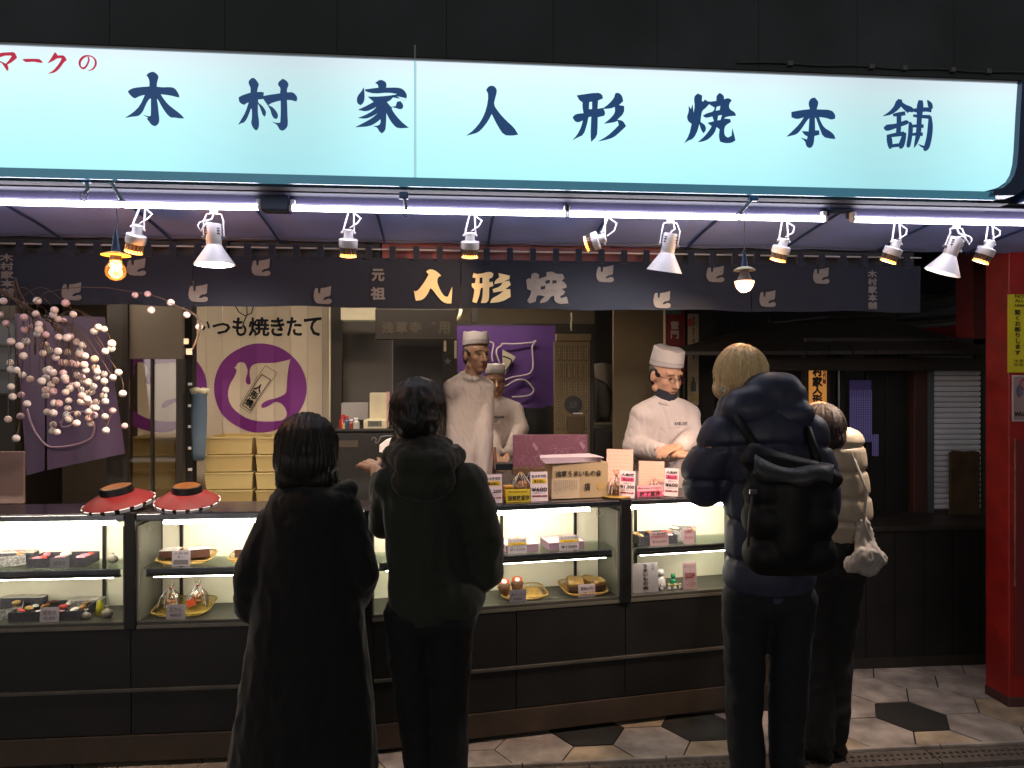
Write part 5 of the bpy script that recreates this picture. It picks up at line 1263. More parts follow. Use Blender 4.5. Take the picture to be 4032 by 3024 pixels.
# bagged cakes
M_cake = mat('sponge_cake', '#8f5a30', .6, var=.3, scale=60, col2='#b98548')
M_cello = glass('cellophane', (.95, .92, .88), .08, .15)
M_red2 = mat('red_tie', '#a02828', .5); M_ytie = mat('yellow_tie', '#c8a018', .5)
def cakebag(K, u, n, z, rx, h, label, tie=M_ytie, seed=0, cat='cake bag'):
    rnd = random.Random(seed)
    r_ = thing('cake_bag', label, cat, K(u, n, z))
    base = K(u, n, z)
    for i in range(10):
        a_ = rnd.uniform(0, 6.28); rr = rnd.uniform(0, rx * .6)
        c = base + Vector((math.cos(a_) * rr, math.sin(a_) * rr * .7, .014 + rnd.uniform(0, h * .42)))
        MB().ball(c, (.018, .015, .012), 8, 6, Matrix.Rotation(rnd.uniform(0, 3), 3, 'Z')).build('cake', M_cake, r_, smooth='all')
    rs = []
    for t_, rr in [(0, .8), (.08, 1.0), (.3, 1.05), (.5, .9), (.66, .55), (.76, .2), (.80, .1), (.86, .2), (.95, .3), (1, .28)]:
        rs.append([base + Vector((math.cos(b_) * rx * rr * (1 + .10 * math.sin(b_ * 6 + seed + t_ * 4)), math.sin(b_) * rx * .75 * rr * (1 + .1 * math.cos(b_ * 5)), h * t_ + (.006 * math.sin(b_ * 3 + seed) if t_ > .9 else 0))) for b_ in [2 * math.pi * i / 24 for i in range(24)]])
    MB().rings(rs, caps=False).build('film', M_cello, r_)
    MB().cyl(base + Vector((0, 0, h * .775)), base + Vector((0, 0, h * .825)), rx * .16, n=12).build('tie', tie, r_)
    rs = MB()
    for i in range(5):
        a_ = i * 1.3 + seed
        rs.tube([base + Vector((math.cos(a_) * .01, math.sin(a_) * .006 - .004, h * .8)), base + Vector((math.cos(a_) * rx * .8, -rx * .5, h * .5)), base + Vector((math.cos(a_) * rx * 1.02, -rx * .78 * abs(math.sin(a_ + 1)), h * .15))], .0012, 4)
    rs.build('film_crease', M_white, r_, kind='stuff')
    return r_
u_, _ = U3(500, 600, .12); cakebag(K2, u_, .12, ZT, .052, .155, 'larger clear bag of sponge cakes tied in yellow, behind the yellow card', seed=1)
u_, _ = U3(630, 600, .14); cakebag(K2, u_, .17, ZT, .04, .15, 'clear bag of sponge cakes tied in yellow, behind the ¥600 card', seed=2)
u_, _ = U3(215, 600, .12); cakebag(K2, u_, .12, ZT, .04, .115, 'small clear bag of cakes behind the yellow-banded ¥1,200 card', seed=3)
u_, _ = U3(1490, 545, .07); cakebag(K2, u_, .068, ZT, .045, .13, 'clear bag of brown cakes tied in red, in front of the tall dotted card', tie=M_red2, seed=4)
u_, _ = U3(1880, 545, .07); cakebag(K2, u_, .068, ZT, .036, .085, 'low clear bag of brown cakes before the smaller dotted card', tie=M_red2, seed=5)
tr = thing('wicker_tray', 'low round wicker tray under the cake bag beside the carton', 'tray', K2(U3(1490, 545, .07)[0], .07, ZT))
MB().lathe(K2(U3(1490, 545, .07)[0], .068, ZT + .001), (0, 0, 1), [(0, .058), (.002, .066), (.008, .07), (.008, .067)], 28).build('rim', mat('wicker', '#a8843c', .6, bump=.4), tr, smooth='all')
# stacked cake boxes beside the bag (orange-striped)
cs = thing('cake_pack', 'pack of flat golden cakes behind the yellow card', 'cake pack', K2(U3(370, 600, .1)[0], .1, ZT))
for i in range(5):
    u_, _ = U3(370, 600, .09)
    MB().kbox(K2, u_ - .022, u_ + .022, .07, .11, ZT + .004 + i * .014, ZT + .016 + i * .014).build('cake', mat('golden_cake', '#b07828', .5, var=.2), cs, bevel=.003)
# red conical stands with bowls
M_redst = mat('red_weave', '#740d14', .55, var=.15, scale=40)
def redstand(px, py, rad, label, tilt, Y=3.34):
    c = A(px, py, Y); c.z = ZT + .018
    r_ = thing('red_stand', label, 'stand', c)
    T = Matrix.Rotation(tilt, 3, 'Y') @ Matrix.Rotation(.17, 3, 'X')
    prof = []
    for i in range(15):
        t_ = i / 14
        prof.append((.014 + .052 * t_ - .010 * t_ * t_ + (.0016 if i % 2 else 0), rad * (1 - .56 * t_)))
    def lat(pf, n=48, caps=True):
        mb = MB().lathe((0, 0, 0), (0, 0, 1), pf, n, caps=caps); mb.v = [c + T @ v for v in mb.v]; return mb
    lat(prof).build('woven_cone', M_redst, r_, smooth='all')
    rw = MB().lathe((0, 0, 0), (0, 0, 1), [(0.002, rad * .88), (.004, rad * .97), (.0135, rad * .99)], 48); rw.v = [c + T @ v for v in rw.v]; rw.build('base_ring', M_black, r_)
    for k_ in range(16):
        a0 = k_ * math.pi / 8; seg = []
        for hh, rr in [(-.001, .99), (.014, 1.03), (.016, .97), (-.001, .95)]:
            seg.append([c + T @ Vector((rad * rr * math.cos(a0 + .27 * j / 4), rad * rr * math.sin(a0 + .27 * j / 4), hh)) for j in range(5)])
        MB().rings(seg, caps=False, closed=False).build('white_rim_piece', M_white, r_)
    lat([(.050, rad * .46), (.054, rad * .48), (.084, rad * .45), (.086, rad * .42), (.076, rad * .41)]).build('black_band', M_black, r_, smooth=True)
    lat([(.070, rad * .40), (.082, rad * .41)]).build('wooden_disc', mat('amber_wood', '#7a4a1c', .45, var=.25, scale=18), r_, smooth=True)
redstand(*q(4, 775, 1600), .142, 'larger red woven cone stand with black ring, left on the counter', -.10)
redstand(*q(4, 1215, 1600), .132, 'smaller red woven cone stand with black ring, next to the woman', .03)
# ------------------------------------------------------------------ goods inside the cases
k8 = lambda x, y: (x * 1000 / 2212, 2000 + y * 1000 / 2212)
def U8(x, n): return A(*k8(x, 0), 3.22 + n).x
M_boxgrey = mat('box_grey_pattern', '#4c4a52', .6, var=.25, scale=90, col2='#2f2d33')
M_boxpat = mat('box_white_pattern', '#b9b5b0', .6, col2='#4e4c50', scale=110)
M_wick = mat('wicker_tan', '#b58f48', .6, var=.25, scale=60)
M_wrapw = mat('white_wrap', '#d8d0c8', .4, var=.06)
M_choc = mat('brown_pack', '#4a2c20', .6, var=.2, scale=30)
def openbox(K, u, n, z, w_, d, h, label, m, seed, yaw=0, pcs=9):
    rnd = random.Random(seed); r_ = thing('sweet_box', label, 'box of sweets', K(u, n, z))
    X = (K(1, 0, 0) - K(0, 0, 0)).normalized(); Yv = (K(0, 1, 0) - K(0, 0, 0)).normalized()
    R_ = Matrix.Rotation(yaw, 3, 'Z'); X = R_ @ X; Yv = R_ @ Yv; o = K(u, n, z + .001); t_ = .0025; Zv = Vector((0, 0, 1))
    MB().obox(o + Zv * .002, X * w_ / 2, Yv * d / 2, Zv * .0015).build('bottom', m, r_)
    for s in (-1, 1):
        MB().obox(o + Yv * s * (d / 2 - t_) + Zv * (h / 2 + .004), X * w_ / 2, Yv * t_ / 2, Zv * h / 2).build('wall', m, r_)
        MB().obox(o + X * s * (w_ / 2 - t_) + Zv * (h / 2 + .004), X * t_ / 2, Yv * (d / 2 - t_ * 1.6), Zv * h / 2).build('wall', m, r_)
    pal = [M_wrapw, M_wrapw, M_cake, mat('pack_red', '#b03a30', .5), M_choc, mat('pack_tan', '#b8935e', .5), mat('pack_pink', '#c07a86', .5)]
    for i in range(pcs):
        a_ = -w_ * .38 + w_ * .76 * (i % max(1, pcs // 3)) / max(1, pcs // 3 - 1); b_ = -d * .3 + d * .3 * (i // max(1, pcs // 3))
        c = o + X * (a_ + rnd.uniform(-.006, .006)) + Yv * b_ + Zv * (h * .8 + rnd.uniform(0, .014))
        rr = Matrix.Rotation(rnd.uniform(0, 3), 3, 'Z') @ Matrix.Rotation(rnd.uniform(-.5, .5), 3, 'X')
        mb = MB().ball(c, (rnd.uniform(.018, .026), rnd.uniform(.012, .016), rnd.uniform(.006, .011)), 8, 6, rr)
        mb.build('wrapped_sweet', rnd.choice(pal), r_, smooth='all' if i % 2 else False)
    return r_
def tray(K, u, n, z, w_, d, label, tilt=.12, m=None):
    r_ = thing('wicker_tray', label, 'tray', K(u, n, z)); m = m or M_wick
    X = (K(1, 0, 0) - K(0, 0, 0)).normalized(); Yv = (K(0, 1, 0) - K(0, 0, 0)).normalized()
    Zv = Vector((0, 0, 1)); Y2 = Yv * math.cos(tilt) + Zv * math.sin(tilt); N_ = Zv * math.cos(tilt) - Yv * math.sin(tilt)
    o = K(u, n, z + .003) + Zv * math.sin(tilt) * d / 2
    loop = []
    for i in range(32):
        a_ = 2 * math.pi * i / 32
        cx = abs(math.cos(a_)) ** .4 * math.copysign(1, math.cos(a_)); cy = abs(math.sin(a_)) ** .4 * math.copysign(1, math.sin(a_))
        loop.append((cx, cy))
    fl = [o + X * cx * w_ / 2 * .84 + Y2 * cy * d / 2 * .84 for cx, cy in loop]; up = [o + X * cx * w_ / 2 + Y2 * cy * d / 2 + N_ * .014 for cx, cy in loop]
    mb = MB().rings([[p - N_ * .002 for p in fl], fl]); mb.build('base', m, r_)
    MB().tube(up + [up[0]], .0026, 6).build('rim', m, r_, smooth='all')
    wv = MB()
    for i in range(32):
        for s in (0, 1): wv.cyl(fl[i], up[(i + (1 if s else -1)) % 32], .0011, n=4)
    wv.build('woven_side', m, r_, kind='stuff')
    return o, X, Y2, N_
def packs(K, u, n, z, label, m, w_, d, h, yaw=0, name='cake_pack', wrap=None, film=False):
    r_ = thing(name, label, 'cake pack', K(u, n, z))
    X = (K(1, 0, 0) - K(0, 0, 0)).normalized(); Yv = (K(0, 1, 0) - K(0, 0, 0)).normalized()
    R_ = Matrix.Rotation(yaw, 3, 'Z'); X = R_ @ X; Yv = R_ @ Yv; Zv = Vector((0, 0, 1)); o = K(u, n, z)
    MB().obox(o + Zv * h / 2, X * w_ / 2, Yv * d / 2, Zv * h / 2).build('box', m, r_, bevel=.002)
    if wrap:
        MB().obox(o + Zv * (h + .0012) , X * (w_ / 2 + .001), Yv * (d / 2 + .001), Zv * .001).build('top_paper', wrap, r_)
        for k_ in range(4):
            a_ = -w_ * .4 + w_ * .25 * k_
            MB().tube([o + X * a_ - Yv * d * .5 + Zv * (h + .002), o + X * (a_ + .01) + Zv * (h + .009), o + X * (a_ + .02) + Yv * d * .48 + Zv * (h + .003)], .0022, 5).build('film_fold', M_wrapw, r_)
    return r_
def smallcard(K, x0, x1, yt, yb, n, z, label, items, m=None, k_=k8, lean=.1):
    if K is K1:
        a_ = A(*k_(x0, yb), 3.22 + n); b_ = A(*k_(x1, yt), 3.22 + n)
        return card(K, (a_.x + b_.x) / 2, n, z, b_.x - a_.x, b_.z - a_.z, items, label, m or M_wcard2, lean=lean)
    a_ = k2(*k_(x0, yb), n); b_ = k2(*k_(x1, yt), n)
    return card(K, (a_[0] + b_[0]) / 2, n, z, b_[0] - a_[0], b_[1] - a_[1], items, label, m or M_wcard2, lean=lean)
# case 1
openbox(K1, U8(560, .12), .12, ZS, .235, .13, .036, 'dark grey open box of wrapped sweets on the shelf of the leftmost case', M_boxgrey, 3, yaw=.0)
openbox(K1, U8(-20, .13), .13, ZS, .20, .13, .04, 'white patterned open box at the left edge, upper shelf', M_boxpat, 4, yaw=.5, pcs=6)
openbox(K1, U8(480, .12), .12, Z0, .29, .17, .036, 'wide open box of assorted cakes at the bottom of the leftmost case', M_boxgrey, 5, pcs=12)
openbox(K1, U8(-60, .13), .13, Z0, .22, .17, .04, 'white patterned open box at the left edge, bottom deck', M_boxpat, 6, yaw=.45, pcs=6)
smallcard(K1, 345, 512, 868, 1000, .024, Z0, 'grey price card before the wide box in the leftmost case', [('詰合せ', .15, .5, .85, .8, M_inkk), ('¥2,000', .2, .15, .8, .38, M_inkk)])
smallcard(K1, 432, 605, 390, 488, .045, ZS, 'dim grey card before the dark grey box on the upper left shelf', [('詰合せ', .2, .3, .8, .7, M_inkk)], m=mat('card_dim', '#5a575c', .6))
yb_ = thing('bottle', 'short yellow-green wrapped bottle at the bottom right of the leftmost case', 'bottle', K1(U8(870, .1), .1, Z0))
MB().lathe(K1(U8(870, .1), .1, Z0 + .001), (0, 0, 1), [(0, .014), (.03, .017), (.05, .013), (.062, .006), (.066, .007)], 14).build('body', mat('yellow_green', '#a8a020', .4), yb_, smooth='all')
for i, (x, z, s, nn) in enumerate([(985, ZS, .022, .12), (935, Z0, .024, .07), (750, Z0, .02, .05)]):
    r_ = thing('wrapped_cake', ['pale wrapped round cake at the right end of the upper left shelf', 'grey wrapped round cake beside the yellow-green bottle', 'small wrapped cake between the wide box and the yellow-green bottle'][i], 'cake', K1(U8(x, nn), nn, z))
    MB().ball(K1(U8(x, nn), nn, z + s * .8), (s, s * .8, s * .8), 12, 8).build('cake', mat('grey_wrap', '#7d7468', .5, var=.2, scale=60), r_, smooth='all')
    MB().rings([[K1(U8(x, nn), nn, z + s * 1.5 + h) + Vector((math.cos(a) * rr, math.sin(a) * rr * .7, 0)) for a in [j * .7 for j in range(9)]] for h, rr in [(0, .006), (.006, .003), (.014, .009)]], caps=False).build('twist', M_wrapw, r_)
packs(K1, U8(150, .2), .2, ZS, 'flat white-wrapped box at the back of the upper left shelf', M_boxgrey, .16, .05, .04, wrap=M_wrapw)
packs(K1, U8(760, .2), .2, Z0, 'flat pale box behind the wide box of cakes', M_boxpat, .14, .05, .045, wrap=M_wrapw)
packs(K1, U8(200, .2), .21, Z0, 'flat dark box at the back of the bottom left deck', M_boxgrey, .18, .04, .06, wrap=M_wrapw)
# case 2
tray(K1, U8(1630, .13), .13, ZS, .235, .15, 'wicker tray with wrapped cakes on the shelf, left of the woman')
packs(K1, U8(1480, .12), .13, ZS + .022, 'small brown cake pack in the upper wicker tray, left one', M_choc, .075, .06, .03, wrap=M_wrapw)
packs(K1, U8(1730, .12), .13, ZS + .022, 'larger cake pack with clear folded film in the upper wicker tray', M_choc, .085, .07, .036, yaw=.3, wrap=M_wrapw)
smallcard(K1, 1495, 1655, 332, 470, .040, ZS, 'pale price card in front of the upper wicker tray', [('人形焼', .1, .72, .9, .9, M_inkk), ('蒸し', .3, .5, .7, .66, M_inkk), (None, .1, .1, .9, .4, mat('dim_band', '#6a6468', .6)), ])
tray(K1, U8(2160, .13), .13, ZS, .15, .14, 'second wicker tray half hidden by the woman, upper shelf')
packs(K1, U8(2110, .12), .12, ZS + .02, 'cake pack on the tray half hidden by the woman', M_choc, .05, .06, .035, wrap=M_wrapw)
tray(K1, U8(1610, .13), .13, Z0, .24, .20, 'golden wicker tray with bagged cakes on the bottom deck, left of the woman', m=mat('wicker_gold', '#a58a3c', .6, var=.25, scale=60))
cakebag(K1, U8(1480, .1), .11, Z0 + .016, .045, .115, 'clear bag of cakes tied in red, left one on the golden tray', tie=M_red2, seed=8)
cakebag(K1, U8(1710, .1), .12, Z0 + .018, .045, .12, 'clear bag of cakes with orange label, right one on the golden tray', tie=M_red2, seed=9)
p = K1(U8(1655, .06), .07, Z0 + .055); lbp = MB().obox(p, Vector((.014, .004, .008)), Vector((0, .001, 0)), Vector((-.006, 0, .013))); tag(lbp.build('label', mat('orange_label', '#c84a24', .5)), 'orange paper label leaning between the two bags on the golden tray', 'label')
smallcard(K1, 1448, 1612, 835, 965, .022, Z0, 'grey price card in front of the golden wicker tray', [('豆かん', .15, .5, .85, .8, M_inkk), ('¥800', .2, .15, .8, .38, M_inkk)])
for px_, K_, pick, lb_ in [(q(7, 985, 0)[0], K1, lambda px: u1(px, .01), 'small clear suction ring hanging in the left case'), (q(8, 1668, 0)[0], K2, lambda px: u2(px, .01), 'small clear suction ring hanging in the right case')]:
    u_ = pick(px_)
    mb = MB().tube([K_(u_ + .013 * math.cos(a), .006, Z1 - .035 + .015 * math.sin(a)) for a in [i * .35 for i in range(19)]], .0013, 5)
    tag(mb.build('suction_ring', mat('pale_ring', '#9a978c', .3)), lb_, 'ring')
# case 3
def giftbox(x, y, w_, label, seed):
    u_ = U3(x, 0, .12)[0]
    r_ = thing('gift_box', label, 'gift box', K2(u_, .12, ZS))
    MB().kbox(K2, u_ - w_ / 2, u_ + w_ / 2, .055, .20, ZS + .001, ZS + .034).build('box', mat('mauve_box', '#8b6f80', .6, var=.1), r_, bevel=.002)
    MB().kbox(K2, u_ - w_ / 2 - .001, u_ + w_ / 2 + .001, .054, .201, ZS + .0345, ZS + .040).build('lid', mat('floral_lid', '#d4bcc4', .5, col2='#c09aa8', scale=60), r_, bevel=.002)
    MB().kbox(K2, u_ + .01, u_ + .014, .053, .202, ZS + .0405, ZS + .0415).build('ribbon', M_ytie, r_)
    MB().tube([K2(u_ + .012, .12, ZS + .042), K2(u_ - .01, .11, ZS + .056), K2(u_ - .016, .125, ZS + .050), K2(u_ + .012, .12, ZS + .042), K2(u_ + .034, .115, ZS + .054), K2(u_ + .036, .13, ZS + .048), K2(u_ + .012, .12, ZS + .042)], .0022, 6).build('bow', M_ytie, r_)
giftbox(480, 0, .155, 'mauve wrapped gift box with yellow ribbon half hidden by the man', 1)
giftbox(935, 0, .175, 'mauve wrapped gift box with yellow ribbon behind the ¥1200 card', 2)
def sc3(x0, x1, yt, yb, n, z, label, items, m=None): return smallcard(K2, x0, x1, yt, yb, n, z, label, items, m, k_=k3)
sc3(370, 565, 918, 1078, .04, ZS, 'price card with yellow band reading ¥1,500 before the left gift box', [('カステラ焼', .08, .78, .92, .94, M_inkk), (None, .04, .58, .96, .74, M_yel), ('あんなし', .25, .61, .75, .71, M_inkk), ('20~30個入り', .15, .42, .85, .5, M_inkk), ('¥1500', .1, .18, .9, .36, M_inkk)])
sc3(900, 1105, 890, 1050, .04, ZS, 'price card with yellow band reading ¥1200 before the right gift box', [('カステラ焼', .08, .78, .92, .94, M_inkk), (None, .04, .58, .96, .74, M_yel), ('あんなし', .25, .61, .75, .71, M_inkk), ('20~40個入り', .15, .42, .85, .5, M_inkk), ('¥1200', .1, .18, .9, .36, M_inkk, .02)])
tray(K2, U3(520, 0, .12)[0], .12, Z0, .22, .17, 'wicker tray with round potted sweets, just right of the man')
for i, (x, nn) in enumerate([(330, .10), (465, .12)]):
    u_ = U3(x, 0, nn)[0]; r_ = thing('sweet_pot', ['round brown pot with orange label, nearer the man', 'round brown pot with orange label, right one on its tray'][i], 'pot', K2(u_, nn, Z0 + .02))
    b0 = K2(u_, nn, Z0 + .018)
    MB().lathe(b0, (0, 0, 1), [(0, .020), (.035, .028), (.05, .029), (.056, .022)], 20).build('body', mat('brown_pot', '#6e4c36', .6, bump=.5), r_, smooth='all')
    MB().lathe(b0 + Vector((0, 0, .057)), (0, -.7, 1), [(0, .022), (.003, .025), (.005, .022)], 20).build('orange_label', mat('orange_lid', '#d04a18', .5), r_)
    MB().lathe(b0 + Vector((0, -.004, .0625)), (0, -.7, 1), [(0, .013), (.002, .013)], 12).build('white_spot', M_white, r_)
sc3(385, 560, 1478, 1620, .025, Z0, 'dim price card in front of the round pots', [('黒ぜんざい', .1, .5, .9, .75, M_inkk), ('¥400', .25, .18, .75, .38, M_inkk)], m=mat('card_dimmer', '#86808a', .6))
tray(K2, U3(1145, 0, .12)[0], .12, Z0, .215, .19, 'wicker tray with two open paper packs, beside the black post')
for i, (x, lb_) in enumerate([(1060, 'left crumpled brown paper pack on the tray beside the post'), (1240, 'right crumpled brown paper pack on the tray beside the post')]):
    u_ = U3(x, 0, .12)[0]; r_ = thing('paper_pack', lb_, 'paper pack', K2(u_, .12, Z0 + .02))
    o_ = K2(u_, .11, Z0 + .022); Rr = Matrix.Rotation(-.25 + .5 * i, 3, 'Z'); X = Rr @ U2; Yv = Rr @ N2
    MB().obox(o_ + Vector((0, 0, .010)), X * .036, Yv * .058, Vector((0, 0, .010))).build('box', M_choc, r_, bevel=.002)
    rs = []
    for t_, s_ in [(0, .98), (.5, 1.02), (.8, 1.0), (1, .92)]:
        rs.append([o_ + X * .037 * s_ * sx * (1 + .05 * math.sin(j * 2 + t_ * 6)) + Yv * .058 * s_ * sy + Vector((0, 0, .021 + .022 * t_ + (.006 * math.sin(j * 1.7 + i) if t_ == 1 else 0))) for j, (sx, sy) in enumerate([(-1, -1), (-.3, -1.02), (.4, -1), (1, -1), (1, -.3), (1, .4), (1, 1), (.3, 1), (-.4, 1), (-1, 1), (-1, .3), (-1, -.4)])])
    MB().rings(rs).build('paper', mat('kraft_film', '#9a7a44', .35, var=.2, scale=40), r_)
sc3(1100, 1275, 1418, 1560, .03, Z0, 'white price card in front of the brown paper packs', [('瓦せんべい', .15, .55, .9, .78, M_inkk, .02), ('10枚入り', .2, .25, .9, .4, M_inkk)], m=M_wcard)
# case 4
openbox(K2, U3(1870, 0, .12)[0], .12, ZS, .20, .13, .038, 'grey open box of wrapped sweets in the rightmost case', M_boxgrey, 14, pcs=9)
openbox(K2, U3(2190, 0, .14)[0], .14, ZS, .12, .14, .05, 'white patterned box standing right of the grey sweet box', M_boxpat, 15, yaw=-.5, pcs=6)
sc3(1843, 2035, 853, 1005, .035, ZS, 'pink-grey price card reading ¥2600 in the rightmost case', [('人形焼', .1, .76, .9, .94, M_inkk, .02), (None, .04, .55, .96, .72, mat('dull_pink_band', '#a8707c', .6)), ('あん入り', .25, .58, .75, .68, M_inkk), ('¥2600', .12, .2, .9, .38, M_inkk)], m=mat('card_pinkgrey', '#b09396', .6))
sc3(2190, 2300, 840, 1000, .04, ZS, 'price card with red writing right of the ¥2600 card', [('人形焼', .1, .76, .9, .94, M_redi, .02), ('¥1500', .12, .3, .9, .5, M_redi)], m=mat('card_pinkgrey', '#b09396', .6))
r_ = sc3(1665, 1930, 1225, 1545, .03, Z0, 'large pale card with vertical brush writing at the bottom of the rightmost case', [('うまいもの会', .40, .1, .62, .95, M_inkk, .015, 1), ('浅草', .74, .72, .86, .95, M_inkk, 0, 1)], m=mat('card_pale_grey', '#a39da0', .6))
sc3(2190, 2330, 1190, 1480, .03, Z0, 'tall pale card with red figures behind the blond customer', [('ぽちぶくろ', .1, .78, .9, .94, M_inkk), ('五〇〇円', .15, .4, .85, .6, M_redi, .02), ('一二〇円', .15, .1, .85, .25, M_redi)], m=mat('card_pinkgrey', '#b09396', .6))
def figurine(x, n, h, label, m, m2=None, cat='figurine'):
    u_ = U3(x, 0, n)[0]; b0 = K2(u_, n, Z0 + .001); r_ = thing('figurine', label, cat, b0)
    MB().lathe(b0, (0, 0, 1), [(0, h * .26), (h * .15, h * .30), (h * .4, h * .24), (h * .58, h * .14)], 16).build('body', m, r_, smooth='all')
    MB().ball(b0 + Vector((0, -h * .02, h * .74)), (h * .22, h * .2, h * .2), 14, 10).build('head', m, r_, smooth='all')
    for s in (-1, 1):
        MB().cyl(b0 + Vector((s * h * .13, 0, h * .88)), b0 + Vector((s * h * .17, 0, h * 1.0)), h * .06, h * .01, 8).build('ear', m2 or m, r_)
        MB().ball(b0 + Vector((s * h * .18, -h * .12, h * .35)), (h * .06, h * .07, h * .14), 8, 6).build('arm', m, r_, smooth='all')
    return r_
M_fw = mat('glazed_white', '#c8c4c2', .25, var=.04)
figurine(1945, .09, .10, 'white cat figurine beside the large brush-written card', M_fw)
fr = figurine(2080, .12, .058, 'green frog figurine with yellow base', mat('glazed_green', '#1f8a5c', .25), mat('glazed_green', '#1f8a5c', .25))
MB().lathe(K2(U3(2080, 0, .12)[0], .118, Z0 + .0005), (0, 0, 1), [(0, .028), (.006, .03), (.010, .022)], 18).build('yellow_base', mat('glazed_yellow', '#a89a28', .3), fr)
for i, x in enumerate([1960, 2040, 2100, 2155, 2215]):
    figurine(x, .05, .030, ['small white doll, first of the front row of the rightmost case', 'small white doll, second of the front row in the rightmost case', 'small white doll, third of the front row under the frog', 'small white doll, fourth of the front row in the rightmost case', 'small white doll, last of the front row beside the tall pale card'][i], M_fw, mat('doll_red', '#8a3a30', .4))

# ------------------------------------------------------------------ blossom branch with rice-cake balls
br = thing('blossom_branch', 'drooping willow branch hung with pink and white rice-cake balls', 'decoration', A(*q(4, 0, 230), 3.28))
M_twig = mat('willow_bark', '#564638', .8, var=.2, scale=30)
M_bp = mat('pink_ball', '#dcbcc0', .55, var=.06, scale=60, bump=.2); M_bw = mat('white_ball', '#ebe0da', .55, var=.06, scale=60, bump=.2)
BALLS = [(22,292),(0,378),(40,438),(242,290),(425,306),(155,318),(353,350),(345,380),(474,378),(155,397),(412,422),(232,375),(297,402),(342,425),(378,410),(252,442),(205,458),(158,477),(358,460),(252,478),(240,505),(70,555),(168,553),(127,582),(297,510),(380,525),(432,530),(455,520),(637,462),(675,474),(609,488),(876,253),(957,247),(1107,302),(980,352),(1211,381),(1291,460),(497,557),(535,578),(293,577),(66,691),(152,647),(278,630),(317,610),(361,657),(375,618),(437,622),(518,615),(513,633),(551,648),(613,668),(724,568),(722,600),(682,618),(70,735),(107,740),(144,770),(195,797),(400,690),(425,692),(465,695),(497,703),(545,705),(620,725),(555,742),(300,742),(318,737),(342,755),(410,760),(497,772),(630,750),(675,765),(768,755),(731,788),(628,787),(72,847),(298,790),(270,812),(360,807),(330,835),(420,790),(425,808),(530,785),(540,808),(572,818),(675,812),(497,835),(465,840),(452,860),(525,867),(605,847),(595,880),(296,868),(344,877),(296,902),(425,882),(685,870),(795,892),(82,912),(137,900),(175,958),(671,906),(531,906),(565,930),(524,945),(545,948),(575,950),(622,947),(682,943),(350,953),(380,955),(445,937),(570,890),(438,987),(605,985),(620,987),(730,1003),(305,1010),(345,1018),(502,1026),(432,1030),(447,1057),(572,1010),(608,1032),(680,1041),(575,1053),(585,1085),(495,1085),(52,1058),(132,1038),(808,1102),(686,1132),(345,1093),(105,1182),(340,1135),(370,1142)]
rnd = random.Random(11)
balls = []
src = {}
for m in (M_bp, M_bw):
    mb = MB().ball((0, 0, 0), .0150, 14, 10)
    me = bpy.data.meshes.new('ball'); me.from_pydata([tuple(v) for v in mb.v], [], mb.f); me.materials.append(m)
    for p in me.polygons: p.use_smooth = True
    src[m] = me
for i, (x, y) in enumerate(BALLS):
    Y = rnd.uniform(3.14, 3.34)
    if x > 800 : Y = rnd.uniform(3.24, 3.31)
    p = A(*q(4, x, y), Y); balls.append(p)
    o = bpy.data.objects.new('ball', src[rnd.choice([M_bp, M_bw, M_bw, M_bw])]); COL.objects.link(o); o.parent = br; o.location = p - br.location
    o.scale = [rnd.uniform(.88, 1.08)] * 3; o.rotation_euler = (rnd.uniform(0, 3), rnd.uniform(0, 3), 0)
trunk = [(-90, 150), (0, 225), (60, 262), (130, 300), (230, 360), (300, 400)]
def q4(x, y, Y): return A(*q(4, x, y), Y)
MB().tube([q4(x, y, 3.26) for x, y in trunk], [.011, .009, .007, .006, .004, .003], 8).build('stem', M_twig, br, smooth='all')
MB().tube([q4(x, y, 3.27) for x, y in [(110, 290), (90, 180), (100, 140), (125, 230), (170, 310), (210, 400), (232, 540), (228, 640)]], .0035, 6).build('twig', M_twig, br, smooth='all')
MB().tube([q4(x, y, 3.28) for x, y in [(250, 270), (300, 235), (420, 210), (560, 202), (700, 206), (830, 228), (960, 248), (1060, 280), (1130, 320), (1210, 350), (1270, 385), (1300, 440), (1290, 500), (1260, 580), (1230, 640)]], [.0018] * 6 + [.002, .0024, .003, .0045, .0055, .0055, .005, .005, .005], 6).build('twig', M_twig, br, smooth='all')
for x0, y0, x1, y1 in [(1190, 535, 1222, 570), (1205, 600, 1245, 640)]:
    a_, b_ = q4(x0, y1, 3.27), q4(x1, y0, 3.27)
    MB().box(a_.x, b_.x, 3.27, 3.272, a_.z, b_.z).build('paper_square', mat('aged_slip', '#8a8070', .7), br)
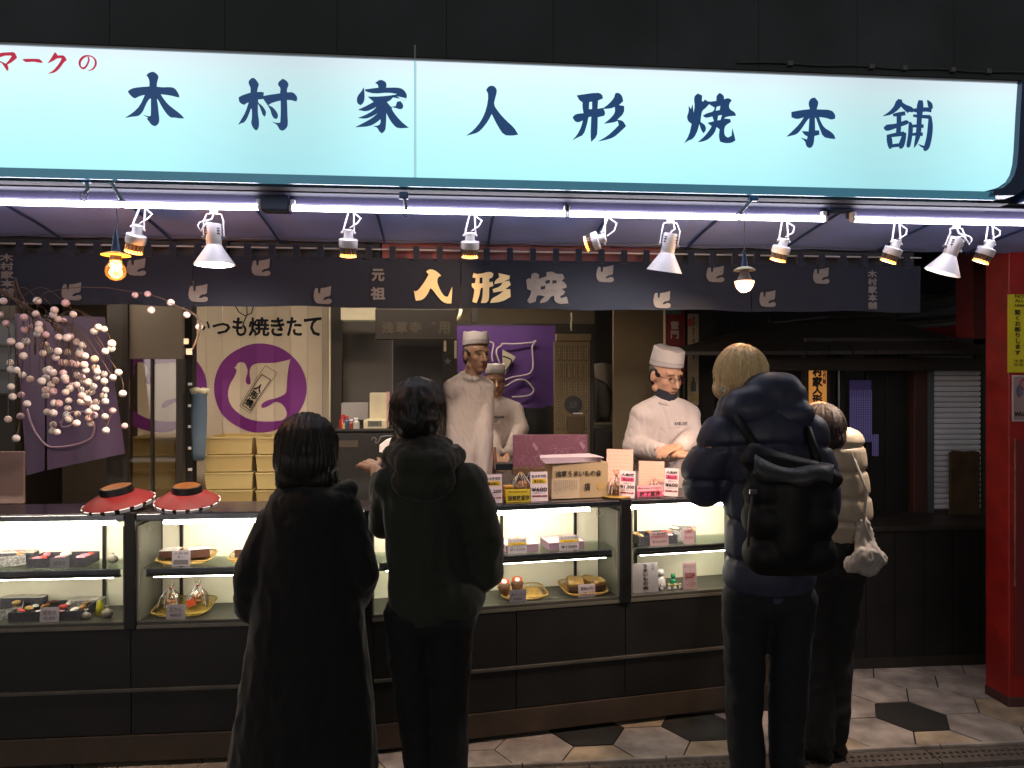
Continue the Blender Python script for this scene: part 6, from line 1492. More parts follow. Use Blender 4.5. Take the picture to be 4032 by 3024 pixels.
# twigs: fan out from the stem and drop through the balls
starts = [(150, 312), (230, 360), (300, 400), (60, 262), (110, 290), (190, 335), (270, 385), (330, 425)]
order = sorted(range(len(BALLS)), key=lambda i: BALLS[i][1])
remaining = [i for i in order if BALLS[i][0] < 800]
chains = []
while remaining:
    c = [remaining.pop(0)]
    while True:
        x, y = BALLS[c[-1]]; best = None
        for j in remaining:
            X, Yq = BALLS[j]; dx, dy = X - x, Yq - y
            if dy > 12 and abs(dx) < 14 + dy * .55 and dy < 150:
                s_ = dy + abs(dx - (8 if x > 250 else 0)) * 2
                if best is None or s_ < best[0]: best = (s_, j)
        if best is None or len(c) > 7: break
        c.append(best[1]); remaining.remove(best[1])
    chains.append(c)
for c in chains:
    x, y = BALLS[c[0]]
    cand = [s for s in starts if s[1] < y] or [(60, 262)]
    s = min(cand, key=lambda s: abs(s[0] - x) * .6 + (y - s[1]) * .35)
    S = q4(*s, 3.26); p0 = balls[c[0]]
    pts = [S, S.lerp(p0, .5) + Vector((0, 0, .03 + .04 * abs(x - s[0]) / 400))] + [balls[j] for j in c]
    x, y = BALLS[c[-1]]
    pts.append(balls[c[-1]] + Vector((rnd.uniform(-.004, .01), 0, -rnd.uniform(.01, .03))))
    line_pts = []
    P_ = pts
    for i in range(len(P_) - 1):
        a0, a1, a2, a3 = P_[max(i - 1, 0)], P_[i], P_[i + 1], P_[min(i + 2, len(P_) - 1)]
        for k_ in range(4):
            u = k_ / 4
            line_pts.append(.5 * ((2 * a1) + (a2 - a0) * u + (2 * a0 - 5 * a1 + 4 * a2 - a3) * u * u + (3 * a1 - a0 - 3 * a2 + a3) * u ** 3))
    line_pts.append(P_[-1])
    MB().tube(line_pts, .0014, 5).build('twig', M_twig, br, smooth='all')
for i in range(26):   # bare twigs in the bundle
    s = rnd.choice(starts); ex = s[0] + rnd.uniform(60, 330); ey = s[1] + rnd.uniform(180, 560)
    a_ = q4(*s, 3.25); b_ = q4(ex, ey, rnd.uniform(3.2, 3.32))
    m_ = a_.lerp(b_, .45) + Vector((.03, 0, .03))
    MB().tube([a_, a_.lerp(m_, .6) + Vector((0, 0, .006)), m_, m_.lerp(b_, .5) + Vector((.008, 0, .008)), b_], .0012, 5).build('twig', M_twig, br, smooth='all')

# ------------------------------------------------------------------ right: dark booth, shutter, red pillar
k6 = lambda x, y: (3000 + x * 900 / 2212, 1300 + y * 900 / 2212)
k7 = c7
FYb = 3.97
bo = thing('booth', 'dark wooden booth with pitched roof right of the counter', 'booth', A(3500, 2600, FYb))
fb = AG(3393, 2624)
for i in range(12):
    x = 1.32 + i * .172
    MB().box(x, x + .168, FYb, FYb + .02, .012, .77).build('plank', M_darkpanel, bo)
MB().box(1.3, 3.4, FYb - .02, FYb + .30, .771, .80).build('counter_top', M_darkwood, bo, bevel=.004)
MB().box(1.3, 3.4, FYb - .006, FYb - .0005, .0, .06).build('foot_rail', M_darkwood, bo)
pz = A(*k6(0, 235), 4.1).z
MB().box(A(*k6(420, 0), 4.1).x, 3.45, 4.1, 4.16, pz, pz + .10).build('fascia', M_darkwood, bo, bevel=.004)
MB().box(A(*k6(-300, 0), 4.12).x, 3.45, 4.18, 4.24, pz - .09, pz - .015).build('lintel', M_darkwood, bo)
# pitched roof: planks running down to the eave
ridge = q(6, 1330, 405); e1 = q(6, 1985, 610)
ax0 = A(*q(6, 560, 430), 4.5); ax1 = A(*q(6, 1330, 400), 4.5)
eL = A(*q(6, -120, 620), 3.95); eR = A(*e1, 3.95)
n = 14
for i in range(n):
    s0, s1 = i / n, (i + .97) / n
    t0, t1 = ax0.lerp(ax1, s0), ax0.lerp(ax1, s1)
    b0, b1 = eL.lerp(eR, s0), eL.lerp(eR, s1)
    dn = Vector((0, 0, -.02))
    MB().box8([b0 + dn, b1 + dn, t1 + dn, t0 + dn, b0, b1, t1, t0]).build('roof_board', M_darkwood, bo)
MB().tube([ax0 + Vector((0, 0, .012)), ax1 + Vector((0, 0, .012))], .014, 8).build('ridge_pole', M_darkwood, bo)
MB().tube([A(*q(6, 590, 432), 3.9), A(*q(6, 940, 393), 3.9)], .005, 6).build('metal_flashing', mat('dull_metal_blue', '#59606e', .4, metal=.5), bo)
for x0, x1, nm in [(425, 463, 'post'), (628, 668, 'post'), (1060, 1260, 'dark_panel'), (1260, 1475, 'dark_panel'), (668, 735, 'dark_panel'), (770, 850, 'dark_panel'), (2125, 2200, 'dark_panel')]:
    a_, b_ = A(*k6(x0, 0), 4.35).x, A(*k6(x1, 0), 4.35).x
    MB().box(a_ + .001, b_ - .001, 4.35 if nm == 'post' else 4.4, 4.42 if nm == 'post' else 4.43, .8, pz + .03).build(nm, M_darkwood if nm == 'post' else M_darkpanel, bo, bevel=.003)
MB().box(A(*k6(1475, 0), 4.34).x, A(*k6(1600, 0), 4.34).x, 4.34, 4.42, .8, pz).build('red_brown_post', mat('red_brown_wood', '#3e211b', .6, var=.2), bo, bevel=.004)
pl_ = thing('pole', 'thin grey pole with a small lit blue-white label in the booth', 'pole', A(*k6(746, 900), 4.3))
MB().cyl(A(*k6(746, 1150), 4.3), A(*k6(746, 285), 4.3), .0045, n=8).build('shaft', M_steel, pl_)
a_, b_ = A(*k6(734, 905), 4.29), A(*k6(758, 802), 4.29)
MB().box(a_.x, b_.x, 4.288, 4.294, a_.z, b_.z).build('lit_label', mat('lit_label', '#8fa0d8', .5, emit='#9fb0f0', es=.7), pl_)
ys = thing('hanging_sign', 'narrow orange-yellow vertical sign with black brush characters in the booth', 'sign', A(*k6(545, 800), 4.2))
a_, b_ = A(*k6(463, 880), 4.2), A(*k6(628, 340), 4.2)
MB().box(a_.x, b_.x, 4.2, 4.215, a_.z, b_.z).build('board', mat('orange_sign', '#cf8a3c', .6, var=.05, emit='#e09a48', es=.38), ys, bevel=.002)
MB().box(a_.x, b_.x, 4.2, 4.215, b_.z + .001, b_.z + .03).build('top_board', M_darkwood, ys)
for ch, y0, y1 in [('木', 250, 345), ('村', 350, 445), ('家', 452, 545), ('人', 550, 620), ('形', 625, 712), ('焼', 722, 810)]:
    if ch == '木': continue
    ftext(ch, 6, 490, y0, 582, y1, 4.199, M_inkk, ys, bold=.045, K=k6)
ftext('名代味', 6, 588, 360, 620, 520, 4.199, M_redi, ys, bold=.04, vert=True, K=k6)
lt = thing('lattice_screen', 'dim purple lattice screen in the back of the booth', 'screen', A(*k6(950, 1100), 4.38))
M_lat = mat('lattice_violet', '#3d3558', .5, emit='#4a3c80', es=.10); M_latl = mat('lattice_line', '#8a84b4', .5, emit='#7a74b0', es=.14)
for (x0, y0, x1, y1) in [(852, 485, 1058, 1080), (1070, 1010, 1122, 1215)]:
    a_, b_ = A(*k6(x0, y1), 4.38), A(*k6(x1, y0), 4.38)
    MB().box(a_.x, b_.x, 4.38, 4.39, a_.z, b_.z).build('panel', M_lat, lt)
    nx = int((x1 - x0) / 17); ny = int((y1 - y0) / 17)
    for i in range(nx + 1):
        x = a_.x + (b_.x - a_.x) * i / nx; zt3 = b_.z if x0 > 1000 else b_.z - .06
        MB().box(x - .0008, x + .0008, 4.376, 4.379, a_.z, zt3).build('bar', M_latl, lt)
    for j in range(ny + 1):
        z = a_.z + (b_.z - a_.z) * j / ny
        if x0 < 1000 and j > ny * .74: continue
        MB().box(a_.x, b_.x, 4.372, 4.3755, z - .0008, z + .0008).build('bar', M_latl, lt)
sh = thing('roller_shutter', 'closed grey roller shutter beside the red pillar', 'shutter', A(*k6(1880, 1600), 4.36))
M_sh = mat('shutter_grey', '#e4e8f0', .5, metal=0, var=.1, scale=5)
xa, xb = A(*k6(1648, 0), 4.36).x, A(*k6(2118, 0), 4.36).x
zt4 = A(*k6(1880, 285), 4.36).z; zs = .8; nsl = int((zt4 - zs) / .0335)
me = None
for i in range(nsl):
    z1_ = zt4 - i * .0335
    o = None
    k = MB(); pr = [(4.372, 0), (4.362, -.004), (4.360, -.012), (4.362, -.022), (4.370, -.030), (4.378, -.030), (4.378, 0)]
    k.rings([[(x, y, z1_ + dz) for y, dz in pr] for x in (xa, xb)]).build('slat', M_sh, sh)
MB().box(A(*k6(1603, 0), 4.34).x, xa - .001, 4.34, 4.40, .8, zt4).build('guide_rail', mat('rail_grey', '#5a5e62', .4, metal=.4), sh)
bxx = slab(6, 0, 0, 1, 1, 4.3, .01, 'scratch', 'x', 'x', M_black); bpy.data.objects.remove(bxx)
a_, b_ = A(*k6(1830, 2200), 4.28), A(*k6(2110, 1165), 4.28)
rb = thing('plywood_board', 'brown worn board leaning before the roller shutter', 'board', Vector((a_.x, 4.28, .8)))
pl = [(a_.x, .802), (b_.x, .802), (b_.x, b_.z - .01), (b_.x - .03, b_.z - .002), ((a_.x + b_.x) / 2, b_.z - .006), (a_.x + .02, b_.z), (a_.x, b_.z - .012)]
MB().poly(pl, [], Vector((0, 4.30, 0)), UX, UZ, NV, .02).build('sheet', mat('worn_plywood', '#5a4426', .8, var=.3, scale=6, col2='#33281a'), rb)
ftext('寿', 6, 1900, 1220, 2000, 1330, 4.279, mat('faded_brown_ink', '#2a1e12', .7), rb, K=k6)
nbw = thing('neighbour_building', 'dark boarded building wall far behind the booth roof', 'building', (4, 6.2, 0))
for i in range(18):
    MB().box(1.86 + i * .3, 2.154 + i * .3, 6.2, 6.24, 0, 5.2).build('board', M_darkwood, nbw)
# eaves and the neighbour's red beam behind the pillar
ev = thing('neighbour_eave', 'grey metal eave strips receding behind the red pillar', 'eave', A(*k7(800, 800), 4.6))
def quad(pts, Y0, Y1, m, parent, name, K=k7, th_=.02):
    p = [A(*K(*a), Y) for a, Y in zip(pts, (Y0, Y1, Y1, Y0))]
    k = MB(); off_ = Vector((0, th_, 0))
    k.box8([p[0], p[1], p[1] + off_, p[0] + off_, p[3], p[2], p[2] + off_, p[3] + off_]); k.build(name, m, parent)
M_ev = mat('eave_grey', '#5e646c', .5, metal=.3, var=.1); M_evd = mat('eave_dark', '#2b2c30', .6)
quad([(585, 915), (980, 875), (980, 850), (520, 895)], 5.2, 4.3, mat('eave_bright', '#8d989c', .4, metal=.3), ev, 'lit_strip')
quad([(430, 835), (980, 785), (980, 715), (700, 760)], 5.3, 4.3, M_ev, ev, 'strip')
quad([(560, 720), (980, 650), (980, 590), (660, 665)], 5.4, 4.3, mat('eave_brown', '#3e3a3a', .6), ev, 'strip')
quad([(480, 860), (985, 830), (985, 800), (450, 842)], 5.3, 4.3, M_evd, ev, 'dark_strip')
quad([(600, 440), (980, 352), (980, 335), (600, 420)], 5.3, 4.4, M_evd, ev, 'strip')
quad([(915, 378), (975, 366), (975, 350), (915, 362)], 4.5, 4.4, mat('pale_patch', '#5f6f86', .5), ev, 'pale_patch')
M_redp = mat('red_paint', '#8e150f', .5, var=.28, scale=9, bump=.15, bscale=20)
M_redd = mat('dark_red_paint', '#6e1a1e', .55, var=.15, scale=3)
rbm = thing('red_beam', 'dull red beam and triangular gable piece behind the red pillar', 'beam', A(*k7(1030, 700), 4.1))
a_, b_ = A(*k7(978, 1030), 4.1), A(*k7(1100, 330), 4.1)
MB().box(a_.x, b_.x, 4.1, 4.25, a_.z, b_.z).build('hanging_post', M_redd, rbm, bevel=.005)
quad([(600, 915), (985, 1000), (985, 875), (600, 912)], 4.9, 4.2, M_redd, rbm, 'gable_piece')
slab(6, 1505, -700, 2300, 240, 4.75, .05, 'dark_wall', 'dark wall above the booth roof', 'wall', M_darkpanel)
# red pillar
PYf = None
pf = AD(3972, 2766, 3.66)
rp2 = thing('red_pillar', 'red painted pillar at the right edge carrying yellow and white notices', 'pillar', (pf.x, pf.y, 0))
pb_ = Vector((pf.x - .0, pf.y + .16, 0))
xw = pf.x + .42
MB().box(pf.x, xw, pf.y, pf.y + .16, .0, 2.9).build('shaft', M_redp, rp2, bevel=.006)
MB().box(pf.x - .003, xw + .003, pf.y - .003, pf.y + .163, .0, .05).build('base', mat('stone_base', '#4a2a26', .7, var=.2), rp2, bevel=.006)
MB().box(pf.x + .03, xw - .03, pf.y - .007, pf.y - .001, .16, 1.32).build('lower_board', M_redd, rp2, bevel=.003)
MB().box(pf.x + .026, pf.x + .0295, pf.y - .010, pf.y - .001, .6, 1.33).build('worn_edge', mat('worn_pink', '#8a5a54', .7, var=.4, scale=20), rp2)
def pbx(r, x0, y0, x1, y1, Y, d, name, m, parent, bevel=0): return sub(r, x0, y0, x1, y1, Y, d, name, m, parent, bevel)
Ys = pf.y
yn = thing('notice', 'yellow paper notice with black English and Japanese writing on the red pillar', 'notice', A(*q(6, 2110, 750), Ys))
Yn = Ys - .006
x0_ = A(*q(6, 2108, 0), Yn).x
MB().box(x0_, x0_ + .21, Yn, Yn + .004, A(*q(6, 0, 752), Yn).z, A(*q(6, 0, 224), Yn).z).build('sheet', mat('yellow_paper', '#c0b414', .6, var=.05), yn)
for s, y0, y1, x1 in [('NO SMOKING', 252, 272, 2380), ('ALLOWED', 282, 300, 2318), ('HERE', 313, 328, 2212)]:
    ftext(s, 6, 2152, y0, x1, y1, Yn - .0005, M_inkk, yn, bold=.01)
ftext('堅くお断りします', 6, 2150, 350, 2190, 640, Yn - .0005, M_inkk, yn, bold=.02, vert=True)
ftext('浅草観光\n仲見世会', 6, 2145, 670, 2270, 715, Yn - .0005, M_inkk, yn)
po = thing('poster', 'white-framed poster with blue wave marks and Wi-Fi lettering on the red pillar', 'poster', A(*q(6, 2140, 1080), Ys))
x0_ = A(*q(6, 2136, 0), Yn).x
MB().box(x0_, x0_ + .17, Yn - .001, Yn + .005, A(*q(6, 0, 1083), Yn).z, A(*q(6, 0, 770), Yn).z).build('frame', mat('poster_frame', '#b5a8aa', .5), po, bevel=.002)
MB().box(x0_ + .006, x0_ + .164, Yn - .003, Yn - .0012, A(*q(6, 0, 1072), Yn).z, A(*q(6, 0, 780), Yn).z).build('print', mat('poster_print', '#8f7a78', .5, var=.1), po)
c = A(*q(6, 2212, 830), Yn - .004)
MB().tube([c + Vector((.020 * math.cos(a), 0, .024 * math.sin(a))) for a in [i * .3 for i in range(22)]], .004, 6).build('red_ring', mat('ring_red', '#a01c28', .5), po)
for k_, rr in enumerate((.016, .027, .038)):
    MB().tube([c + Vector((.0 - rr * math.cos(a), -.001, -.035 + rr * math.sin(a))) for a in [-.9 + i * .2 for i in range(10)]], .0028, 6).build('wave_mark', mat('wave_blue', '#1c4668', .5), po)
ftext('Wi-Fi', 6, 2148, 1010, 2230, 1040, Yn - .0032, M_inkk, po, bold=.03)
# ------------------------------------------------------------------ people
def blob(prims, name, m, parent, voxel=.008, smooth=4, fn=None, noise_=None):
    """grow one continuous surface from ellipsoids ('s', c, (rx,ry,rz)[, R]) and tapered capsules ('c', p0, p1, r0, r1[, flat_axis, k])"""
    mb = MB()
    for pr in prims:
        if pr[0] == 's': mb.ball(pr[1], pr[2], 20, 14, pr[3] if len(pr) > 3 else None)
        elif pr[0] == 'm': mb.add(pr[1], pr[2])
        else:
            p0, p1, r0, r1 = Vector(pr[1]), Vector(pr[2]), pr[3], pr[4]
            ax = p1 - p0; Ln = max(ax.length, 1e-4); x, y, z = basis(ax)
            sq = pr[5] if len(pr) > 5 else 1
            if sq != 1:      # flatten across the view/depth axis
                dvec = Vector((0, 1, 0)); dvec = dvec - z * dvec.dot(z)
                if dvec.length > .2: y = dvec.normalized(); x = y.cross(z).normalized()
            rs = []
            for k in range(6): a = -math.pi / 2 + k * math.pi / 12 * 1.0 + .02; rs.append((r0 * math.sin(a), r0 * math.cos(a)))
            rs = [(h, r) for h, r in rs]
            for k in range(1, 7): t = k / 7; rs.append((Ln * t, r0 + (r1 - r0) * t))
            for k in range(6): a = k * math.pi / 12; rs.append((Ln + r1 * math.sin(a), r1 * math.cos(a)))
            rs.append((Ln + r1 * .999, r1 * .03))
            mb.rings([[p0 + z * h + x * math.cos(2 * math.pi * i / 18) * r + y * math.sin(2 * math.pi * i / 18) * r * sq for i in range(18)] for h, r in rs])
    me = bpy.data.meshes.new('tmp'); me.from_pydata([tuple(v) for v in mb.v], [], mb.f)
    b = bmesh.new(); b.from_mesh(me); bmesh.ops.recalc_face_normals(b, faces=b.faces); b.to_mesh(me); b.free()
    o = bpy.data.objects.new('tmp', me); COL.objects.link(o)
    md = o.modifiers.new('r', 'REMESH'); md.mode = 'VOXEL'; md.voxel_size = voxel
    if smooth: ms = o.modifiers.new('s', 'SMOOTH'); ms.factor = .5; ms.iterations = smooth
    dg = bpy.context.evaluated_depsgraph_get(); dg.update()
    new = bpy.data.meshes.new_from_object(o.evaluated_get(dg))
    bpy.data.objects.remove(o); bpy.data.meshes.remove(me)
    if fn:
        nor = [v.normal.copy() for v in new.vertices]
        for v, n in zip(new.vertices, nor):
            d = fn(v.co, n)
            v.co += n * d if not isinstance(d, Vector) else d
    off = parent_loc(parent)
    for v in new.vertices: v.co -= off
    new.name = name; new.materials.clear(); new.materials.append(m)
    for p in new.polygons: p.use_smooth = True
    new.update()
    o = bpy.data.objects.new(name, new); COL.objects.link(o); o.parent = parent
    return o
def wrinkle(amp=.006, sc=9, zs=.35, seed=0):
    s = Vector((seed, seed * 2, 0))
    def f(p, n):
        a = noise.noise(Vector((p.x * sc, p.y * sc, p.z * sc * zs)) + s)
        b = noise.noise(Vector((p.x * sc * 2.3, p.y * sc * 2.3, p.z * sc * 1.4)) + s)
        return amp * (a * .7 + (.5 - abs(b)) * .8 - .3)
    return f
def puffer(h=.085, amp=.012, dirv=None, seed=0, ph=0):
    s = Vector((seed, 0, seed))
    def f(p, n):
        c = p.z if dirv is None else p.dot(dirv)
        c += .012 * noise.noise(p * 5 + s)
        u = ((c + ph) / h) % 1.0; dd = min(u, 1 - u) * h
        pin = math.exp(-(dd / .009) ** 2)
        w_ = noise.noise(Vector((p.x * 42, p.y * 42, p.z * 7)) + s)
        near = math.exp(-(dd / .035) ** 2)
        return amp * (.35 * math.sin(math.pi * u) - pin) + .0045 * w_ * near + .004 * noise.noise(p * 9 + s)
    return f
M_skin = mat('skin', '#b28970', .5, var=.06, scale=12, sub=.08)
M_skin2 = mat('skin_tanned', '#98745e', .5, var=.06, scale=12, sub=.08)
M_eye = mat('eye_dark', '#140f0c', .2, var=0); M_lip = mat('lip', '#7a4238', .5, var=0)
M_hairk = mat('black_hair', '#0d0c0c', .45, var=.3, scale=40, stretch=(8, 8, .6), bump=.5, bscale=60)
def head_prims(F_):
    T = lambda x, y, z: F_ @ Vector((x, y, z)); R_ = F_.to_3x3()
    return [('s', T(0, -.012, .02), (.077, .095, .098), R_), ('s', T(0, .028, -.045), (.060, .064, .075), R_), ('s', T(0, .066, -.098), (.026, .022, .018), R_),
            ('c', T(0, .088, .008), T(0, .112, -.036), .008, .0125), ('s', T(-.011, .102, -.040), (.008, .008, .007), R_), ('s', T(.011, .102, -.040), (.008, .008, .007), R_),
            ('c', T(-.040, .068, .026), T(.040, .068, .026), .014, .014), ('s', T(-.040, .058, -.028), (.022, .022, .024), R_), ('s', T(.040, .058, -.028), (.022, .022, .024), R_),
            ('c', T(-.018, .084, -.066), T(.018, .084, -.066), .008, .008), ('c', T(-.013, .084, -.076), T(.013, .084, -.076), .008, .008),
            ('s', T(-.079, -.012, -.012), (.008, .019, .031), R_), ('s', T(.079, -.012, -.012), (.008, .019, .031), R_),
            ('c', T(-.055, 0, -.075), T(0, .055, -.1), .02, .02), ('c', T(.055, 0, -.075), T(0, .055, -.1), .02, .02)]
def face_parts(F_, root, glasses=False, mood=0):
    T = lambda x, y, z: F_ @ Vector((x, y, z)); R_ = F_.to_3x3()
    for s in (-1, 1):
        MB().ball(T(s * .031, .083, .002), (.011, .005, .0045), 12, 8, R_).build('eye', M_eye, root, smooth='all')
        MB().tube([T(s * .016, .093, .022), T(s * .030, .094, .027), T(s * .048, .083, .022)], .0019, 6).build('eyebrow', M_hairk, root)
    MB().tube([T(-.020, .089, -.070), T(-.008, .0955, -.0695), T(.008, .0955, -.0695), T(.020, .089, -.070)], .0024, 6).build('mouth', M_lip, root)
    if glasses:
        k = MB()
        for s in (-1, 1):
            k.tube([T(s * .032 + .021 * math.cos(a), .104 - .10 * abs(s * .032 + .021 * math.cos(a)) ** 1.3, -.002 + .015 * math.sin(a)) for a in [i * .45 for i in range(15)]], .0016, 5)
            k.tube([T(s * .053, .100, .003), T(s * .075, .05, .004), T(s * .082, -.005, .002)], .0016, 5)
        k.tube([T(-.011, .106, .002), T(0, .109, .005), T(.011, .106, .002)], .0016, 5)
        k.build('glasses', M_black, root)
def chef_hat(F_, root, h=.088, z0=.062, tilt=0):
    T = lambda x, y, z: F_ @ Vector((x, y, z)); rs = []
    for t_, r_, dz in [(0, 1.0, 0), (.0, 1.02, .002), (.5, .99, 0), (.92, .95, 0), (.985, .93, 0), (1.0, .90, 0), (.97, .60, 0), (.955, .2, 0)]:
        rs.append([T(math.cos(a) * .083 * r_ * (1 + .012 * math.sin(a * 7)), -.012 + math.sin(a) * .101 * r_, z0 + h * t_ + dz - .012 * math.sin(a) * (1 - t_) * -1 + .003 * math.sin(a * 5 + t_ * 4) * t_) for a in [2 * math.pi * i / 40 for i in range(40)]])
    MB().rings(rs, caps=True).build('chef_hat', mat('hat_cotton', '#bcb4b6', .85, var=.05, scale=20, bump=.2), root, smooth='all')
    ht_ = [o for o in root.children if o.name.startswith('chef_hat')][0]
    MB().tube([T(math.cos(a) * .0855, -.012 + math.sin(a) * .1035, z0 + .026 - .012 * math.sin(a) * -1 * .7) for a in [2 * math.pi * i / 40 for i in range(41)]], .0011, 4).build('hat_fold', mat('fold_grey', '#8a8486', .8), ht_)
    hp = [('s', T(0, -.020, .012), (.0815, .094, .070), F_.to_3x3()), ('s', T(0, -.055, -.025), (.066, .058, .055), F_.to_3x3())]
    def cut(p, n):
        l = F_.inverted() @ p
        return -.03 if l.y > .045 else 0
    blob(hp, 'hair', M_hairk, root, .007, 2, cut)
def frame(pos, yaw=0, pitch=0, roll=0, s=1.0):
    return Matrix.Translation(pos) @ Matrix.Rotation(yaw, 4, 'Z') @ Matrix.Rotation(-pitch, 4, 'X') @ Matrix.Rotation(roll, 4, 'Y') @ Matrix.Scale(s, 4)
def hand_prims(wr, d, up, side, curl=.6, s=1.0):
    """wr wrist point, d pointing direction, up back-of-hand normal, side: +1 thumb towards d x up"""
    d = d.normalized(); up = (up - d * up.dot(d)).normalized(); t = d.cross(up) * side
    P = [('c', wr - d * .02 * s, wr + d * .02 * s, .020 * s, .022 * s), ('c', wr + d * .03 * s + t * .020 * s, wr + d * .075 * s + t * .024 * s, .014 * s, .012 * s), ('c', wr + d * .03 * s, wr + d * .08 * s, .015 * s, .012 * s), ('c', wr + d * .03 * s - t * .018 * s, wr + d * .072 * s - t * .024 * s, .014 * s, .011 * s)]
    for off, L_ in ((.028, .070), (.009, .078), (-.010, .073), (-.028, .058)):
        p = wr + d * .080 * s + t * off * s; dir_ = d; a = 0
        for k, fr in enumerate((.45, .32, .23)):
            a += curl * (.7, 1.0, .8)[k]
            dr_ = d * math.cos(a) - up * math.sin(a)
            p2 = p + dr_ * L_ * fr * s
            P.append(('c', p, p2, (.0088 - .0008 * k) * s, (.0082 - .0009 * k) * s)); p = p2
    p = wr + d * .030 * s + t * .026 * s
    for k, (L_, a) in enumerate(((.036, .75), (.030, .45), (.024, .2))):
        dr_ = (d * math.cos(a) + t * math.sin(a) - up * curl * .5).normalized(); p2 = p + dr_ * L_ * s
        P.append(('c', p, p2, (.0115 - .0012 * k) * s, (.0105 - .0012 * k) * s)); p = p2
    return P
def body_prims(J, th_=.93):
    """bare body under the clothes"""
    P = [('c', J['neck'] + Vector((0, 0, -.05)), J['head'] + Vector((0, 0, -.03)), .058, .052),
         ('c', J['chest'], J['pelvis'] + Vector((0, 0, .08)), .115 * th_, .09 * th_, .7), ('c', J['hipL'], J['hipR'], .05, .05), ('c', J['pelvis'] + Vector((0, 0, .08)), J['pelvis'] + Vector((0, 0, .02)), .085 * th_, .05, .7), ('c', J['shL'], J['shR'], .055, .055)]
    for s in 'LR':
        P += [('c', J['sh' + s], J['el' + s], .040, .034), ('c', J['el' + s], J['wr' + s], .034, .024), ('c', J['hip' + s], J['kn' + s], .060 * th_, .045), ('c', J['kn' + s], J['an' + s], .050, .035), ('c', J['an' + s], J['toe' + s], .035, .03)]
    return P
def shoes(J, root, m, k=1.0):
    for s in 'LR':
        a_, t_ = J['an' + s].copy(), J['toe' + s].copy(); a_.z = max(.05, a_.z - .03); t_.z = .035
        blob([('c', a_, t_, .044 * k, .04 * k), ('c', a_ + Vector((0, 0, .05)), a_, .045 * k, .045 * k), ('c', Vector((a_.x, a_.y, .022)) - (t_ - a_).normalized() * .03, Vector((t_.x, t_.y, .022)), .03, .035)], 'shoe', m, root, .009, 3)

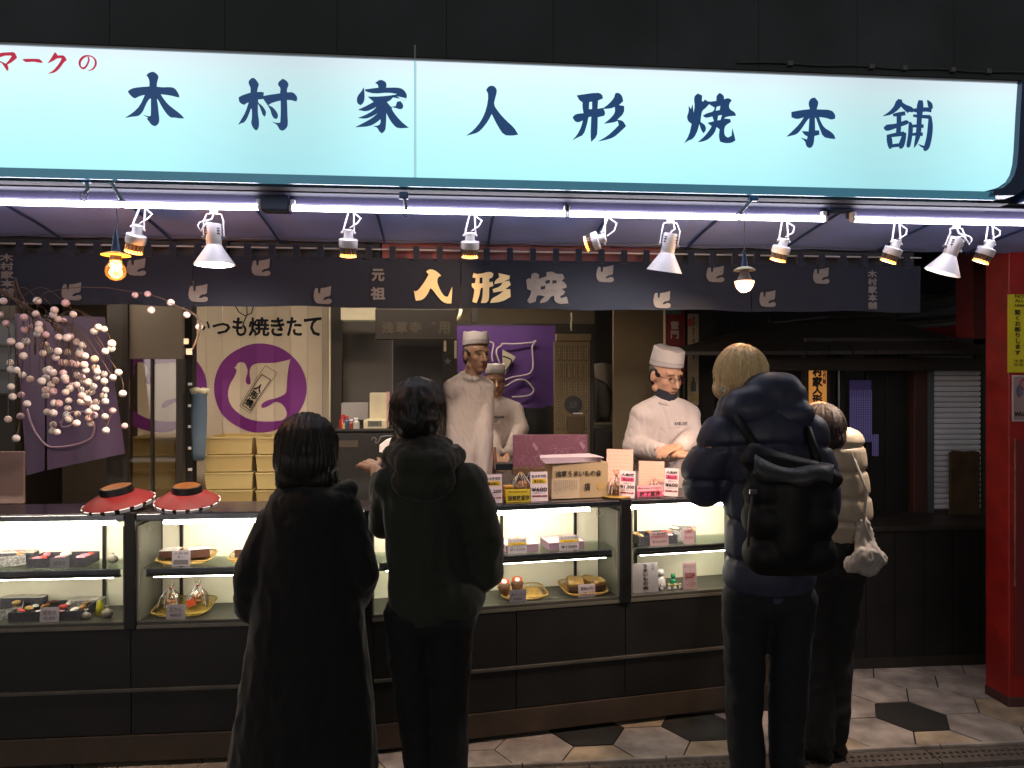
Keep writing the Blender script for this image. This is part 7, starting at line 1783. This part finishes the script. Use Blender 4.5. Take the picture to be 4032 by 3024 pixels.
# ---- cooks ----
M_coat = mat('cook_white', '#b8aaa6', .85, var=.04, scale=10, bump=.25, bscale=300)
M_seam = mat('seam_shadow', '#a4928c', .9, var=0)
def cook(name_, label, hp, d, yaw, pitch, roll, hs, sh_w, coat_pts, arms, glasses, floor=.12, skin=M_skin, J_extra=None, turtleneck=False, hatz=.062, hath=.088, seed=0, vneck=True, hands=True, shift=0, slim=1.0):
    """hp: pixel of the head centre; arms: dict of joints; everything at camera depth d"""
    H_ = AD(hp[0], hp[1], d)
    root = thing('person', label, 'person', (H_.x, H_.y, floor))
    F_ = frame(H_, yaw, pitch, roll, hs)
    Rz = Matrix.Rotation(math.pi + (yaw - math.pi) * .6, 3, 'Z'); sx = Rz @ Vector((1, 0, 0)); fy = Rz @ Vector((0, 1, 0))
    z0 = H_.z
    Nk = H_ + Vector((0, 0, -.13)) - fy * .01 + RT * shift
    J = dict(head=H_, neck=Nk, chest=Nk + Vector((0, 0, -.15)), pelvis=Vector((Nk.x, Nk.y, floor + .95)))
    for s, k in (('L', -1), ('R', 1)):
        J['sh' + s] = Nk + sx * k * sh_w * .92 + Vector((0, 0, -.085)); J['el' + s], J['wr' + s] = arms[s][0], arms[s][1]
        J['hip' + s] = J['pelvis'] + sx * k * .09; J['kn' + s] = J['hip' + s] + Vector((0, 0, -.42)); J['an' + s] = Vector((J['kn' + s].x, J['kn' + s].y, floor + .08)); J['toe' + s] = J['an' + s] + fy * .14 + Vector((0, 0, -.04))
    P = head_prims(F_) + body_prims(J)
    if hands:
        for s in 'LR':
            d_ = arms[s][2] if len(arms[s]) > 2 else (J['wr' + s] - J['el' + s])
            P += hand_prims(J['wr' + s] , d_, arms[s][3] if len(arms[s]) > 3 else Vector((0, 0, 1)), 1 if s == 'L' else -1, .45)
    blob(P, 'body', skin, root, .0055, 2)
    face_parts(F_, root, glasses)
    chef_hat(F_, root, hath, hatz)
    C_ = [('c', J['chest'] + Vector((0, 0, .02)), J['pelvis'] + Vector((0, 0, .1)), .155 * slim, .165 * slim, .72), ('c', J['pelvis'] + Vector((0, 0, .1)), J['pelvis'] + Vector((0, 0, -.12)), .165 * slim, .175 * slim, .75),
          ('c', J['shL'] + Vector((0, 0, -.01)), J['shR'] + Vector((0, 0, -.01)), .075, .075), ('c', Nk + Vector((0, 0, -.06)), J['chest'], .10, .145 * slim, .75)]
    for s, k in (('L', -1), ('R', 1)):
        C_ += [('c', Nk + Vector((0, 0, -.035)) + sx * k * .03, J['sh' + s], .062, .066), ('c', J['sh' + s], J['el' + s], .066, .062), ('c', J['el' + s], J['el' + s].lerp(J['wr' + s], .88), .064, .047)]
        C_ += [('c', J['sh' + s] - sx * k * .045 + Vector((0, 0, -.03)), J['pelvis'] + sx * k * .085 * slim + Vector((0, 0, .1)), .085, .095, .7)]
    wf_ = wrinkle(.006, 9, .4, seed)
    def cf(p, n):
        cr_ = noise.noise(Vector((p.x * 22 + p.z * 7, p.y * 22, p.z * 6)) + Vector((seed, 0, 0)))
        return wf_(p, n) + .006 * (max(0, 1 - abs(cr_) * 6) * -.7)
    blob(C_, 'coat', M_coat, root, .008, 14, cf)
    # collar flaps
    for k in (-1, 1):
        cb = Nk + Vector((0, 0, .022))
        rs = []
        for i in range(9):
            a = i / 8 * 1.55 + .0
            e = sx * k * math.sin(a) + fy * -math.cos(a) * -1
            e = (sx * k * math.cos(1.57 - a) + fy * math.sin(1.57 - a))
            c = cb + e * .066 + Vector((0, 0, -.028 * (1 - a / 1.55) ** 1.0 - .004))
            rs.append([c, c + e * .022 + Vector((0, 0, -.035)), c + e * .018 + Vector((0, 0, -.036)), c - e * .004])
        MB().rings(rs).build('collar', M_coat, root, smooth='all')
    if turtleneck:
        blob([('c', Nk + Vector((0, 0, -.05)), Nk + Vector((0, 0, .035)) + fy * .01, .072, .062)], 'turtleneck', mat('navy_knit', '#1b1d2a', .9, bump=.4), root, .007, 2)
    blob([('c', J['hip' + s], J['kn' + s], .09, .075) for s in 'LR'] + [('c', J['kn' + s], J['an' + s], .072, .06) for s in 'LR'] + [('c', J['hipL'], J['hipR'], .1, .1)], 'trousers', M_coat, root, .014, 2)
    shoes(J, root, M_black)
    return root, J, F_, sx, fy
PI = math.pi
# tall cook, turned to the right; body narrow, hands together in front
d1 = 4.85
def P1(x, y, d=d1): return AD(*q(5, x, y), d)
a_ = dict(R=(P1(715, 1150, 4.95), P1(790, 1400, 4.80)), L=(P1(925, 1150, 4.80), P1(905, 1440, 4.70)))
r1, J1, F1, sx1, fy1 = cook('tall', 'tall cook in white coat and cap, standing turned to the right', q(5, 877, 640), d1, PI + .5, .02, 0, 1.0, .120, None, a_, False, skin=M_skin2, seed=1, shift=-.045, slim=.84)
p_ = P1(985, 1290, 4.5)
# shorter cook with glasses behind
d2_ = 5.7
def P2(x, y, d=d2_): return AD(*q(5, x, y), d)
a_ = dict(L=(P2(1165, 1120, 5.65), P2(1080, 1290, 5.45)), R=(P2(965, 1120, 5.7), P2(1010, 1290, 5.45)))
r2, J2, F2, sx2, fy2 = cook('short', 'shorter cook with glasses in white coat and round cap behind the tall cook', q(5, 998, 815), d2_, PI + .05, .05, 0, .92, .165, None, a_, True, seed=2)
# cook at the right, looking down
d3 = 4.05
def P3(x, y, d=d3): return AD(*k2_(x, y), d)
a_ = dict(L=(AD(*q(6, 60, 1180), 3.98), AD(*q(5, 2195, 1235), 3.78), Vector((-.8, -.35, -.1)), Vector((0, -.3, 1))), R=(AD(*q(5, 1895, 1230), 4.0), AD(*q(5, 2150, 1290), 3.75), Vector((.8, -.3, 0)), Vector((0, -.3, 1))))
a_['L'], a_['R'] = a_['L'], a_['R']
r3, J3, F3, sx3, fy3 = cook('right', 'cook with glasses and tall white cap looking down at his hands, right of the carton', k2_(1030, 960), d3, PI + .38, .30, 0, 1.0, .150, None, {'L': a_['L'], 'R': a_['R']}, True, turtleneck=True, hatz=.050, hath=.098, seed=5)
# chest pocket, placket and embroidery
def on_coat(root, pa, pb, Y_d, s):
    p0 = AD(*pa, Y_d); p1 = AD(*pb, Y_d)
    text(s, Vector((p0.x, p0.y, min(p0.z, p1.z))), RT * (p1 - p0).dot(RT), UZ * abs(p1.z - p0.z), -FW, M_inkd, root, bold=.02)
on_coat(r2, q(5, 985, 1052), q(5, 1052, 1035), 5.50, '木村家人形焼本舗')
on_coat(r3, q(6, -55, 1098), q(6, 32, 1075), 3.86, '木村家人形焼')
for root, r, pts, dd in [(r2, 5, [(955, 1095), (1050, 1090), (1050, 1052)], 5.50), (r1, 5, [(865, 950), (905, 962), (945, 950), (940, 880)], 4.62), (r1, 5, [(945, 1060), (955, 1150), (975, 1240), (985, 1330)], 4.62), (r3, 5, [(2118, 1085), (2118, 1115), (2200, 1110)], 3.86)]:
    MB().tube([AD(*q(r, *p), dd) for p in pts], .0018, 5).build('seam', M_seam, root)
tag(MB().tube([P1(988, 1240, 4.5), P1(995, 1330, 4.5), P1(990, 1410, 4.5)], .012, 8).build('wooden_handle', mat('handle_wood', '#6a4030', .5), smooth='all'), 'brown wooden handle standing in front of the tall cook', 'handle')

# ---- customers ----
M_coatk = mat('black_wool', '#0a0b0d', .9, var=.25, scale=12, bump=.35, bscale=160, sheen=.15)
M_olive = mat('dark_olive_cloth', '#20241c', .85, var=.2, scale=8, bump=.3, bscale=140, sheen=.12)
M_navyp = mat('navy_nylon', '#2c3044', .5, var=.15, scale=8, spec=.5)
M_creamp = mat('cream_nylon', '#a39684', .5, var=.10, scale=6)
M_trk = mat('black_trousers', '#090a0d', .85, var=.25, scale=10, bump=.3, bscale=120)
M_hairw = mat('dark_brown_hair', '#231f1b', .42, var=.4, scale=30, stretch=(9, 9, .5), bump=.7, bscale=50)
M_blond = mat('blond_hair', '#f2dcae', .42, scale=26, stretch=(7, 7, .8), bump=.9, bscale=45, col2='#c8a468')
M_brown = mat('brown_hair', '#2a1c15', .65, scale=30, stretch=(7, 7, .8), bump=.6, bscale=45, col2='#1a120e')
def strand(p, n, c, amp=.004, f=55):
    v = p - c; a = math.atan2(v.y, v.x)
    return amp * noise.noise(Vector((a * f * .12, v.z * 3, 0))) * 1.4 + amp * .6 * math.sin(a * f + noise.noise(p * 9) * 5)
def joints_simple(head, neck, shL, shR, elL, elR, wrL, wrR, pel, hw, ank, f=Vector((0, 1, 0))):
    J = dict(head=head, neck=neck, chest=neck.lerp(pel, .3), pelvis=pel, shL=shL, shR=shR, elL=elL, elR=elR, wrL=wrL, wrR=wrR)
    for s, k, an in (('L', -1, ank[0]), ('R', 1, ank[1])):
        J['hip' + s] = pel + RT * k * hw; J['an' + s] = an; J['kn' + s] = J['hip' + s].lerp(an, .5) + f * .03; J['toe' + s] = an + f * .13 + Vector((0, 0, -.045))
    return J
# woman in the dark hooded coat
dw = 2.60
hd = W(663, 968, dw + .02)
Jw = joints_simple(hd, W(668, 1058, dw), W(610, 1138, dw), W(732, 1136, dw), W(548, 1270, dw + .03), W(770, 1262, dw + .03), W(570, 1270, dw + .22), W(740, 1270, dw + .24), W(655, 1370, dw), .08, (W(620, 1780, dw - .02), W(705, 1780, dw - .02)))
for k in ('anL', 'anR', ): Jw[k].z = .09
for k in ('toeL', 'toeR'): Jw[k].z = .04
rw = thing('person', 'person with dark bobbed hair in a long black hooded coat, at left', 'person', (hd.x, hd.y, 0))
Fw = frame(hd + Vector((0, .0, -.01)), -.05, .12, 0, .95)
blob(head_prims(Fw) + body_prims(Jw, .9) + hand_prims(Jw['wrL'], Vector((.3, 1, 0)), Vector((0, 0, 1)), 1, .8) + hand_prims(Jw['wrR'], Vector((-.3, 1, 0)), Vector((0, 0, 1)), -1, .8), 'body', M_skin2, rw, .006, 2)
face_parts(Fw, rw)
hc_ = hd + Vector((0, .005, 0))
blob([('s', hc_ + Vector((0, -.01, .035)), (.101, .108, .092)), ('s', hc_ + Vector((0, -.025, -.04)), (.113, .098, .095)), ('c', hc_ + Vector((-.075, -.01, -.06)), hc_ + Vector((-.092, .01, -.13)), .036, .022), ('c', hc_ + Vector((.078, -.01, -.05)), hc_ + Vector((.09, .01, -.125)), .034, .022), ('c', hc_ + Vector((-.06, -.055, -.10)), hc_ + Vector((.06, -.055, -.10)), .04, .04), ('s', hc_ + Vector((0, -.02, 0)), (.109, .104, .09))], 'hair', M_hairw, rw, .006, 3, lambda p, n: strand(p, n, hc_, .0035))
D = Vector
def wv(vx, vy, dd=0): return W(vx, vy, dw + dd)
coat = [('c', wv(668, 1130), wv(668, 1330), .165, .20, .66), ('c', wv(666, 1330), wv(656, 1660), .20, .262, .64), ('c', wv(620, 1120), wv(730, 1115), .09, .09, .8),
        ('c', wv(605, 1120), wv(735, 1118), .062, .062), ('c', wv(640, 1085), wv(700, 1085), .065, .065),
        ('c', wv(588, 1128), wv(545, 1235, .0), .062, .066), ('c', wv(545, 1235), wv(542, 1310, .05), .068, .062), ('c', wv(542, 1305, .05), wv(600, 1275, .20), .06, .045),
        ('c', wv(752, 1128), wv(782, 1240, .0), .062, .060), ('c', wv(782, 1240), wv(770, 1295, .1), .060, .05), ('c', wv(762, 1285, .1), wv(735, 1270, .22), .05, .042)]
blob(coat, 'coat', M_coatk, rw, .009, 4, wrinkle(.011, 8, .4, 3))
blob([('c', wv(602, 1082, .02), wv(640, 1098, -.06), .036, .05), ('c', wv(640, 1098, -.06), wv(705, 1092, -.06), .055, .055), ('c', wv(705, 1092, -.06), wv(752, 1058, .02), .05, .036), ('c', wv(610, 1085, .03), wv(668, 1108, -.04), .04, .06), ('s', wv(672, 1125, -.06), (.115, .06, .085)), ('s', wv(680, 1082, -.02), (.145, .09, .058))], 'hood', M_coatk, rw, .008, 4, wrinkle(.008, 14, .6, 4))
blob([('c', Jw['kn' + s], Jw['an' + s], .055, .05) for s in 'LR'], 'boots', M_black, rw, .01, 2); shoes(Jw, rw, M_black)

# man in the dark olive jacket
dm = 2.62
hm = W(902, 893, dm)
Jm = joints_simple(hm, W(905, 968, dm), W(862, 1052, dm), W(995, 1050, dm), W(832, 1128, dm + .14), W(1048, 1225, dm + .04), W(812, 1015, dm + .36), W(1010, 1290, dm + .22), W(925, 1330, dm), .075, (W(918, 1800, dm), W(972, 1800, dm)))
for k in ('anL', 'anR'): Jm[k].z = .09
for k in ('toeL', 'toeR'): Jm[k].z = .04
rm = thing('person', 'person with short black hair in dark olive hooded jacket, one hand out', 'person', (hm.x, hm.y, 0))
Fm = frame(hm, .10, .0, 0, 1.0)
hw_ = Jm['wrL']
blob(head_prims(Fm) + body_prims(Jm) + hand_prims(hw_, D((-.55, .75, .25)), D((-.2, -.3, .9)), 1, .35, .95) + hand_prims(Jm['wrR'], D((-.3, 1, 0)), D((0, 0, 1)), -1, .8), 'body', M_skin, rm, .0055, 2)
face_parts(Fm, rm)
hb_ = hm + D((0, -.008, .018))
def tuft(p, n):
    v = p - hb_
    return .006 * noise.noise(p * 38) + .009 * max(0, noise.noise(D((p.x * 26, p.y * 26, 3)))) * max(0, v.z / .09)
blob([('s', hb_ + D((0, 0, .015)), (.096, .110, .097)), ('s', hb_ + D((0, -.03, -.035)), (.088, .085, .08))], 'hair', M_hairk, rm, .0055, 2, tuft)
def mv(vx, vy, dd=0): return W(vx, vy, dm + dd)
jk = [('c', mv(915, 1060), mv(930, 1290), .150, .150, .72), ('c', mv(850, 1045), mv(1010, 1040), .072, .072), ('c', mv(880, 990), mv(935, 990), .065, .065),
      ('c', mv(1010, 1045), mv(1045, 1150), .070, .068), ('c', mv(1045, 1150), mv(1050, 1235, .03), .068, .062), ('c', mv(1050, 1235, .03), mv(1010, 1285, .2), .060, .048),
      ('c', mv(848, 1045, .02), mv(832, 1130, .12), .066, .060), ('c', mv(832, 1130, .12), mv(822, 1040, .30), .058, .046),
      ('c', mv(905, 1290), mv(985, 1290), .095, .105)]
blob(jk, 'jacket', M_olive, rm, .009, 3, wrinkle(.014, 8, .6, 8))
blob([('c', mv(850, 985, -.02), mv(885, 1000, -.09), .045, .052), ('c', mv(885, 1000, -.10), mv(950, 1000, -.10), .055, .055), ('c', mv(950, 1000, -.09), mv(985, 985, -.01), .050, .040), ('c', mv(860, 960, .03), mv(910, 950, -.06), .035, .035), ('c', mv(910, 950, -.06), mv(960, 962, .03), .035, .035), ('s', mv(915, 1035, -.085), (.115, .06, .08)), ('s', mv(915, 990, -.05), (.125, .09, .075))], 'hood', M_olive, rm, .008, 3, wrinkle(.014, 13, .7, 9))
blob([('c', mv(905, 1330), mv(975, 1330), .095, .095)] + [('c', Jm['hip' + s], Jm['kn' + s], .085, .068) for s in 'LR'] + [('c', Jm['kn' + s], Jm['an' + s], .066, .058) for s in 'LR'], 'trousers', M_trk, rm, .010, 3, wrinkle(.010, 10, .8, 10))
shoes(Jm, rm, M_black)

# blond customer with navy down jacket and backpack
db = 2.58
hb = W(1598, 812, db + .12)
Jb = joints_simple(hb, W(1640, 900, db), W(1545, 960, db), W(1745, 950, db), W(1522, 1050, db + .06), W(1770, 1090, db + .05), W(1515, 1000, db + .33), W(1700, 1150, db + .3), W(1660, 1290, db), .085, (W(1622, 1800, db), W(1704, 1800, db)))
for k in ('anL', 'anR'): Jb[k].z = .09
for k in ('toeL', 'toeR'): Jb[k].z = .04
rb_ = thing('person', 'blond person bending forward in a navy hooded down jacket with a black backpack', 'person', (hb.x, hb.y, 0))
Fb = frame(hb, .35, .55, 0, 1.0)
blob(head_prims(Fb) + body_prims(Jb) + hand_prims(Jb['wrL'], D((.1, 1, .1)), D((0, 0, 1)), 1, .7) + hand_prims(Jb['wrR'], D((-.2, 1, 0)), D((0, 0, 1)), -1, .8), 'body', M_skin, rb_, .006, 2)
face_parts(Fb, rb_)
hq = hb + D((.0, -.01, .015))
blob([('s', hq, (.090, .106, .100)), ('s', hq + D((.03, -.02, -.045)), (.07, .07, .06)), ('s', hq + D((-.03, .02, -.06)), (.065, .07, .05))], 'hair', M_blond, rb_, .005, 2, lambda p, n: strand(p, n, hq + D((.02, 0, 0)), .0045, 60))
def bv(vx, vy, dd=0): return W(vx, vy, db + dd)
nj = [('c', bv(1655, 960), bv(1665, 1110), .165, .160, .75), ('c', bv(1665, 1110), bv(1660, 1225), .158, .150, .75), ('c', bv(1628, 1240), bv(1695, 1240), .102, .102, .95), ('c', bv(1570, 950), bv(1735, 940), .085, .085),
      ('c', bv(1562, 945), bv(1520, 1020, .03), .080, .078), ('c', bv(1520, 1020, .03), bv(1520, 1050, .06), .078, .074), ('c', bv(1520, 1050, .08), bv(1512, 1010, .30), .072, .058),
      ('c', bv(1735, 945), bv(1762, 1040, .02), .085, .080), ('c', bv(1762, 1040, .02), bv(1765, 1110, .05), .080, .074), ('c', bv(1765, 1110, .05), bv(1710, 1150, .28), .070, .056)]
blob(nj, 'down_jacket', M_navyp, rb_, .009, 3, puffer(.130, .012, None, 2, .04))
def hoodf(p, n):
    b_ = noise.noise(D((p.x * 7, p.y * 9, p.z * 30))) ; return .005 * b_ + .002 * noise.noise(p * 26)
blob([('s', bv(1666, 866, .01), (.118, .09, .102)), ('s', bv(1688, 866, .01), (.090, .085, .102)), ('s', bv(1625, 886, -.02), (.108, .085, .088)), ('c', bv(1595, 880, .04), bv(1650, 862, -.01), .05, .07), ('c', bv(1600, 900, -.02), bv(1720, 900, -.04), .055, .06), ('c', bv(1575, 880, .06), bv(1570, 915, .03), .045, .05)], 'hood', M_navyp, rb_, .008, 3, hoodf)
blob([('c', Jb['hipL'], Jb['hipR'], .080, .080)] + [('c', Jb['hip' + s], Jb['kn' + s], .078, .066) for s in 'LR'] + [('c', Jb['kn' + s], Jb['an' + s], .065, .055) for s in 'LR'], 'trousers', mat('dark_denim', '#0c0f16', .85, var=.25, scale=10, bump=.3, bscale=120), rb_, .010, 3, wrinkle(.010, 10, .8, 12))
shoes(Jb, rb_, M_black)
bp_ = thing('backpack', 'black roll-top backpack worn over the navy down jacket', 'backpack', bv(1705, 1100, -.2))
M_bag = mat('black_nylon_bag', '#0b0b0c', .6, var=.3, scale=10, bump=.3, bscale=90, spec=.3)
def bagf(p, n):
    z = (p.z - bp_.location.z)
    fold = .008 * math.sin(z * 95 + 2.5 * noise.noise(p * 5)) * max(0, min(1, (z - .05) / .05))
    return fold * .4 + .003 * noise.noise(p * 12)
blob([('c', bv(1652, 1195, -.16), bv(1758, 1195, -.16), .074, .074), ('c', bv(1652, 1060, -.17), bv(1755, 1080, -.17), .072, .070), ('c', bv(1655, 1120, -.17), bv(1755, 1120, -.17), .078, .078), ('c', bv(1632, 990, -.17), bv(1790, 1035, -.17), .050, .042), ('c', bv(1700, 1170, -.17), bv(1700, 1060, -.17), .085, .085)], 'pack', M_bag, bp_, .009, 3, bagf)
# lit folded flap over the top
fl_ = []
for i in range(13):
    t_ = i / 12
    vx = 1632 + 170 * t_; vy = 975 + 40 * t_ + 12 * math.sin(t_ * 5)
    fl_.append([bv(vx, vy, -.16), bv(vx - 2, vy + 8, -.232 - .01 * math.sin(t_ * 9)), bv(vx - 3, vy + 22, -.262 + .008 * math.sin(t_ * 14)), bv(vx - 4, vy + 38, -.268 - .008 * math.sin(t_ * 11)), bv(vx - 5, vy + 46 + 8 * math.sin(t_ * 12), -.262), bv(vx - 5, vy + 45, -.24), bv(vx - 2, vy + 20, -.235), bv(vx, vy + 4, -.16)])
MB().rings(fl_).build('roll_top', mat('grey_black_shell', '#303032', .5, var=.3, scale=14, bump=.4, bscale=60), bp_, smooth='all')
for (x0, y0, x1, y1) in [(1592, 905, 1650, 990), (1745, 930, 1770, 1010)]:
    MB().tube([bv(x0 - 18, y0 - 8, .06), bv(x0, y0, -.09), bv((x0 + x1) / 2, (y0 + y1) / 2, -.13), bv(x1, y1, -.15)], .016, 8).build('shoulder_strap', M_bag, bp_, smooth='all')
MB().tube([bv(1628, 1060, -.26), bv(1620, 1110, -.27), bv(1616, 1180, -.25)], .005, 6).build('side_strap', mat('grey_strap', '#3a3a3a', .5), bp_, smooth='all')
MB().obox(bv(1627, 1062, -.275), D((.012, 0, 0)), D((0, .006, 0)), D((0, 0, .008))).build('buckle', M_chrome, bp_, bevel=.002)
p0 = bv(1553, 842, .0)
MB().tube([p0, p0 + D((.014, 0, .006)), p0 + D((.022, 0, -.002)), p0 + D((.012, 0, -.012))], .003, 6).build('hood_toggle', M_chrome, rb_, smooth='all')

# person in the cream jacket, stooping beyond the counter
dc = 3.05
hc = W(1772, 925, dc)
Jc = joints_simple(hc, W(1795, 965, dc), W(1765, 985, dc + .1), W(1830, 985, dc), W(1760, 1070, dc + .15), W(1852, 1075, dc), W(1700, 1100, dc + .3), W(1800, 1130, dc + .25), W(1800, 1230, dc + .08), .06, (W(1770, 1600, dc + .1), W(1800, 1600, dc + .14)))
for k in ('anL', 'anR'): Jc[k].z = .09
for k in ('toeL', 'toeR'): Jc[k].z = .04; Jc[k] += D((-.1, -.05, 0))
rc_ = thing('person', 'brown-haired person in a cream down jacket stooping towards the counter behind the blond one', 'person', (hc.x, hc.y, 0))
Fc = frame(hc, .7, .5, 0, .92)
blob(head_prims(Fc) + body_prims(Jc, .85) + hand_prims(Jc['wrL'], D((-.6, .8, 0)), D((0, 0, 1)), 1, .7, .9) + hand_prims(Jc['wrR'], D((-.6, .8, 0)), D((0, 0, 1)), -1, .7, .9), 'body', M_skin, rc_, .006, 2)
face_parts(Fc, rc_)
hz = hc + D((0, -.01, .01))
blob([('s', hz, (.092, .10, .096)), ('s', hz + D((.025, -.02, -.05)), (.068, .07, .055))], 'hair', M_brown, rc_, .006, 2, lambda p, n: strand(p, n, hz, .003))
def cv(vx, vy, dd=0): return W(vx, vy, dc + dd)
cj = [('c', cv(1812, 975), cv(1822, 1110, .04), .105, .115, .85), ('c', cv(1818, 1100, .04), cv(1812, 1135, .06), .105, .105, .85), ('c', cv(1800, 965, .08), cv(1828, 962), .07, .072),
      ('c', cv(1832, 985), cv(1845, 1055), .062, .060), ('c', cv(1845, 1055), cv(1850, 1085, .02), .060, .055), ('c', cv(1850, 1085, .02), cv(1800, 1125, .2), .052, .045), ('c', cv(1770, 985, .12), cv(1750, 1070, .2), .06, .05), ('c', cv(1750, 1070, .2), cv(1710, 1100, .3), .048, .04)]
blob(cj, 'down_jacket', M_creamp, rc_, .008, 3, puffer(.105, .010, None, 6, .02))
blob([('c', cv(1785, 945, .02), cv(1812, 948, -.03), .02, .022), ('c', cv(1812, 948, -.03), cv(1835, 955, 0), .022, .018)], 'collar_lining', mat('pink_lining', '#b0675c', .8), rc_, .006, 2)
MB().tube([cv(1776, 940, -.05), cv(1778, 950, -.06), cv(1772, 958, -.06)], .008, 8).build('red_hair_tie', mat('hair_tie_red', '#8c1018', .5), rc_, smooth='all')
blob([('c', Jc['hipL'], Jc['hipR'], .080, .080), ('c', cv(1812, 1150, .06), Jc['pelvis'], .088, .088, .85)] + [('c', Jc['hip' + s], Jc['kn' + s], .074, .066) for s in 'LR'] + [('c', Jc['kn' + s], Jc['an' + s], .070, .064) for s in 'LR'], 'trousers', M_trk, rc_, .010, 3, wrinkle(.010, 10, .8, 14))
shoes(Jc, rc_, M_black, 1.15)
cb_ = thing('cloth_bag', 'limp grey cloth shoulder bag hanging at the hip of the cream-jacketed person', 'bag', cv(1860, 1180, -.05))
blob([('c', cv(1862, 1130, -.04), cv(1874, 1200, -.04), .03, .055, .7), ('c', cv(1870, 1200, -.05), cv(1902, 1208, -.03), .055, .03, .7), ('c', cv(1845, 1218, -.05), cv(1885, 1228, -.04), .04, .035, .7), ('c', cv(1872, 1150, -.05), cv(1910, 1210, -.04), .018, .012, .7)], 'pouch', mat('grey_canvas', '#98908a', .85, var=.2, scale=12, bump=.3), cb_, .007, 2, wrinkle(.016, 22, .6, 15))
MB().tube([cv(1838, 975, -.08), cv(1872, 1060, -.08), cv(1866, 1130, -.06), cv(1898, 1208, -.05)], .006, 6).build('strap', mat('grey_canvas', '#98908a', .85), cb_, smooth='all')

def loose_hair(c, r, m, root, n, seed, down=.10):
    rd = random.Random(seed); mb = MB()
    for i in range(n):
        a = rd.uniform(0, 2 * PI); u = rd.uniform(.15, .95)
        p0 = Vector((math.cos(a) * math.sqrt(1 - u * u), math.sin(a) * math.sqrt(1 - u * u), u))
        pts = []
        L_ = rd.uniform(.5, 1.25); lift = rd.uniform(.0, .07); da = rd.uniform(-.25, .25)
        for k in range(6):
            t = k / 5; u2_ = u - t * L_
            if u2_ < -1: break
            rr = math.sqrt(max(.02, 1 - u2_ * u2_)) if u2_ > 0 else 1.0
            f_ = 1.015 + lift * t * t
            pts.append(c + Vector((math.cos(a + da * t) * rr * r[0] * f_, math.sin(a + da * t) * rr * r[1] * f_, u2_ * r[2])))
        if len(pts) > 2: mb.tube(pts, [.0009] * (len(pts) - 1) + [.0003], 4)
    mb.build('loose_strands', m, root, kind='stuff')
loose_hair(hq, (.092, .108, .102), mat('blond_strand', '#e8cf9c', .5), rb_, 170, 21)
loose_hair(hc_ + Vector((0, -.015, .02)), (.106, .108, .10), mat('dark_strand', '#2a2520', .5), rw, 150, 22)
loose_hair(hb_, (.096, .108, .10), mat('black_strand', '#15130f', .5), rm, 130, 23)
loose_hair(hz, (.092, .10, .096), mat('brown_strand', '#33231a', .6), rc_, 110, 24)
